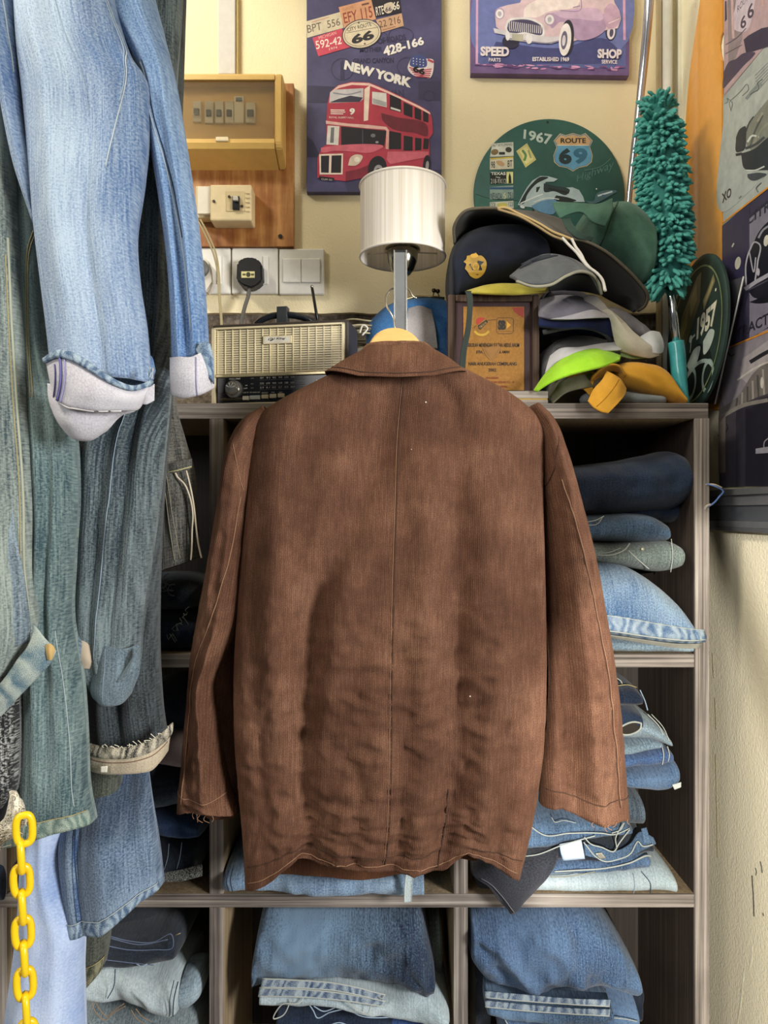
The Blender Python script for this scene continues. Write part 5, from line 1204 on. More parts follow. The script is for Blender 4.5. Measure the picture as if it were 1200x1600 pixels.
# unit disc coordinates: x towards the camera side, y up
A = Art(lambda x, y: Cn + eu * ((x + .24) * RR) + ev * (y * RR) + nrm * .0031, nrm, rough=.4)
A.poly([(-.75, .35), (-.25, .75), (-.1, .78), (-.1, .4), (-.55, -.1), (-.8, -.15)], '#565537'); A.poly([(-.45, .5), (-.25, .68), (-.2, .45), (-.4, .28)], '#8f8d5a'); A.poly([(-.75, .2), (-.5, .42), (-.5, .2), (-.72, .02)], '#79774b')
A.poly([(0, .38), (.3, .62), (.36, .52), (.05, .24)], '#7d7650'); A.poly([(.04, .37), (.28, .56), (.31, .52), (.07, .30)], '#a39a6c')
A.text('1957', [(-.15, .2), (.45, .27), (.45, -.02), (-.15, -.09)], '#d8d5c0', .05)
A.poly([(-.5, -.6), (-.35, -.25), (-.1, -.15), (.1, -.2), (.3, -.3), (.4, -.5), (.3, -.75), (-.1, -.8), (-.45, -.85)], '#1a2321', True)
A.ring(-.28, -.62, .2, .22, .06, '#8fa39c'); A.ring(.28, -.62, .19, .21, .06, '#8fa39c')
A.poly([(-.45, -.35), (-.2, -.18), (0, -.2), (-.1, -.38), (-.3, -.45)], '#a9b9b4', True); A.poly([(.08, -.15), (.3, -.05), (.42, -.1), (.3, -.28), (.12, -.32)], '#b9c6bf', True); A.line([(-.5, -.55), (-.1, -.4), (.3, -.45), (.42, -.52)], .05, '#9fb2ac'); A.line([(-.35, -.2), (-.3, -.02), (-.2, 0)], .03, '#b9c6bf'); A.ell(-.35, -.02, .05, .05, '#b9c6bf'); A.ell(.40, .40, .02, .02, '#e6e6da')
A.build('printed_artwork', r2)
ac = thing('acrylic_sheet', 'smoky clear acrylic sheet tucked between the round sign and posters', 'sheet', (.545, 1.2, TOPZ))
fx = plane_x(.543)
t = NT('smoky_acrylic'); t.set(Base_Color=hexlin('#5d5f63'), Roughness=.12, Alpha=.45)
prism('panel', [fx(1100, 452), fx(1162, 432), fx(1117, 631), fx(1087, 631)], Vector((.0025, 0, 0)), t.m, ac, label=None)
tube('polished_edge', [fx(1162, 432), fx(1117, 631)], .0013, plain('#c6c8c4', .3), ac, n=0, seg=8)

# ------------------------------------------------------------------ brown corduroy jacket on a wooden hanger
def corduroy(name, c1, c2, c3):
    t = NT(name)
    uv = t.coords('UV', (1, 1, 1))
    w = t.n('ShaderNodeTexWave', wave_type='BANDS', bands_direction='X'); w.inputs['Scale'].default_value = .314 / .0024
    w.inputs['Distortion'].default_value = .6; w.inputs['Detail'].default_value = 1; t.l(uv, w.inputs['Vector'])
    big = t.noise(t.coords('UV', (11, 8, 1)), 1, 6, .66); st = t.noise(t.coords('UV', (420, 26, 1)), 1, 4, .65); fine = t.noise(uv, 800, 2)
    acc = t.math('MULTIPLY_ADD', t.math('SUBTRACT', st, .5), .5, big)
    acc = t.math('MULTIPLY_ADD', t.math('SUBTRACT', fine, .5), .8, acc)
    acc = t.math('MULTIPLY_ADD', t.math('SUBTRACT', w.outputs['Fac'], .5), .10, acc)
    t.color(t.ramp(acc, [(.22, c1), (.52, c2), (.8, c3)])); t.set(Roughness=.88, Sheen_Weight=.08, Sheen_Roughness=.5, Specular_IOR_Level=.12)
    t.b.inputs['Sheen Tint'].default_value = hexlin('#d9a880')
    t.bump(t.math('ADD', t.math('MULTIPLY', w.outputs['Fac'], .6), t.math('MULTIPLY', fine, .5)), .4, .0009)
    return t.m
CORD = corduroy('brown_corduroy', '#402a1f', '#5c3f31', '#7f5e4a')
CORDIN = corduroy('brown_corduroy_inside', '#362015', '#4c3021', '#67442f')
STI = plain('#8d6a50', .9, name='tan_thread'); STD = plain('#3f2718', .9, name='dark_thread')
JY = 1.045
jk = thing('jacket', 'brown corduroy jacket seen from the back, hung on a wooden hanger', 'jacket', at(610, 1390, JY))
body_rows = [
 (572, 540, 668, 538, 1.045, .050, [0, 0, 0]), (548, 560, 700, 560, 1.045, .070, [4, 0, 4]), (515, 581, 740, 580, 1.045, .085, [5, 0, 5]),
 (470, 603, 786, 603, 1.045, .098, [6, 0, 6]), (425, 628, 826, 632, 1.045, .105, [6, 0, 6]), (398, 655, 848, 662, 1.045, .108, [4, 0, 4]),
 (390, 700, 850, 705, 1.045, .110), (388, 760, 848, 765, 1.043, .112), (380, 850, 850, 850, 1.04, .115), (372, 950, 852, 950, 1.038, .118),
 (367, 1050, 853, 1050, 1.036, .12), (368, 1150, 850, 1150, 1.034, .118), (374, 1240, 840, 1235, 1.032, .112), (380, 1310, 828, 1300, 1.03, .10, [0, -14, -26, -22, -20, -18, -28, -6, 0]),
 (384, 1386, 811, 1371, 1.03, .09, [0, -22, -62, -52, -48, -44, -40, -36, -66, -34, 0])]
bf = [  # u0,v0,u1,v1,width,amp: the long soft folds of the hanging cloth
 (.44, .18, .24, .52, .05, -.027), (.27, .48, .22, .84, .04, -.030), (.16, .35, .12, .7, .05, .012), (.33, .15, .30, .5, .07, 0.0119), (.12, .2, .06, .75, .06, 0.0102), (.06, .35, .10, .8, .035, -0.0102),
 (.69, .12, .70, .95, .045, -0.0170), (.60, .3, .60, 1.0, .05, 0.0136), (.80, .3, .82, .95, .06, 0.0119), (.93, .15, .95, .7, .04, -0.0119), (.48, .55, .45, 1.0, .05, 0.0102), (.36, .82, .34, 1.0, .04, 0.0119),
 (.25, .86, .23, 1.0, .035, -0.0119), (.55, .85, .55, 1.0, .03, -0.0102), (.87, .7, .88, 1.0, .04, -0.0102), (.48, .04, .50, .22, .06, -0.0051), (.30, .12, .42, .06, .04, -0.0051), (.68, .1, .60, .05, .03, -0.0051)]
def crum(u, v): return .0016 + .0095 * max(0, min(1, (v - .36) / .3))
Lb = Loft('body', body_rows, CORD, jk, nu=190, nv=190, p=2.5, folds=bf, wr=.005, wsc=(14, 5), crumple=crum, csc=42, seed=1.7, fine=.0003)
Lb.seam([(.497, .07), (.497, .3), (.497, .6), (.497, .9), (.5, .985)], STI, .0004, 'centre_back_seam', .0003, 80)
Lb.seam([(.505, .07), (.505, .5), (.507, .985)], STD, .0008, 'centre_back_seam', .0000, 80)
Lb.seam([(.02, .955), (.2, .955), (.4, .955), (.6, .955), (.68, .95)], STD, .0007, 'hem_stitching', .0003, 90)
Lb.seam([(.80, .955), (.9, .955), (.985, .96)], STD, .0007, 'hem_stitching', .0003, 50)
Lb.seam([(.685, .80), (.69, .9), (.69, .99)], STD, .0012, 'vent_edge', .0003, 50)
Lb.seam([(.02, .985), (.2, .985), (.4, .985), (.6, .985), (.8, .985), (.98, .985)], STI, .0006, 'hem_stitching', .0004, 90)
# front facing seen below the raised back hem
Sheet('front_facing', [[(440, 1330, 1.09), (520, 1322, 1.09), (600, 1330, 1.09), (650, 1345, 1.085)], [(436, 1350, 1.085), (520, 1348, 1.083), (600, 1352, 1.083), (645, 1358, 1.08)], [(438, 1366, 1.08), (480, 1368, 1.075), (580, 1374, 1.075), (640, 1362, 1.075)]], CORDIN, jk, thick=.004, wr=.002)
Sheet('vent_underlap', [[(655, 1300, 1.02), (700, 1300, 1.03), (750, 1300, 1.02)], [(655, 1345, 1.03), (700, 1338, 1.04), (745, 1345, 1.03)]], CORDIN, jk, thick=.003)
# left sleeve
Ll = Loft('sleeve', [(412, 634, 428, 655, 1.055, .05), (384, 652, 412, 690, 1.055, .085), (360, 690, 402, 735, 1.055, .105), (343, 780, 393, 790, 1.055, .11), (326, 880, 386, 885, 1.052, .11), (309, 970, 374, 970, 1.05, .11), (300, 1025, 352, 1022, 1.045, .10), (296, 1065, 334, 1065, 1.042, .085), (290, 1130, 341, 1130, 1.042, .085), (284, 1200, 350, 1195, 1.043, .09), (279, 1240, 362, 1240, 1.045, .095), (277, 1266, 374, 1268, 1.045, .095, [0, -14, -16, -14, 0])],
 CORD, jk, nu=120, nv=150, p=2.2, folds=((.62, .42, .70, .66, .13, .010), (.70, .66, .66, .90, .12, .012), (.30, .62, .30, .92, .12, -.012), (.25, .3, .3, .6, .15, .006), (.8, .2, .9, .5, .12, -.006)), wr=.005, wsc=(18, 8), crumple=lambda u, v: .003 + .005 * v, csc=40, seed=4.2, push=.005)
Loft('sleeve_inner_fold', [(330, 930, 378, 930, 1.085, .05), (322, 1000, 376, 1000, 1.088, .06), (316, 1080, 374, 1080, 1.09, .06), (320, 1180, 376, 1180, 1.088, .06), (318, 1250, 377, 1250, 1.082, .06), (322, 1268, 377, 1268, 1.08, .06)], CORD, jk, nu=48, nv=60, wr=.004, seed=31.0)
Ll.seam([(.80, .22), (.72, .35), (.58, .46), (.42, .56), (.30, .66), (.22, .8), (.18, .96)], STI, .0007, 'sleeve_seam', .0004, 90)
Ll.seam([(.03, .94), (.5, .945), (.97, .945)], STI, .0006, 'cuff_stitching', .0004, 50)
Ll.seam([(.30, .115), (.55, .14), (.85, .20)], STI, .0006, 'armhole_stitching', .0004, 30)
# right sleeve
Lr = Loft('sleeve', [(822, 638, 842, 630, 1.055, .05), (838, 690, 864, 655, 1.055, .085), (842, 745, 884, 705, 1.055, .105), (846, 800, 908, 790, 1.055, .11), (850, 880, 928, 870, 1.05, .11), (856, 970, 944, 955, 1.047, .11), (860, 1050, 958, 1035, 1.043, .11), (856, 1130, 968, 1115, 1.04, .11), (849, 1200, 975, 1195, 1.038, .105), (844, 1256, 982, 1274, 1.036, .10, [0, -8, 0, 2, -6, 0])],
 CORD, jk, nu=120, nv=150, p=2.2, folds=((.10, .30, .34, .92, .20, -.036), (.35, .5, .55, .98, .10, .014), (.70, .25, .72, .5, .08, -.004), (.85, .3, .9, .8, .1, .005), (.6, .15, .7, .4, .12, .006)), wr=.004, wsc=(18, 8), crumple=lambda u, v: .003 + .005 * v, csc=40, seed=7.9, push=.005)
Lr.seam([(.42, .19), (.55, .30), (.66, .45), (.74, .62), (.78, .8), (.82, .97)], STD, .0009, 'sleeve_seam', .0002, 90)
Lr.seam([(.435, .19), (.565, .30), (.675, .45), (.755, .62), (.795, .8), (.835, .97)], STI, .0005, 'sleeve_seam', .0004, 90)
Lr.seam([(.03, .945), (.5, .955), (.97, .95)], STD, .0007, 'cuff_stitching', .0004, 50)
Lr.seam([(.1, .19), (.35, .15), (.65, .10)], STD, .0007, 'armhole_stitching', .0004, 30)
# frayed threads at the cuffs
rnd = random.Random(3)
for L_, us in ((Ll, (.4, .47, .52, .6, .7)), (Lr, (.5, .6, .66, .74, .9))):
    for u in us:
        p = L_.at(u, .995, .001); tube('frayed_thread', [p, p + Vector((rnd.uniform(-.003, .003), -.001, -.004)), p + Vector((rnd.uniform(-.006, .006), -.001, rnd.uniform(-.011, -.006)))], .0004, STI, jk, seg=5)
# collar
Lc_ = Loft('collar', [(577, 541, 664, 539, 1.035, .055, [0, 6, 3, 0]), (566, 549, 676, 547, 1.035, .085, [0, 8, 8, 0]), (540, 564, 700, 562, 1.032, .115, [0, 12, 12, 0]), (508, 583, 728, 583, 1.03, .125, [0, 16, 19, 16, 0])], CORD, jk, nu=110, nv=40, p=2.6, wr=.0015, crumple=.001, seed=2.6, folds=((.33, .0, .42, .9, .02, -.004), (.72, .1, .70, .7, .03, .002)))
Lc_.seam([(.03, .90), (.25, .90), (.5, .90), (.75, .90), (.97, .90)], STD, .0007, 'collar_stitching', .0003, 70)
for (px, py, r_) in ((666, 628, 1.6), (736, 1086, 1.4), (492, 562, 1.2), (640, 700, .9)):
    e_ = [(abs(600 + (P.x / P.y) * F - px) + abs(800 - (P.z - CAMZ) / P.y * F - py), k) for k, P in enumerate(Lb.V) if P.y < 1.03]
    P = Lb.V[min(e_)[1]]
    lathe('lint', [(0, -.0006), (r_ * .0007, 0), (0, .0006)], plain('#d8cfc4', .9), P + Vector((0, -.0006, 0)), jk, 'Y', 8)

hg = thing('clothes_hanger', 'pale wooden clothes hanger with wire hook inside the jacket collar', 'hanger', at(617, 540, 1.05))
def beech():
    t = NT('pale_beech'); v = t.coords('Object', (14, 14, 90)); f = t.noise(v, 1, 3); t.color(t.ramp(f, [(.3, '#d8ab62'), (.7, '#e6c07c')])); t.set(Roughness=.42, Coat_Weight=.2); return t.m
arch = [(577, 536), (584, 525), (596, 516), (610, 512), (622, 512), (636, 516), (648, 524), (657, 535), (690, 590), (760, 624), (790, 646), (784, 656), (750, 642), (690, 612), (617, 604), (545, 612), (484, 642), (456, 656), (450, 646), (478, 624), (545, 590)]
c_ = crv([(x, y, 0) for x, y in arch + arch[:1]], 140)[:-1]
prism('wooden_bar', [at(x, y, 1.04) for x, y, _ in c_], Vector((0, .014, 0)), beech(), hg, bev=.002)
tube('wire_hook', [at(617, 514, 1.048), at(615, 498, 1.05), at(606, 482, 1.06), at(603, 468, 1.09), at(607, 457, 1.14), at(616, 450, 1.175), at(628, 446, 1.18), at(640, 454, 1.178), at(647, 464, 1.176), at(651, 466, 1.175)], .0014, plain('#c9c4b8', .2, .9), hg, seg=8)

# ------------------------------------------------------------------ jeans hanging beside the shelf
HG = 'jeans hanging beside the shelf'
D_sky = denim('faded_sky_denim', '#47648f', '#a8b9ca', .45, .5, .4, -.12, wear=(11.3 * .37 - .012, .055, .34))
D_blue = denim('mid_blue_denim', '#3a5f92', '#8fa9c6', .55, .55, .5)
D_grey = denim('grey_green_denim', '#34403f', '#7d8781', .8, .55, .5, 0)
D_slate = denim('slate_denim', '#35434e', '#8797a0', .75, .55, .5, .02)
D_dk = denim('dark_grey_denim', '#171c1f', '#485054', .9, .4, .6)
D_teal = denim('green_tinted_denim', '#324850', '#7e918e', .7, .6, .5)
D_check = denim('charcoal_slub_denim', '#262725', '#6b6a64', .9, .2, .5, 0, crossh=.7)
D_indigo = denim('washed_indigo_denim', '#2a3f5c', '#7b8ea3', .55, .6, .55)
D_pale = denim('pale_blue_denim', '#8098c4', '#b9c8e2', .15, .55, .35, .1, fscale=22)
D_olive = denim('olive_black_denim', '#2c302b', '#62665a', .6, .4, .5)
D_acid = denim('acid_black_denim', '#15171a', '#9a9c9a', .8, .7, 1.3, -.12, fscale=30)
D_inside = denim('pale_lilac_denim_inside', '#8f8d97', '#c3c1c8', .12, .45, .4, .12, fscale=14)
D_beige = denim('beige_denim_inside', '#837866', '#bfb199', .25, .4, .5, .05, fscale=14)
H_blue = ropy('faded_hem_blue', '#41597a', '#a3b5c3'); H_green = ropy('faded_hem_green', '#5b726e', '#a5b3a6'); H_dark = ropy('worn_hem_dark', '#1f2426', '#c9c1ad', .013)
TH_lt = plain('#aab4b8', .85, name='pale_thread'); TH_gold = plain('#a39568', .85, name='gold_thread'); TH_dk = plain('#20304a', .85, name='navy_thread'); TH_blue = plain('#8fa2b6', .85, name='washed_thread')

def jeans(label, px, py, Y, group=HG): return thing('jeans', label, 'jeans', at(px, py, Y), group=group)

# far hanging rail, above the frame
rail = thing('clothes_rail', 'steel clothes rail above the hanging jeans', 'rail', (-.5, WALLY, 2.45))
tube('tube', [Vector((-.42, WALLY, 2.45)), Vector((-.42, .62, 2.45))], .012, plain('#9a9ca0', .25, .9), rail, n=0, seg=16)
# sky-blue pair with both hems turned up
jA = jeans('sky-blue faded jeans with both hems turned up over lilac insides', 150, 680, .88)
LA = Loft('leg', [(-10, -420, 200, -420, .93, .04), (0, -300, 200, -300, .91, .06), (15, -150, 190, -150, .89, .07), (27, 0, 180, 0, .88, .085), (33, 90, 206, 90, .88, .09), (40, 150, 231, 130, .88, .09), (46, 210, 233, 190, .88, .09), (53, 290, 224, 280, .878, .09), (60, 370, 212, 370, .876, .085), (68, 440, 217, 440, .875, .08), (76, 510, 228, 510, .875, .075), (84, 590, 236, 600, .875, .07)],
  D_sky, jA, nu=110, nv=150, p=2.4, folds=((.25, .4, .35, .8, .10, .010), (.62, .55, .60, .98, .06, -.008), (.5, .4, .5, .7, .08, -.004), (.85, .5, .8, .62, .08, -.008), (.88, .6, .82, .9, .06, -.004), (.78, .6, .85, .98, .06, .006)), wr=.003, wsc=(14, 5), seed=11.3)
LA.seam([(.90, .35), (.985, .50), (.90, .545), (.84, .60), (.80, .66), (.78, .70)], TH_lt, .0007, 'inseam', .0003, 80)
LA.seam([(.89, .35), (.972, .50), (.885, .545), (.825, .60)], TH_blue, .0006, 'inseam', .0004, 80)
LA.seam([(.50, .42), (.55, .52), (.60, .62)], TH_blue, .0005, 'crease_line', .0003, 60)
LAr = Loft('leg', [(190, -420, 330, -420, .95, .04), (175, -200, 270, -200, .93, .07), (155, -40, 236, -40, .92, .08), (184, 60, 254, 45, .92, .08), (226, 130, 272, 120, .92, .075), (236, 220, 288, 210, .92, .07), (250, 310, 302, 300, .92, .065), (262, 400, 314, 390, .92, .06), (268, 480, 321, 470, .92, .06), (270, 570, 327, 565, .92, .055)],
  D_blue, jA, nu=80, nv=120, p=2.3, folds=((.75, .6, .8, .98, .12, .010), (.45, .75, .5, 1.0, .10, -.010), (.3, .5, .35, .9, .12, .006), (.62, .78, .62, 1.0, .08, -.008)), wr=.0035, wsc=(22, 7), seed=3.9)
LAr.seam([(.20, .55), (.30, .63), (.48, .72), (.60, .82), (.70, .96)], TH_lt, .0008, 'outseam', .0004, 70)
LAr.seam([(.27, .55), (.37, .63), (.55, .72), (.67, .82)], TH_dk, .0009, 'outseam', .0003, 70)
# dark sheet painted as the shade in the crotch gap
Sheet('crotch_gap_shade', [[(196, 78, .925), (226, 78, .925), (240, 90, .925)], [(200, 100, .925), (224, 105, .925), (238, 125, .925)], [(214, 130, .925), (228, 135, .925), (238, 140, .925)]], plain('#191b2c', .9), jA, thick=.002)
def cuff_band(par, top, bot, Y, mat, hem, nm='turned_cuff', bulge=.02, back=.05, hemw=.16):
    """a turned-up hem: top and bottom edge polylines in pixels, bulging towards the viewer"""
    n = max(len(top), len(bot)); T = crv([(x, y, 0) for x, y in top], 9); B = crv([(x, y, 0) for x, y in bot], 9)
    g = []
    for k in np.linspace(0, 1, 6):
        g.append([(T[i][0]*(1-k)+B[i][0]*k, T[i][1]*(1-k)+B[i][1]*k, Y - bulge * math.sin(math.pi * i / 8) ** .7 - .006 * math.sin(math.pi * k)) for i in range(9)])
    # curl under at the lower edge
    g.append([(B[i][0], B[i][1] - 2, Y + .012 - bulge * math.sin(math.pi * i / 8) ** .7) for i in range(9)])
    s = Sheet(nm, g, mat, par, nu=60, nv=30, thick=.002, wr=.0018, wsc=24)
    return s
cA = cuff_band(jA, [(72, 562), (88, 550), (112, 552), (140, 568), (170, 590), (200, 604), (222, 606), (238, 592), (240, 575)], [(80, 600), (88, 622), (100, 632), (122, 637), (140, 640), (165, 640), (195, 640), (216, 638), (226, 620)], .836, D_inside, None, bulge=.024)
Sheet('cuff_lobe', [[(74, 600, .845), (110, 605, .85), (160, 620, .852), (226, 615, .85)], [(78, 630, .838), (110, 640, .828), (155, 645, .828), (214, 640, .842)], [(90, 658, .838), (112, 664, .826), (150, 664, .828), (192, 646, .842)], [(108, 680, .842), (120, 683, .834), (142, 682, .834), (172, 666, .842)], [(114, 682, .862), (124, 685, .862), (142, 684, .862), (166, 672, .862)]], D_inside, jA, thick=.003, wr=.003, wsc=26)
def strip_on(sh, v0, v1, mat, nm, off=.002, u0=0.0, u1=1.0, par=None):
    V, UV, Fc = [], [], []; nu, nv = 70, 5; acc = 0
    for j in range(nu):
        for i in range(nv):
            V.append(sh.at(u0 + (u1-u0)*j/(nu-1), v0 + (v1-v0)*i/(nv-1), off + (.0012 if 0 < i < nv-1 else 0)))
        if j: acc += (V[-1] - V[-1-nv]).length
        for i in range(nv): UV.append((acc, -.003*i))
    for j in range(nu-1):
        for i in range(nv-1): Fc.append((j*nv+i, j*nv+i+1, (j+1)*nv+i+1, (j+1)*nv+i))
    o = link(nm, mesh(nm, V, Fc, mat, UV), par or sh.o); md = o.modifiers.new('thickness', 'SOLIDIFY'); md.thickness = .002; md.offset = 0
    return o
strip_on(cA, -.02, .14, H_blue, 'hem', .0025)
cA.seam([(.16, .1), (.185, .4), (.20, .8)], plain('#5b5a8c', .9), .0016, 'overlock_seam', .002); cA.seam([(.11, .25), (.13, .5), (.15, .82)], plain('#5b5a8c', .9), .0009, 'overlock_seam', .002); cA.seam([(.20, .05), (.225, .4), (.235, .8)], plain('#8d8ab0', .9), .0009, 'overlock_seam', .002)
cA.seam([(.14, .80), (.22, .83), (.40, .82), (.62, .78), (.74, .72)], plain('#d8d3d2', .9), .0012, 'fold_edge', .001)
Sheet('cuff_return', [[(215, 606, .848), (230, 600, .845), (241, 600, .85)], [(213, 628, .85), (228, 632, .848), (241, 626, .852)]], D_inside, jA, thick=.002)
Sheet('cuff_inner', [[(226, 560, .90), (236, 556, .89), (242, 580, .885)], [(212, 600, .88), (226, 598, .87), (240, 592, .87)]], denim('inner_cuff_blue', '#3f5c88', '#6f8cb4'), jA, thick=.002)
cAr = cuff_band(jA, [(266, 559), (278, 558), (300, 558), (312, 552), (330, 546)], [(267, 614), (280, 620), (300, 618), (320, 612), (334, 604)], .90, D_inside, None, bulge=.018)
cAr.seam([(.62, .05), (.60, .5), (.62, .95)], plain('#7b7a98', .9), .0009, 'overlock_seam', .001)
Sheet('hem', [[(306, 546, .89), (318, 534, .885), (328, 538, .89)], [(312, 556, .887), (322, 550, .883), (332, 552, .888)], [(324, 590, .888), (329, 592, .886), (334, 600, .89)]], H_blue, jA, thick=.002, nu=20)

# pale leg cut by the frame edge
jB = jeans('pale blue jeans leg twisted at the picture edge beside the sky-blue pair', 20, 350, .86)
Loft('leg', [(-90, -420, 20, -420, .93, .05), (-70, -160, 20, -160, .9, .06), (-40, -20, 23, -20, .875, .06), (-22, 60, 27, 55, .87, .06), (2, 130, 32, 110, .87, .055), (15, 200, 38, 190, .868, .05), (27, 265, 50, 255, .867, .04), (42, 315, 56, 305, .867, .03), (53, 352, 58, 340, .868, .015)], D_sky, jB, nu=64, nv=100, folds=((.6, .4, .7, .8, .15, .008), (.85, .5, .8, .9, .1, -.005)), wr=.003, seed=6.6, cap1=True).seam([(.75, .50), (.9, .60), (.92, .72)], TH_lt, .0008, 'inseam', .0004, 60)

# grey-green long leg with turned cuff and blue-grey front leg
jE = jeans('grey-green washed jeans leg with a diagonal turned cuff', 30, 1110, .86)
LE = Loft('leg', [(-120, -300, 20, -300, .93, .04), (-80, 0, 20, 0, .91, .07), (-60, 180, 20, 180, .90, .08), (-55, 300, 26, 300, .895, .08), (-55, 420, 31, 420, .89, .08), (-55, 520, 36, 520, .885, .08), (-55, 640, 43, 640, .88, .08), (-50, 760, 52, 760, .875, .08), (-45, 880, 53, 880, .87, .075), (-40, 990, 58, 985, .868, .07), (-40, 1080, 30, 1045, .868, .06)], denim('grey_green_to_blue_denim', '#3b4a50', '#939d96', .75, .7, .5), jE, nu=90, nv=130, folds=((.62, .35, .68, .9, .08, .008), (.85, .4, .86, .9, .05, -.006), (.75, .2, .78, .6, .06, .006)), wr=.003, seed=9.1)
LE.seam([(.95, .50), (.95, .60), (.955, .7), (.955, .8), (.955, .92)], plain('#9fa391', .9, name='selvedge'), .0017, 'selvedge_edge', .0002, 80)
LE.seam([(.92, .52), (.92, .62), (.925, .72), (.925, .9)], TH_gold, .0006, 'chain_stitch', .0006, 80)
cE = cuff_band(jE, [(52, 975), (48, 1002), (28, 1030), (8, 1060), (-40, 1105)], [(86, 1016), (80, 1030), (52, 1062), (20, 1096), (-20, 1140)], .845, ropy('cuff_blue_grey', '#54707f', '#b3bcb4', .03), None, bulge=.008)
Sheet('torn_tab', [[(72, 1008, .838), (79, 1006, .836), (86, 1014, .838)], [(74, 1020, .837), (79, 1020, .834), (83, 1022, .837)], [(76, 1030, .838), (79, 1031, .836), (81, 1027, .838)]], plain('#b79a62', .9), jE, thick=.003)
Sheet('front_leg_edge', [[(-60, 610, .850), (-20, 610, .845), (2, 640, .85)], [(-60, 760, .846), (-15, 760, .84), (20, 800, .848)], [(-60, 900, .846), (0, 900, .838), (38, 905, .846)], [(-60, 1000, .846), (0, 985, .838), (47, 985, .846)], [(-60, 1060, .848), (-10, 1025, .84), (46, 1002, .848)]], D_slate, jE, thick=.003, nu=50, nv=60, wr=.003, wsc=14)

# teal leg with straight hem
jT = jeans('green-blue tinted jeans leg with straight stitched hem above the yellow chain', 90, 1310, .90)
LT_ = Loft('leg', [(20, -300, 90, -300, .95, .04), (24, 150, 80, 150, .935, .05), (28, 330, 72, 330, .93, .06), (36, 430, 72, 430, .925, .06), (42, 520, 78, 530, .92, .06), (40, 640, 110, 640, .915, .07), (46, 760, 122, 760, .912, .075), (50, 870, 116, 870, .91, .075), (46, 960, 112, 960, .908, .075), (32, 1050, 126, 1050, .905, .08), (26, 1150, 134, 1150, .902, .08), (20, 1230, 138, 1230, .90, .08), (8, 1318, 149, 1281, .90, .075, [0, -3, -8, -10, -10, -8, 0])], D_teal, jT, nu=100, nv=170, folds=((.45, .68, .55, .95, .10, .010), (.2, .72, .15, .95, .1, -.010), (.78, .7, .82, .92, .09, .006), (.65, .6, .6, .9, .08, -.006)), wr=.003, wsc=(18, 6), seed=5.5)
LT_.band(.0, 1.0, .981, 1.0, H_green, 'hem', .0012); LT_.seam([(.02, .980), (.5, .980), (.98, .980)], TH_gold, .0005, 'hem_stitch', .002, 60)
LT_.seam([(.86, .80), (.90, .9), (.91, .97)], TH_lt, .0005, 'side_seam', .0005, 60)
LT_.seam([(.85, .42), (.62, .46), (.50, .52), (.45, .58)], TH_gold, .0006, 'side_seam', .0005, 60); LT_.seam([(.90, .42), (.68, .46), (.56, .52), (.5, .58)], TH_gold, .0006, 'side_seam', .0005, 60)

# grey-green leg with folded cuff
jG = jeans('slate grey jeans leg with lumpy folded cuff in the middle of the row', 165, 1100, .96)
LG = Loft('leg', [(190, -350, 300, -350, 1.0, .05), (200, 0, 285, 0, .99, .06), (203, 150, 274, 150, .985, .07), (204, 300, 272, 300, .982, .075), (206, 400, 269, 400, .98, .075), (205, 500, 268, 500, .978, .08), (180, 600, 266, 600, .975, .085), (128, 700, 257, 700, .97, .09), (121, 800, 246, 800, .967, .09), (120, 900, 232, 900, .965, .09), (118, 980, 222, 980, .963, .085), (124, 1050, 217, 1040, .962, .08), (150, 1085, 212, 1065, .962, .06)], denim('slate_green_denim', '#26313a', '#717f82', .85, .5, .5), jG, nu=110, nv=170, folds=((.62, .6, .52, .97, .03, .008), (.85, .45, .86, .95, .07, .010), (.30, .62, .25, .95, .10, .008), (.72, .6, .66, .97, .05, -.008), (.45, .62, .40, .9, .05, -.006), (.93, .4, .93, .8, .05, -.006)), wr=.003, wsc=(16, 5), seed=8.3)
LG.seam([(.62, .62), (.58, .75), (.53, .88), (.51, .96)], TH_blue, .0005, 'leg_seam', .0005, 60)
LG.seam([(.42, .28), (.46, .4), (.50, .5)], TH_gold, .0005, 'leg_seam', .0004, 60)
sG = denim('cuff_slate', '#33424e', '#74858f', .5, .5, .5)
Loft('cuff_roll', [(104, 990, 108, 1040, .945, .045), (112, 976, 122, 1045, .942, .06), (130, 980, 142, 1046, .94, .06), (146, 996, 150, 1044, .943, .05)], sG, jG, nu=48, nv=40, cap0=True, cap1=True, round0=.006, round1=.006, wr=.002)
Sheet('cuff_lining', [[(100, 1008, .932), (112, 998, .922), (134, 1004, .920), (146, 1020, .926)], [(102, 1028, .928), (116, 1026, .916), (136, 1030, .914), (147, 1036, .924)], [(106, 1042, .930), (120, 1046, .922), (136, 1044, .920), (146, 1046, .928)]], plain('#b5a692', .9, name='cuff_lining_beige'), jG, thick=.003)
s_ = Sheet('cuff', [[(148, 1012, .935), (172, 1010, .922), (190, 1014, .922), (217, 1006, .938)], [(146, 1050, .926), (165, 1055, .912), (190, 1055, .912), (216, 1050, .93)], [(145, 1085, .928), (164, 1085, .914), (188, 1080, .914), (208, 1072, .93)], [(148, 1090, .935), (166, 1102, .92), (186, 1100, .92), (204, 1082, .935)]], sG, jG, thick=.004, wr=.003, wsc=30)
s_.seam([(.35, .05), (.36, .5), (.37, .95)], TH_blue, .0012, 'leg_seam', .001); s_.seam([(.42, .85), (.7, .82), (.98, .7)], plain('#9a7a4c', .9), .0005, 'hem_stitch', .001)
Sheet('cuff_fold', [[(207, 1030, .912), (214, 1018, .912), (218, 1012, .92)], [(184, 1066, .908), (205, 1050, .904), (217, 1040, .915)]], sG, jG, thick=.003)

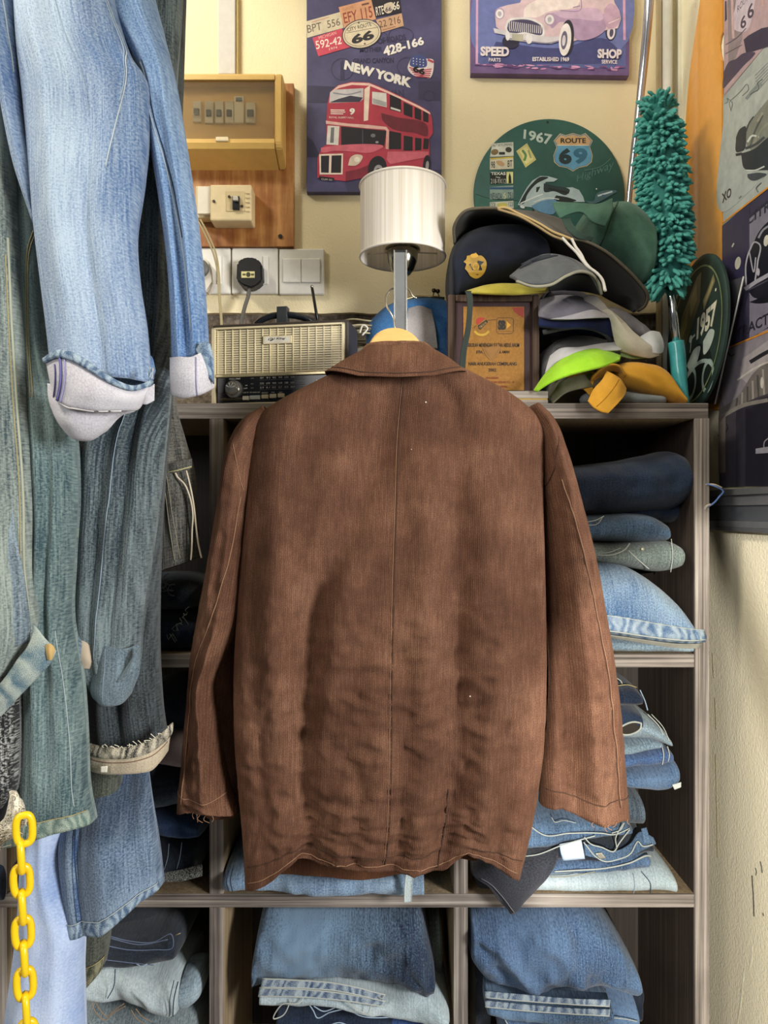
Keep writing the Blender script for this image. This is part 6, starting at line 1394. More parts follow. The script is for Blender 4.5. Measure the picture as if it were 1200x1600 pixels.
# dark leg with beige turn-up
jC = jeans('charcoal jeans leg with a beige turn-up and frayed dark edge', 200, 1205, .99)
LC = Loft('leg', [(240, -300, 300, -300, 1.04, .05), (240, 300, 280, 300, 1.03, .05), (240, 560, 272, 560, 1.025, .06), (200, 680, 262, 680, 1.02, .07), (170, 820, 252, 820, 1.015, .08), (150, 940, 248, 940, 1.01, .085), (138, 1040, 249, 1040, 1.005, .085), (142, 1110, 254, 1110, 1.0, .085), (148, 1180, 262, 1160, .998, .08)], D_dk, jC, nu=90, nv=130, folds=((.52, .75, .50, .98, .06, -.014), (.75, .5, .72, .95, .09, .010), (.3, .8, .28, 1, .08, .006)), wr=.003, seed=2.4)
cC = cuff_band(jC, [(133, 1160), (150, 1166), (185, 1170), (225, 1162), (250, 1148), (268, 1130)], [(130, 1182), (140, 1203), (170, 1208), (205, 1207), (235, 1203), (262, 1172)], .955, D_beige, None, bulge=.03)
strip_on(cC, -.08, .26, H_dark, 'hem', .002); cC.seam([(.03, .34), (.3, .36), (.6, .36), (.95, .36)], plain('#6d5040', .9), .0006, 'hem_stitch', .0012)
Sheet('woven_tag', [[(157, 1198, .917), (168, 1197, .917)], [(157, 1207, .919), (167, 1207, .919)]], plain('#d6d2c2', .9), jC, thick=.001, nu=6, nv=6)
rnd = random.Random(21)
for k in range(16):
    u = .3 + .65 * k / 16; p = cC.at(u, .02, .003)
    tube('frayed_thread', [p, p + Vector((rnd.uniform(-.003, .003), -.002, .003)), p + Vector((rnd.uniform(-.006, .006), -.002, rnd.uniform(.001, .007)))], .0005, plain('#d2ccba', .9), jC, seg=5)

# charcoal slub leg with white piping
jD = jeans('charcoal slub jeans leg with white edge tapes hanging inside the top cell opening', 280, 890, 1.07)
LD = Loft('leg', [(225, 300, 268, 300, 1.09, .04), (228, 560, 270, 560, 1.085, .05), (232, 640, 276, 640, 1.08, .05), (236, 700, 290, 690, 1.075, .055), (240, 760, 304, 740, 1.07, .06), (244, 820, 308, 810, 1.07, .06), (247, 893, 312, 872, 1.07, .055)], D_check, jD, nu=64, nv=110, wr=.002, folds=((.5, .6, .55, 1, .1, .006),), seed=12.2)
bD = Sheet('turned_band', [[(254, 728, 1.044), (275, 722, 1.036), (300, 717, 1.044)], [(256, 741, 1.044), (276, 738, 1.034), (300, 731, 1.044)]], D_check, jD, thick=.003, wr=.001)
bD.seam([(.02, .85), (.5, .85), (.98, .85)], plain('#b9b382', .9), .0008, 'stitching', .002)
for pts in ([(273, 737), (277, 745), (287, 755), (296, 775), (301, 800), (300, 830), (299, 865), (298, 875)], [(291, 735), (296, 755), (302, 785), (306, 820), (310, 850), (315, 872)]):
    tube('edge_tape', [at(x, y, 1.037) for x, y in pts], .0013, plain('#c9bda6', .8), jD, seg=8)
LD.seam([(.38, .5), (.40, .75), (.55, .985)], plain('#8d8872', .9), .0005, 'leg_seam', .0005, 60); LD.seam([(.48, .62), (.5, .75), (.66, .985)], plain('#8d8872', .9), .0005, 'leg_seam', .0005, 60)

# washed indigo flare
jF = jeans('washed indigo jeans leg flaring to a curved hem beside the lower shelf', 175, 1450, .94)
LF = Loft('leg', [(150, 300, 220, 300, 1.09, .02), (145, 900, 210, 900, 1.085, .02), (140, 1090, 215, 1090, 1.08, .02), (120, 1190, 230, 1190, 1.05, .05), (100, 1260, 237, 1250, .985, .07), (96, 1310, 244, 1300, .947, .09), (97, 1370, 250, 1340, .945, .09), (105, 1456, 255, 1380, .942, .085, [0, -2, 3, 12, 6, -2, 0])], D_indigo, jF, nu=100, nv=110, folds=((.75, .6, .85, .95, .08, -.010), (.5, .6, .55, 1, .12, .010), (.2, .7, .2, 1, .06, .006), (.28, .72, .30, 1, .03, -.006)), wr=.002, seed=14.2)
LF.band(0, 1, .984, 1.0, H_blue, 'hem', .0012); LF.seam([(.02, .983), (.5, .983), (.98, .983)], TH_lt, .0005, 'hem_stitch', .002, 60)
LF.seam([(.245, .68), (.25, .8), (.27, .9), (.29, .99)], TH_dk, .0012, 'side_seam', .0008, 60); LF.band(.255, .29, .70, .983, ropy('puckered_seam', '#3a5278', '#8397ad', .02), 'seam_pucker', .0008, nu=6, nv=60)

# pale blue cloth behind the chain
jP = jeans('pale sky-blue trousers leg hanging behind the yellow chain', 70, 1640, .91)
Loft('leg', [(60, 700, 100, 700, .96, .04), (45, 1150, 95, 1150, .94, .05), (38, 1300, 95, 1300, .935, .06), (34, 1380, 104, 1380, .93, .065), (30, 1440, 128, 1440, .928, .07), (20, 1520, 130, 1520, .925, .07), (10, 1590, 132, 1590, .92, .07), (6, 1680, 134, 1680, .92, .07)], D_pale, jP, nu=80, nv=90, folds=((.15, .6, .1, 1, .1, -.006), (.8, .5, .75, 1, .15, .006)), wr=.002, seed=16.3)
jO = jeans('olive-black jeans leg poking out under the indigo flare', 150, 1545, .985)
LO = Loft('leg', [(140, 1100, 200, 1100, 1.0, .05), (135, 1350, 178, 1350, .995, .055), (131, 1430, 174, 1420, .99, .055), (131, 1490, 168, 1480, .99, .055), (133, 1542, 163, 1506, .99, .05)], D_olive, jO, nu=50, nv=60, seed=17.7, wr=.002)
LO.band(0, 1, .93, 1.0, ropy('olive_hem', '#3c3f35', '#8f8c72'), 'hem', .0012); LO.seam([(.02, .925), (.98, .925)], TH_gold, .0005, 'hem_stitch', .002, 30)
# acid black leg with frayed edge
jK = jeans('acid-washed black jeans leg with a shredded white edge at the picture side', 15, 1320, .85)
Loft('leg', [(-80, 700, 10, 700, .92, .05), (-70, 1000, 26, 1000, .88, .06), (-62, 1100, 30, 1095, .865, .065), (-60, 1170, 30, 1170, .86, .065), (-60, 1230, 24, 1235, .857, .06), (-60, 1262, 10, 1258, .856, .05)], D_acid, jK, nu=64, nv=80, wr=.003, seed=19.4)
cK = Sheet('frayed_cuff', [[(18, 1234, .822), (26, 1240, .815), (32, 1252, .822)], [(16, 1258, .816), (26, 1262, .808), (38, 1266, .818)], [(4, 1284, .816), (18, 1290, .806), (42, 1280, .818)], [(-40, 1300, .818), (0, 1306, .806), (28, 1296, .818)], [(-40, 1316, .82), (-6, 1320, .81), (18, 1308, .82)]], denim('frayed_white', '#59584e', '#e2d9c4', .6, .8, 1.6, .1, fscale=60), jK, thick=.004, wr=.005, wsc=70)
rnd = random.Random(5)
for k in range(30):
    p = cK.at(rnd.uniform(.5, 1), rnd.random(), .002); tube('frayed_thread', [p, p + Vector((rnd.uniform(-.005, .005), -.003, rnd.uniform(-.004, .004))), p + Vector((rnd.uniform(-.008, .009), -.003, rnd.uniform(-.009, .005)))], .0005, plain('#d9d2bf', .9), jK, seg=5)
Sheet('dark_inner_leg', [[(-40, 1262, .86), (0, 1255, .85), (20, 1240, .85)], [(-40, 1300, .86), (0, 1292, .85), (14, 1280, .85)]], plain('#14161a', .9), jK, thick=.003)

# ------------------------------------------------------------------ yellow plastic chain
YEL = plain('#efc713', .32, mottle=.04, coat=.2)
ch = thing('plastic_chain', 'bright yellow plastic link chain hanging in front of the pale leg', 'chain', at(36, 1640, .80))
def link_mesh(flat):
    a, b, r = .0080, .0155, .0039
    P = []
    for k in range(40):
        t = 2 * math.pi * k / 40; c, s_ = math.cos(t), math.sin(t)
        x, z = a * math.copysign(abs(c) ** .6, c), b * math.copysign(abs(s_) ** .8, s_)
        P.append((x, 0, z) if flat else (0, x, z))
    return tube_mesh('link', P, r, YEL, seg=12, n=0, cyclic=True)
mF, mE = link_mesh(True), link_mesh(False)
pitch = .0445
for k, (x, y) in enumerate([(38, 1296), (33, 1338), (34, 1376), (35, 1417), (36, 1457), (38, 1497), (39, 1537), (41, 1578), (43, 1618), (44, 1658)]):
    o = link('link', mF if k % 2 == 0 else mE, ch); o.location = at(x, y, .795)
    o.rotation_euler = (0, math.radians(-3), math.radians(27))

# ------------------------------------------------------------------ folded denim in the shelf cells
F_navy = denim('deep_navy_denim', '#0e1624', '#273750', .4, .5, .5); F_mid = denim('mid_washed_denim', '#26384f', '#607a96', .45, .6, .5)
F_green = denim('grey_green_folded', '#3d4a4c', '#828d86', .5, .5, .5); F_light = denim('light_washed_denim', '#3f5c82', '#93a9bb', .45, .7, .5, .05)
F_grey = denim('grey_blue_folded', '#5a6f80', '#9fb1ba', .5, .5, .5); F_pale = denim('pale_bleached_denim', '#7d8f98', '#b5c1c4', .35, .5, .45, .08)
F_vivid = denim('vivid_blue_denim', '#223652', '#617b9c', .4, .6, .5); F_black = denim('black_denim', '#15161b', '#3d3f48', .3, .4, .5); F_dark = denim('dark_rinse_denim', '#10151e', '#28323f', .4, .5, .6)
F_roy = denim('royal_denim', '#293e64', '#5875a0', .5, .55, .5)
TH_w = plain('#a4a9a3', .85, name='white_edge_thread')
H_fold = ropy('folded_hem_light', '#33496a', '#a5b2ba', .013); H_foldd = ropy('folded_hem_dark', '#1c2b44', '#7f92a8', .012)
def fold(label, st, Y, dep, mat, group, nu=64, nv=72, wr=.006, wsc=(24, 13), folds=(), crumple=.006, seed=0.0, r0=.010, r1=.010, warp='u', p=2.6, nm='jeans', cat='jeans', part='folded_body', mid=0.02):
    """a folded garment lying on a shelf: stations (x, top, bottom) from one end to the other"""
    bx_ = [s[0] for s in st]; by_ = max(s[2] for s in st)
    t = thing(nm, label, cat, at(sum(bx_) / len(bx_), by_, Y + mid), group=group)
    L = Loft(part, [(x, a, x, b, Y + mid, dep) for x, a, b in st], mat, t, nu=nu, nv=nv, p=p, wr=wr, wsc=wsc, folds=folds, crumple=crumple, csc=30, seed=seed, round0=r0, round1=r1, cap0=True, cap1=True, warp=warp, push=dep / 2 - mid)
    L.t = t; return L
def edge(par, pts, r=.0012, mat=None, nm='edge_stitching', Y=None):
    return tube(nm, [at(*q) if len(q) == 3 else at(q[0], q[1], Y) for q in pts], r * .72, mat or TH_w, par, seg=8)

# top cell beside the jacket sleeve
G1 = 'folded jeans in the top cell beside the sleeve'
L = fold('folded grey-blue jeans at the bottom of the top cell stack', [(800, 990, 1021), (900, 992, 1021), (980, 994, 1021), (1060, 996, 1021), (1088, 1002, 1020)], 1.135, .20, F_grey, G1, seed=1)
L = fold('light washed jeans with a broad stitched hem sticking out of the top cell', [(800, 880, 1000), (880, 872, 1000), (930, 872, 1000), (980, 882, 1002), (1030, 910, 1006), (1066, 945, 1010), (1080, 968, 1012), (1086, 985, 1012)], 1.10, .20, F_light, G1, seed=2, wr=.003, folds=((.3, .3, .8, .6, .12, .004), (.5, .6, .9, .85, .1, -.003)), r1=.004)
s_ = Sheet('hem', [[(880, 955, 1.098), (960, 962, 1.092), (1030, 974, 1.094), (1080, 982, 1.10), (1100, 984, 1.11)], [(880, 975, 1.094), (960, 984, 1.088), (1030, 994, 1.09), (1080, 998, 1.096), (1103, 998, 1.106)], [(880, 980, 1.10), (960, 990, 1.10), (1030, 1000, 1.10), (1080, 1004, 1.105), (1102, 1002, 1.112)]], ropy('light_hem', '#46648a', '#abbac4', .017), L.t, thick=.003, wr=.0006)
s_.seam([(0, .04), (.5, .04), (1, .05)], TH_w, .0008, 'hem_stitch', .001)
edge(L.t, [(880, 978, 1.092), (960, 987, 1.087), (1030, 997, 1.088), (1085, 1001, 1.094), (1103, 999, 1.106)], .0014)
Sheet('inner_hem', [[(890, 985, 1.10), (980, 996, 1.10), (1060, 1006, 1.10), (1096, 1006, 1.105)], [(890, 984, 1.105), (980, 1000, 1.105), (1060, 1012, 1.105), (1092, 1013, 1.108)]], plain('#8b8a80', .9), L.t, thick=.002)
L = fold('grey-green folded jeans with flapped pocket above the light pair', [(830, 846, 892), (900, 846, 880), (960, 848, 884), (1010, 846, 893), (1040, 842, 897), (1060, 848, 892), (1071, 858, 885)], 1.115, .20, F_green, G1, seed=3, folds=((.2, .85, .9, .83, .05, -.006),))
edge(L.t, [(920, 866, 1.113), (960, 866, 1.11), (977, 858, 1.112), (984, 849, 1.115)], .0012); edge(L.t, [(920, 864, 1.112), (952, 863, 1.109), (970, 856, 1.111)], .0006); edge(L.t, [(982, 860, 1.112), (1000, 877, 1.109), (1014, 889, 1.111)], .0010); edge(L.t, [(1049, 842, 1.113), (1051, 870, 1.110), (1048, 894, 1.114)], .0008)
lathe('rivet', [(0, -.002), (.0022, -.001), (.0022, .001)], plain('#b9b59a', .4, .5), at(1004, 858, 1.1115), L.t, 'Y', 12)
L = fold('mid-blue folded jeans with creased rounded end in the top cell', [(830, 810, 852), (900, 806, 846), (960, 803, 849), (1000, 802, 850), (1030, 808, 850), (1044, 822, 846), (1048, 832, 840)], 1.125, .19, F_mid, G1, seed=4, folds=((.2, .8, .8, .95, .05, .006),))
edge(L.t, [(908, 816, 1.122), (930, 813, 1.119), (944, 806, 1.121)], .0009); edge(L.t, [(908, 820, 1.122), (934, 818, 1.119), (942, 807, 1.121)], .0009)
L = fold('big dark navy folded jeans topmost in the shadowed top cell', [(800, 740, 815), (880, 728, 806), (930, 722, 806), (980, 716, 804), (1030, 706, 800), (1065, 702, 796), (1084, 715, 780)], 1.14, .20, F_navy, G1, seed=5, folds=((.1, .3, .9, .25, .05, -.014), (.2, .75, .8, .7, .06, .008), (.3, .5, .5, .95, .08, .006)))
L = fold('crumpled navy jeans leg end tucked beneath the big dark pair', [(950, 795, 820), (1010, 780, 820), (1050, 770, 818), (1075, 790, 822), (1085, 808, 822)], 1.19, .14, F_navy, G1, seed=6, crumple=.006)

# middle cell beside the sleeve
G2 = 'folded jeans in the middle cell beside the sleeve'
L = fold('bleached pale jeans at the bottom of the middle cell stack', [(800, 1352, 1396), (860, 1352, 1396), (940, 1350, 1396), (1000, 1345, 1396), (1040, 1348, 1396), (1053, 1362, 1395)], 1.125, .20, F_pale, G2, seed=7, crumple=.001, r1=.004)
edge(L.t, [(990, 1366, 1.122), (992, 1385, 1.12), (990, 1396, 1.124)], .0006, TH_blue); edge(L.t, [(1004, 1364, 1.122), (1016, 1380, 1.12), (1016, 1396, 1.124)], .0009, TH_dk)
Loft('folded_end', [(1005, 1340, 1005, 1394, 1.15, .12), (1030, 1344, 1030, 1396, 1.15, .12), (1050, 1366, 1050, 1396, 1.15, .11), (1062, 1384, 1062, 1396, 1.15, .09)], F_grey, L.t, nu=48, nv=30, cap0=True, cap1=True, wr=.002, push=.06, warp='u')
L = fold('blue folded jeans with white piped waist edge in the middle cell', [(800, 1340, 1372), (870, 1335, 1366), (940, 1328, 1364), (1000, 1322, 1360), (1014, 1330, 1355)], 1.125, .20, F_vivid, G2, seed=8, r1=.004)
edge(L.t, [(866, 1362, 1.12), (900, 1360, 1.117), (950, 1356, 1.117), (985, 1348, 1.118), (1012, 1337, 1.12), (1018, 1338, 1.124)], .0016); edge(L.t, [(860, 1370, 1.12), (880, 1370, 1.117), (930, 1362, 1.117)], .0009, plain('#8b8a76', .9))
L = fold('dark jeans with open waistband and white size sticker', [(820, 1300, 1345), (880, 1296, 1348), (940, 1300, 1350), (980, 1302, 1340), (1005, 1300, 1335), (1020, 1312, 1330)], 1.128, .20, F_dark, G2, seed=9, r1=.004, crumple=.004)
wb_ = Sheet('waistband', [[(912, 1318, 1.12), (930, 1322, 1.116), (955, 1330, 1.114), (985, 1318, 1.116), (1000, 1300, 1.12), (1020, 1308, 1.124)], [(914, 1336, 1.118), (930, 1340, 1.113), (955, 1346, 1.11), (985, 1338, 1.112), (1008, 1326, 1.116), (1024, 1318, 1.124)]], F_mid, L.t, thick=.003)
for pts in ([(912, 1316), (920, 1326), (928, 1336), (945, 1346), (965, 1343), (985, 1334), (994, 1318), (996, 1315), (1004, 1322), (1020, 1320)], [(913, 1308), (922, 1318), (940, 1324), (960, 1330), (966, 1320), (984, 1296)]): edge(L.t, pts, .0013, None, Y=1.109)
Sheet('size_sticker', [[(874, 1319, 1.112), (908, 1312, 1.110)], [(876, 1332, 1.108), (911, 1326, 1.106)], [(880, 1345, 1.11), (914, 1342, 1.108)]], plain('#b9cbe2', .35), L.t, thick=.0006, nu=10, nv=8, wr=0, label='white blank sticker')
Sheet('belt_loop', [[(1002, 1295, 1.117), (1010, 1293, 1.117)], [(1006, 1318, 1.113), (1016, 1314, 1.113)]], F_mid, L.t, thick=.003, nu=6, nv=10); Sheet('brass_tab', [[(930, 1333, 1.108), (940, 1332, 1.108)], [(936, 1342, 1.107), (947, 1341, 1.107)]], plain('#b9b5a6', .3, .7), L.t, thick=.0015, nu=6, nv=6, wr=0)
L = fold('dark blue jeans with two layered waist edges below the sleeve cuff', [(800, 1262, 1335), (850, 1268, 1332), (900, 1270, 1318), (950, 1274, 1308), (984, 1280, 1300)], 1.12, .20, F_mid, G2, seed=10, r1=.003, folds=((.55, .1, .5, .9, .1, -.006),))
edge(L.t, [(828, 1290, 1.114), (838, 1298, 1.112), (848, 1304, 1.111), (890, 1302, 1.110), (940, 1302, 1.110), (960, 1304, 1.111), (972, 1300, 1.112), (984, 1294, 1.116)], .0013); edge(L.t, [(820, 1338, 1.114), (836, 1336, 1.111), (880, 1320, 1.11), (930, 1306, 1.110)], .0012); edge(L.t, [(862, 1277, 1.114), (866, 1284, 1.112), (880, 1282, 1.112), (900, 1286, 1.112)], .0007)
edge(L.t, [(956, 1302, 1.108), (970, 1296, 1.105), (975, 1286, 1.108), (962, 1310, 1.106), (964, 1326, 1.108)], .0011)
L = fold('upright charcoal denim roll standing behind the cuff', [(900, 1225, 1285), (960, 1228, 1290), (985, 1236, 1292), (1003, 1240, 1292)], 1.15, .16, denim('charcoal_blue_denim', '#262f3b', '#5f6c78', .7, .4, .5), G2, seed=11, r1=.003)
L = fold('blue folded jeans with drooping corner at the cuff in the middle cell', [(800, 1196, 1240), (880, 1196, 1236), (960, 1195, 1230), (1010, 1194, 1238), (1040, 1192, 1240), (1055, 1185, 1232), (1064, 1190, 1226)], 1.12, .20, F_vivid, G2, seed=12, folds=((.3, .8, .8, .7, .06, .006),), crumple=.004)
Sheet('cuff_corner', [[(1050, 1226, 1.12), (1064, 1222, 1.12)], [(1054, 1234, 1.117), (1064, 1230, 1.117)]], plain('#b9bdb8', .9), L.t, thick=.002, nu=8, nv=6)
L = fold('royal blue folded jeans with vertical seam end in the middle cell', [(800, 1168, 1206), (900, 1174, 1204), (960, 1172, 1200), (1010, 1166, 1198), (1036, 1162, 1196), (1048, 1168, 1190)], 1.118, .20, F_roy, G2, seed=13, r1=.004)
edge(L.t, [(1035, 1168, 1.115), (1037, 1180, 1.113), (1035, 1195, 1.115)], .0010); edge(L.t, [(1043, 1166, 1.118), (1046, 1180, 1.115), (1044, 1190, 1.118)], .0010)
L = fold('pale grey-blue folded jeans thin in the middle cell stack', [(800, 1154, 1180), (900, 1156, 1182), (970, 1156, 1180), (1020, 1150, 1170), (1032, 1154, 1166)], 1.115, .20, F_grey, G2, seed=14, r1=.004)
L = fold('grey-blue folded jeans sloping down at its seam', [(830, 1110, 1156), (930, 1112, 1158), (990, 1112, 1158), (1015, 1118, 1158), (1038, 1140, 1164), (1047, 1156, 1166)], 1.12, .20, F_grey, G2, seed=15, r1=.004, folds=((.1, .7, .9, .9, .06, .005),))
edge(L.t, [(1012, 1116, 1.116), (1030, 1135, 1.113), (1040, 1158, 1.116)], .0011); edge(L.t, [(1018, 1116, 1.118), (1036, 1136, 1.115), (1046, 1158, 1.118)], .0009)
L = fold('navy jeans roll with pale rimmed open leg end', [(860, 1096, 1148), (940, 1098, 1148), (985, 1100, 1146), (1001, 1108, 1140)], 1.11, .20, F_navy, G2, seed=16, r1=.004)
cO = [(1002, 1130), (992, 1128), (975, 1133), (964, 1143), (975, 1148), (990, 1146), (1001, 1138)]
c_ = crv([(x, y, 0) for x, y in cO + cO[:1]], 40)[:-1]
tube('leg_opening_rim', [at(x, y, 1.107) for x, y, _ in c_], .0014, TH_w, L.t, n=0, cyclic=True, seg=8)
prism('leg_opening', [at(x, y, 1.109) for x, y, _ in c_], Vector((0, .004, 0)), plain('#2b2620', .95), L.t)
L = fold('navy folded jeans topmost in the middle cell with gold hem line', [(860, 1052, 1104), (930, 1056, 1106), (970, 1064, 1106), (992, 1070, 1104), (1000, 1082, 1100)], 1.125, .19, F_navy, G2, seed=17, r1=.004)
edge(L.t, [(962, 1072, 1.122), (980, 1070, 1.12), (995, 1074, 1.123)], .0009, TH_gold); edge(L.t, [(964, 1060, 1.123), (970, 1064, 1.121), (972, 1068, 1.122)], .0012)
edge(L.t, [(1000, 1078, 1.13), (1008, 1096, 1.13), (1012, 1110, 1.13)], .0012, TH_blue)
# black garment over the lip of the shelf
bt = thing('black_trousers', 'black folded trousers with a corner hanging over the shelf edge below the jacket', 'trousers', at(800, 1400, 1.12), group=None)
Sheet('draped_leg', [[(735, 1345, 1.15), (780, 1330, 1.14), (840, 1325, 1.13), (872, 1318, 1.13)], [(740, 1368, 1.13), (785, 1350, 1.112), (835, 1348, 1.108), (871, 1340, 1.11)], [(764, 1385, 1.112), (790, 1380, 1.104), (825, 1378, 1.102), (860, 1362, 1.106)], [(780, 1405, 1.11), (796, 1402, 1.103), (815, 1400, 1.102), (835, 1390, 1.106)], [(796, 1420, 1.112), (801, 1427, 1.106), (806, 1424, 1.106), (815, 1410, 1.108)]], F_black, bt, thick=.006, nu=60, nv=50, wr=.003, wsc=24).seam([(.05, .35), (.10, .6), (.35, .97)], plain('#6d6c74', .9), .0007, 'hem_stitch', .004)
Loft('folded_body', [(738, 1350, 738, 1392, 1.17, .10), (780, 1338, 780, 1394, 1.17, .12), (840, 1330, 840, 1394, 1.17, .12), (870, 1335, 870, 1392, 1.17, .10)], F_black, bt, nu=48, nv=40, cap0=True, cap1=True, round0=.01, round1=.01, push=.03, wr=.003)

# bottom cell, beside the pillar panel
G3 = 'folded jeans in the lowest cell under the sleeve'
L = fold('vivid blue creased jeans filling the lowest cell under the sleeve', [(734, 1430, 1500), (760, 1430, 1540), (790, 1430, 1556), (850, 1428, 1560), (910, 1428, 1560), (955, 1450, 1560), (985, 1490, 1558), (1000, 1520, 1556)], 1.12, .19, F_vivid, G3, seed=18, wr=.009, crumple=.013, folds=((.2, .12, .95, .40, .06, .016), (.4, .15, .95, .30, .05, -.014), (.1, .45, .8, .62, .06, .012), (.15, .62, .85, .5, .05, -.010), (.6, .6, .95, .85, .07, -.010)), r0=.004)
L = fold('blue jeans with two stacked light hems below the vivid creased pair', [(757, 1546, 1580), (800, 1552, 1592), (860, 1556, 1600), (920, 1558, 1600), (955, 1560, 1586)], 1.115, .19, F_mid, G3, seed=19, r0=.003, r1=.003)
for dy, y2 in ((0, 1), (15, 0)):
    s_ = Sheet('hem', [[(757, 1548 + dy, 1.112), (820, 1554 + dy, 1.107), (890, 1560 + dy, 1.107), (953, 1562 + dy, 1.112)], [(758, 1558 + dy, 1.110), (820, 1564 + dy, 1.104), (890, 1569 + dy, 1.104), (952, 1572 + dy, 1.110)]], H_fold, L.t, thick=.003, wr=.0005); s_.seam([(0, 1), (.5, 1), (1, 1)], TH_w, .0010, 'hem_edge', .001)
L = fold('faded blue jeans edge with open pocket at the bottom of the photo', [(780, 1574, 1640), (850, 1584, 1640), (900, 1580, 1640), (950, 1560, 1640), (996, 1558, 1640)], 1.13, .18, F_vivid, G3, seed=20, r1=.003)
edge(L.t, [(781, 1576, 1.125), (790, 1595, 1.12), (800, 1612, 1.12)], .0012); edge(L.t, [(860, 1596, 1.118), (890, 1590, 1.116), (920, 1588, 1.117)], .0010); edge(L.t, [(955, 1590, 1.122), (975, 1592, 1.121), (996, 1596, 1.125)], .0010)
L = fold('dark jeans stack end against the divider in the lowest cell', [(738, 1440, 1640), (752, 1450, 1640), (765, 1480, 1640)], 1.17, .14, F_dark, G3, seed=21, r0=.003, r1=.003)
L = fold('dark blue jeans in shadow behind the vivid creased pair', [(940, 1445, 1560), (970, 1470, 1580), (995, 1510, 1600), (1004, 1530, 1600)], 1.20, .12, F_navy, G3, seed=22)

# bottom cell in the middle
G4 = 'folded jeans in the lowest middle cell'
L = fold('big slate-blue jeans with crumpled corner filling the lowest middle cell', [(394, 1500, 1548), (410, 1425, 1552), (450, 1421, 1546), (510, 1420, 1542), (570, 1420, 1546), (620, 1420, 1556), (655, 1430, 1562), (672, 1480, 1558), (682, 1520, 1548)], 1.12, .20, denim('slate_blue_fold', '#1b273b', '#647c93', .5, .5, .5, -.25, wear=(23 * .37 + .10, .13, .6)), G4, seed=23, wr=.008, folds=((.2, .1, .5, .3, .12, .008), (.3, .62, .95, .8, .05, -.010), (.15, .7, .9, .9, .06, .010), (.7, .72, .95, .95, .05, .012), (.5, .75, .7, .85, .03, -.012)), crumple=.011)
edge(L.t, [(640, 1420, 1.118), (644, 1480, 1.108), (636, 1535, 1.108)], .0010, TH_dk)
L = fold('bleached jeans with frayed double hem beneath the slate-blue pair', [(405, 1528, 1566), (440, 1530, 1568), (520, 1536, 1572), (600, 1548, 1590), (660, 1540, 1606), (690, 1560, 1610), (706, 1580, 1604)], 1.11, .20, F_pale, G4, seed=24, r0=.003)
for dy, m in ((0, H_fold), (14, H_fold)):
    s_ = Sheet('hem', [[(410 - dy * .3, 1529 + dy, 1.108), (460, 1531 + dy, 1.102), (530, 1537 + dy, 1.10), (602, 1554 + dy * .7, 1.106)], [(408 - dy * .3, 1542 + dy, 1.106), (460, 1543 + dy, 1.099), (530, 1548 + dy, 1.098), (600, 1564 + dy * .6, 1.104)]], m, L.t, thick=.003, wr=.0006)
    s_.seam([(0, 0), (.5, 0), (1, 0)], TH_w, .0011, 'hem_edge', .001); s_.seam([(0, 1), (.5, 1), (1, 1)], TH_w, .0011, 'hem_edge', .001)
edge(L.t, [(600, 1556, 1.10), (598, 1560, 1.098), (592, 1558, 1.10)], .0012)
edge(L.t, [(476, 1555, 1.104), (470, 1565, 1.098), (440, 1570, 1.098), (428, 1592, 1.098), (440, 1588, 1.1), (455, 1562, 1.1)], .0013); edge(L.t, [(538, 1562, 1.102), (555, 1574, 1.098), (574, 1584, 1.098), (580, 1570, 1.10)], .0012)
L = fold('navy jeans with curled edges lowest in the middle cell', [(430, 1572, 1660), (500, 1568, 1660), (580, 1580, 1660), (640, 1590, 1660)], 1.125, .18, F_navy, G4, seed=25, r0=.004)
for pts in ([(482, 1568), (490, 1580), (495, 1590), (515, 1582), (540, 1576)], [(485, 1566), (510, 1568), (540, 1574), (560, 1586), (600, 1590), (620, 1588)], [(510, 1604), (530, 1598), (548, 1604)], [(490, 1572), (505, 1580), (525, 1574)]): edge(L.t, pts, .0012, TH_blue, Y=1.115)
L = fold('blue cotton jeans corner lowest in the middle cell', [(540, 1594, 1660), (610, 1592, 1660), (670, 1596, 1660)], 1.12, .16, denim('bright_navy_denim', '#1d3058', '#3f5f98', .4, .5, .5), G4, seed=26)
L = fold('grey jeans leg standing in shadow at the divider of the middle cell', [(662, 1438, 1530), (680, 1436, 1530), (690, 1440, 1525), (693, 1455, 1515)], 1.19, .12, F_green, G4, seed=27)
# strip on the shelf under the jacket hem
L = fold('light blue folded jeans lying on the shelf under the jacket hem', [(347, 1358, 1394), (362, 1352, 1396), (400, 1350, 1396), (460, 1350, 1403), (540, 1352, 1406), (600, 1352, 1404), (640, 1350, 1404), (666, 1352, 1402)], 1.105, .22, F_light, 'folded jeans under the jacket hem', seed=28, r0=.006, r1=.003, folds=((.2, .2, .9, .28, .05, -.006),))
edge(L.t, [(358, 1360, 1.10), (354, 1375, 1.097), (357, 1392, 1.10)], .0012, TH_dk); edge(L.t, [(364, 1356, 1.10), (360, 1375, 1.095), (363, 1393, 1.098)], .0012, TH_dk)
s_ = Sheet('side_seam_tape', [[(636, 1352, 1.097), (648, 1352, 1.097)], [(632, 1380, 1.091), (645, 1380, 1.091)], [(631, 1410, 1.094), (643, 1409, 1.094)]], denim('seam_tape_denim', '#7d97a8', '#c3cfcf'), L.t, thick=.002, nu=10)
s_.seam([(.05, 0), (.05, 1)], TH_w, .0008, 'tape_stitch', .001); s_.seam([(.95, 0), (.95, 1)], TH_w, .0006, 'tape_stitch', .001)

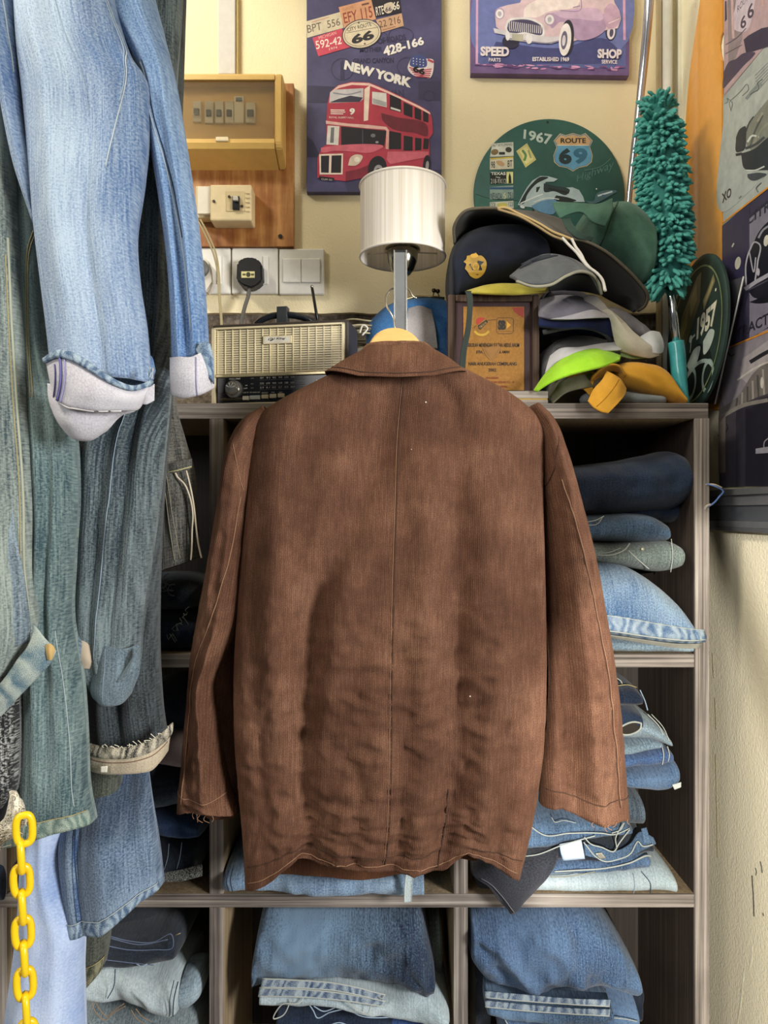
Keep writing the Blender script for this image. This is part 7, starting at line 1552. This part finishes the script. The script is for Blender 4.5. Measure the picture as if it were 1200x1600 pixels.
# cells beside the hanging legs
G5 = 'folded jeans in the lowest cell behind the chain'
L = fold('grey washed jeans showing stitched back pocket arcs at the photo bottom', [(110, 1566, 1680), (160, 1562, 1680), (230, 1570, 1680), (290, 1580, 1680), (312, 1590, 1680)], 1.12, .20, denim('grey_pocket_denim', '#4a555c', '#8b979a', .4, .4, .5), G5, seed=29)
for pts in ([(142, 1566), (150, 1582), (164, 1594), (178, 1582), (196, 1572)], [(148, 1564), (158, 1580), (166, 1588), (180, 1577), (194, 1568)], [(205, 1578), (214, 1592), (226, 1600)], [(212, 1576), (222, 1588), (236, 1596)]): edge(L.t, pts, .0009, plain('#8a7358', .9), Y=1.105)
L = fold('pale blue rolled jeans with seamed end in the lowest cell behind the chain', [(130, 1520, 1566), (165, 1506, 1568), (200, 1510, 1570), (240, 1522, 1584), (270, 1530, 1590), (282, 1540, 1582)], 1.105, .18, F_pale, G5, seed=30, wr=.005, folds=((.2, .3, .9, .45, .06, -.008), (.3, .6, .6, .8, .06, .006)), r1=.004)
edge(L.t, [(180, 1514, 1.098), (178, 1540, 1.094), (168, 1560, 1.098)], .0010, TH_dk); edge(L.t, [(278, 1534, 1.10), (272, 1560, 1.097), (270, 1588, 1.10)], .0012, TH_dk); edge(L.t, [(272, 1532, 1.10), (266, 1558, 1.096), (264, 1588, 1.099)], .0009, TH_dk)
Loft('rolled_end', [(278, 1532, 278, 1588, 1.13, .10), (295, 1528, 295, 1582, 1.13, .10), (308, 1532, 308, 1570, 1.13, .09), (314, 1540, 314, 1562, 1.13, .07)], F_grey, L.t, nu=40, nv=30, cap0=True, cap1=True, round0=.004, round1=.006, wr=.003, push=.04)
L = fold('indigo-black jeans with layered stitched edges above the pale roll', [(120, 1470, 1512), (180, 1462, 1514), (240, 1458, 1508), (275, 1456, 1500), (284, 1462, 1490)], 1.12, .20, F_dark, G5, seed=31)
for pts in ([(168, 1462), (200, 1470), (240, 1472), (268, 1460), (270, 1480), (240, 1484), (200, 1484), (168, 1478)], [(166, 1500), (200, 1504), (240, 1508)], [(172, 1466), (220, 1476), (262, 1468)]): edge(L.t, pts, .0010, plain('#5b6680', .9), Y=1.112)
edge(L.t, [(272, 1462, 1.114), (282, 1458, 1.112)], .0008, TH_gold); edge(L.t, [(212, 1505, 1.113), (222, 1510, 1.11), (230, 1506, 1.112)], .0012, TH_blue)
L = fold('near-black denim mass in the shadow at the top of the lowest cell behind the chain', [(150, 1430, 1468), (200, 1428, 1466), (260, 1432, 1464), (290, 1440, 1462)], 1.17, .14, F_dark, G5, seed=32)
G6 = 'folded jeans in the cell behind the indigo flare'
L = fold('dark jeans with acid-washed edge at the bottom of the cell behind the indigo flare', [(200, 1318, 1382), (250, 1314, 1380), (290, 1312, 1376), (312, 1320, 1368)], 1.13, .20, F_dark, G6, seed=33)
Sheet('worn_edge', [[(250, 1364, 1.128), (285, 1358, 1.122), (316, 1350, 1.13)], [(250, 1378, 1.126), (285, 1376, 1.12), (316, 1368, 1.13)]], denim('worn_black', '#2a2d2e', '#8d8f8a', .4, .5, 1.3), L.t, thick=.003)
edge(L.t, [(264, 1318, 1.126), (262, 1340, 1.122), (256, 1360, 1.126)], .0005, TH_blue); edge(L.t, [(284, 1316, 1.126), (281, 1340, 1.122), (276, 1358, 1.126)], .0005, TH_blue)
L = fold('navy folded jeans second from the bottom behind the indigo flare', [(200, 1262, 1312), (250, 1262, 1310), (300, 1268, 1312), (322, 1278, 1306)], 1.135, .20, denim('ink_blue_denim', '#16233c', '#33496e', .4, .5, .5), G6, seed=34, folds=((.5, .2, .55, .9, .1, -.004),))
L = fold('grey-navy folded jeans tilting up behind the indigo flare', [(200, 1235, 1275), (240, 1222, 1268), (280, 1212, 1262), (300, 1208, 1258)], 1.13, .20, denim('grey_navy_denim', '#222c3a', '#4a5866', .4, .4, .5), G6, seed=35)
L = fold('black denim fold just under the mauve cloth', [(215, 1205, 1235), (250, 1198, 1232), (290, 1202, 1228)], 1.14, .18, F_dark, G6, seed=36)
L = fold('mauve-grey folded cloth in the cell behind the beige turn-up', [(225, 1160, 1200), (250, 1148, 1200), (275, 1142, 1206), (295, 1148, 1208), (305, 1165, 1205)], 1.12, .20, cloth('mauve_grey_cotton', '#77696c', '#9a8d8f'), G6, seed=37, nm='folded_cloth', cat='cloth', crumple=.003)
L = fold('dark folded denim topmost in the cell behind the beige turn-up', [(215, 1080, 1150), (250, 1072, 1150), (290, 1070, 1146), (315, 1085, 1140)], 1.15, .18, F_dark, G6, seed=38, crumple=.006)
G7 = 'folded jeans in the top cell behind the charcoal leg'
L = fold('dark navy folded jeans at the foot of the top cell behind the charcoal leg', [(200, 960, 1020), (250, 955, 1020), (290, 958, 1020), (315, 968, 1018)], 1.14, .20, F_navy, G7, seed=39, crumple=.006)
rnd = random.Random(9)
for k in range(14):
    x, y = 264 + k * 2.3, 1000 - k * 3 + rnd.uniform(-4, 4); p = at(x, y, 1.132)
    tube('frayed_thread', [p, p + Vector((rnd.uniform(-.004, .004), -.003, .003)), p + Vector((rnd.uniform(-.004, .01), -.003, rnd.uniform(-.012, .012)))], .0005, plain('#7d837c', .9), L.t, seg=5)
L = fold('black denim with curling frayed threads under the charcoal leg', [(200, 905, 960), (250, 900, 958), (290, 905, 956), (312, 915, 950)], 1.14, .20, F_dark, G7, seed=40, crumple=.006)
for k in range(8):
    x, y = 250 + k * 3, 905 + rnd.uniform(-8, 14); pts = [at(x + 9 * math.cos(a_) , y + 9 * math.sin(a_) + 4, 1.132) for a_ in np.linspace(.2 * k, 3.6 + .2 * k, 7)]
    tube('frayed_thread', pts, .0005, plain('#6d746f', .9), L.t, seg=5)
G8 = None
L = fold('dark navy jeans folded on the far shelf beside the chain', [(-60, 1330, 1420), (-20, 1325, 1420), (10, 1330, 1420), (20, 1345, 1410)], 1.12, .20, F_navy, G8, seed=41)
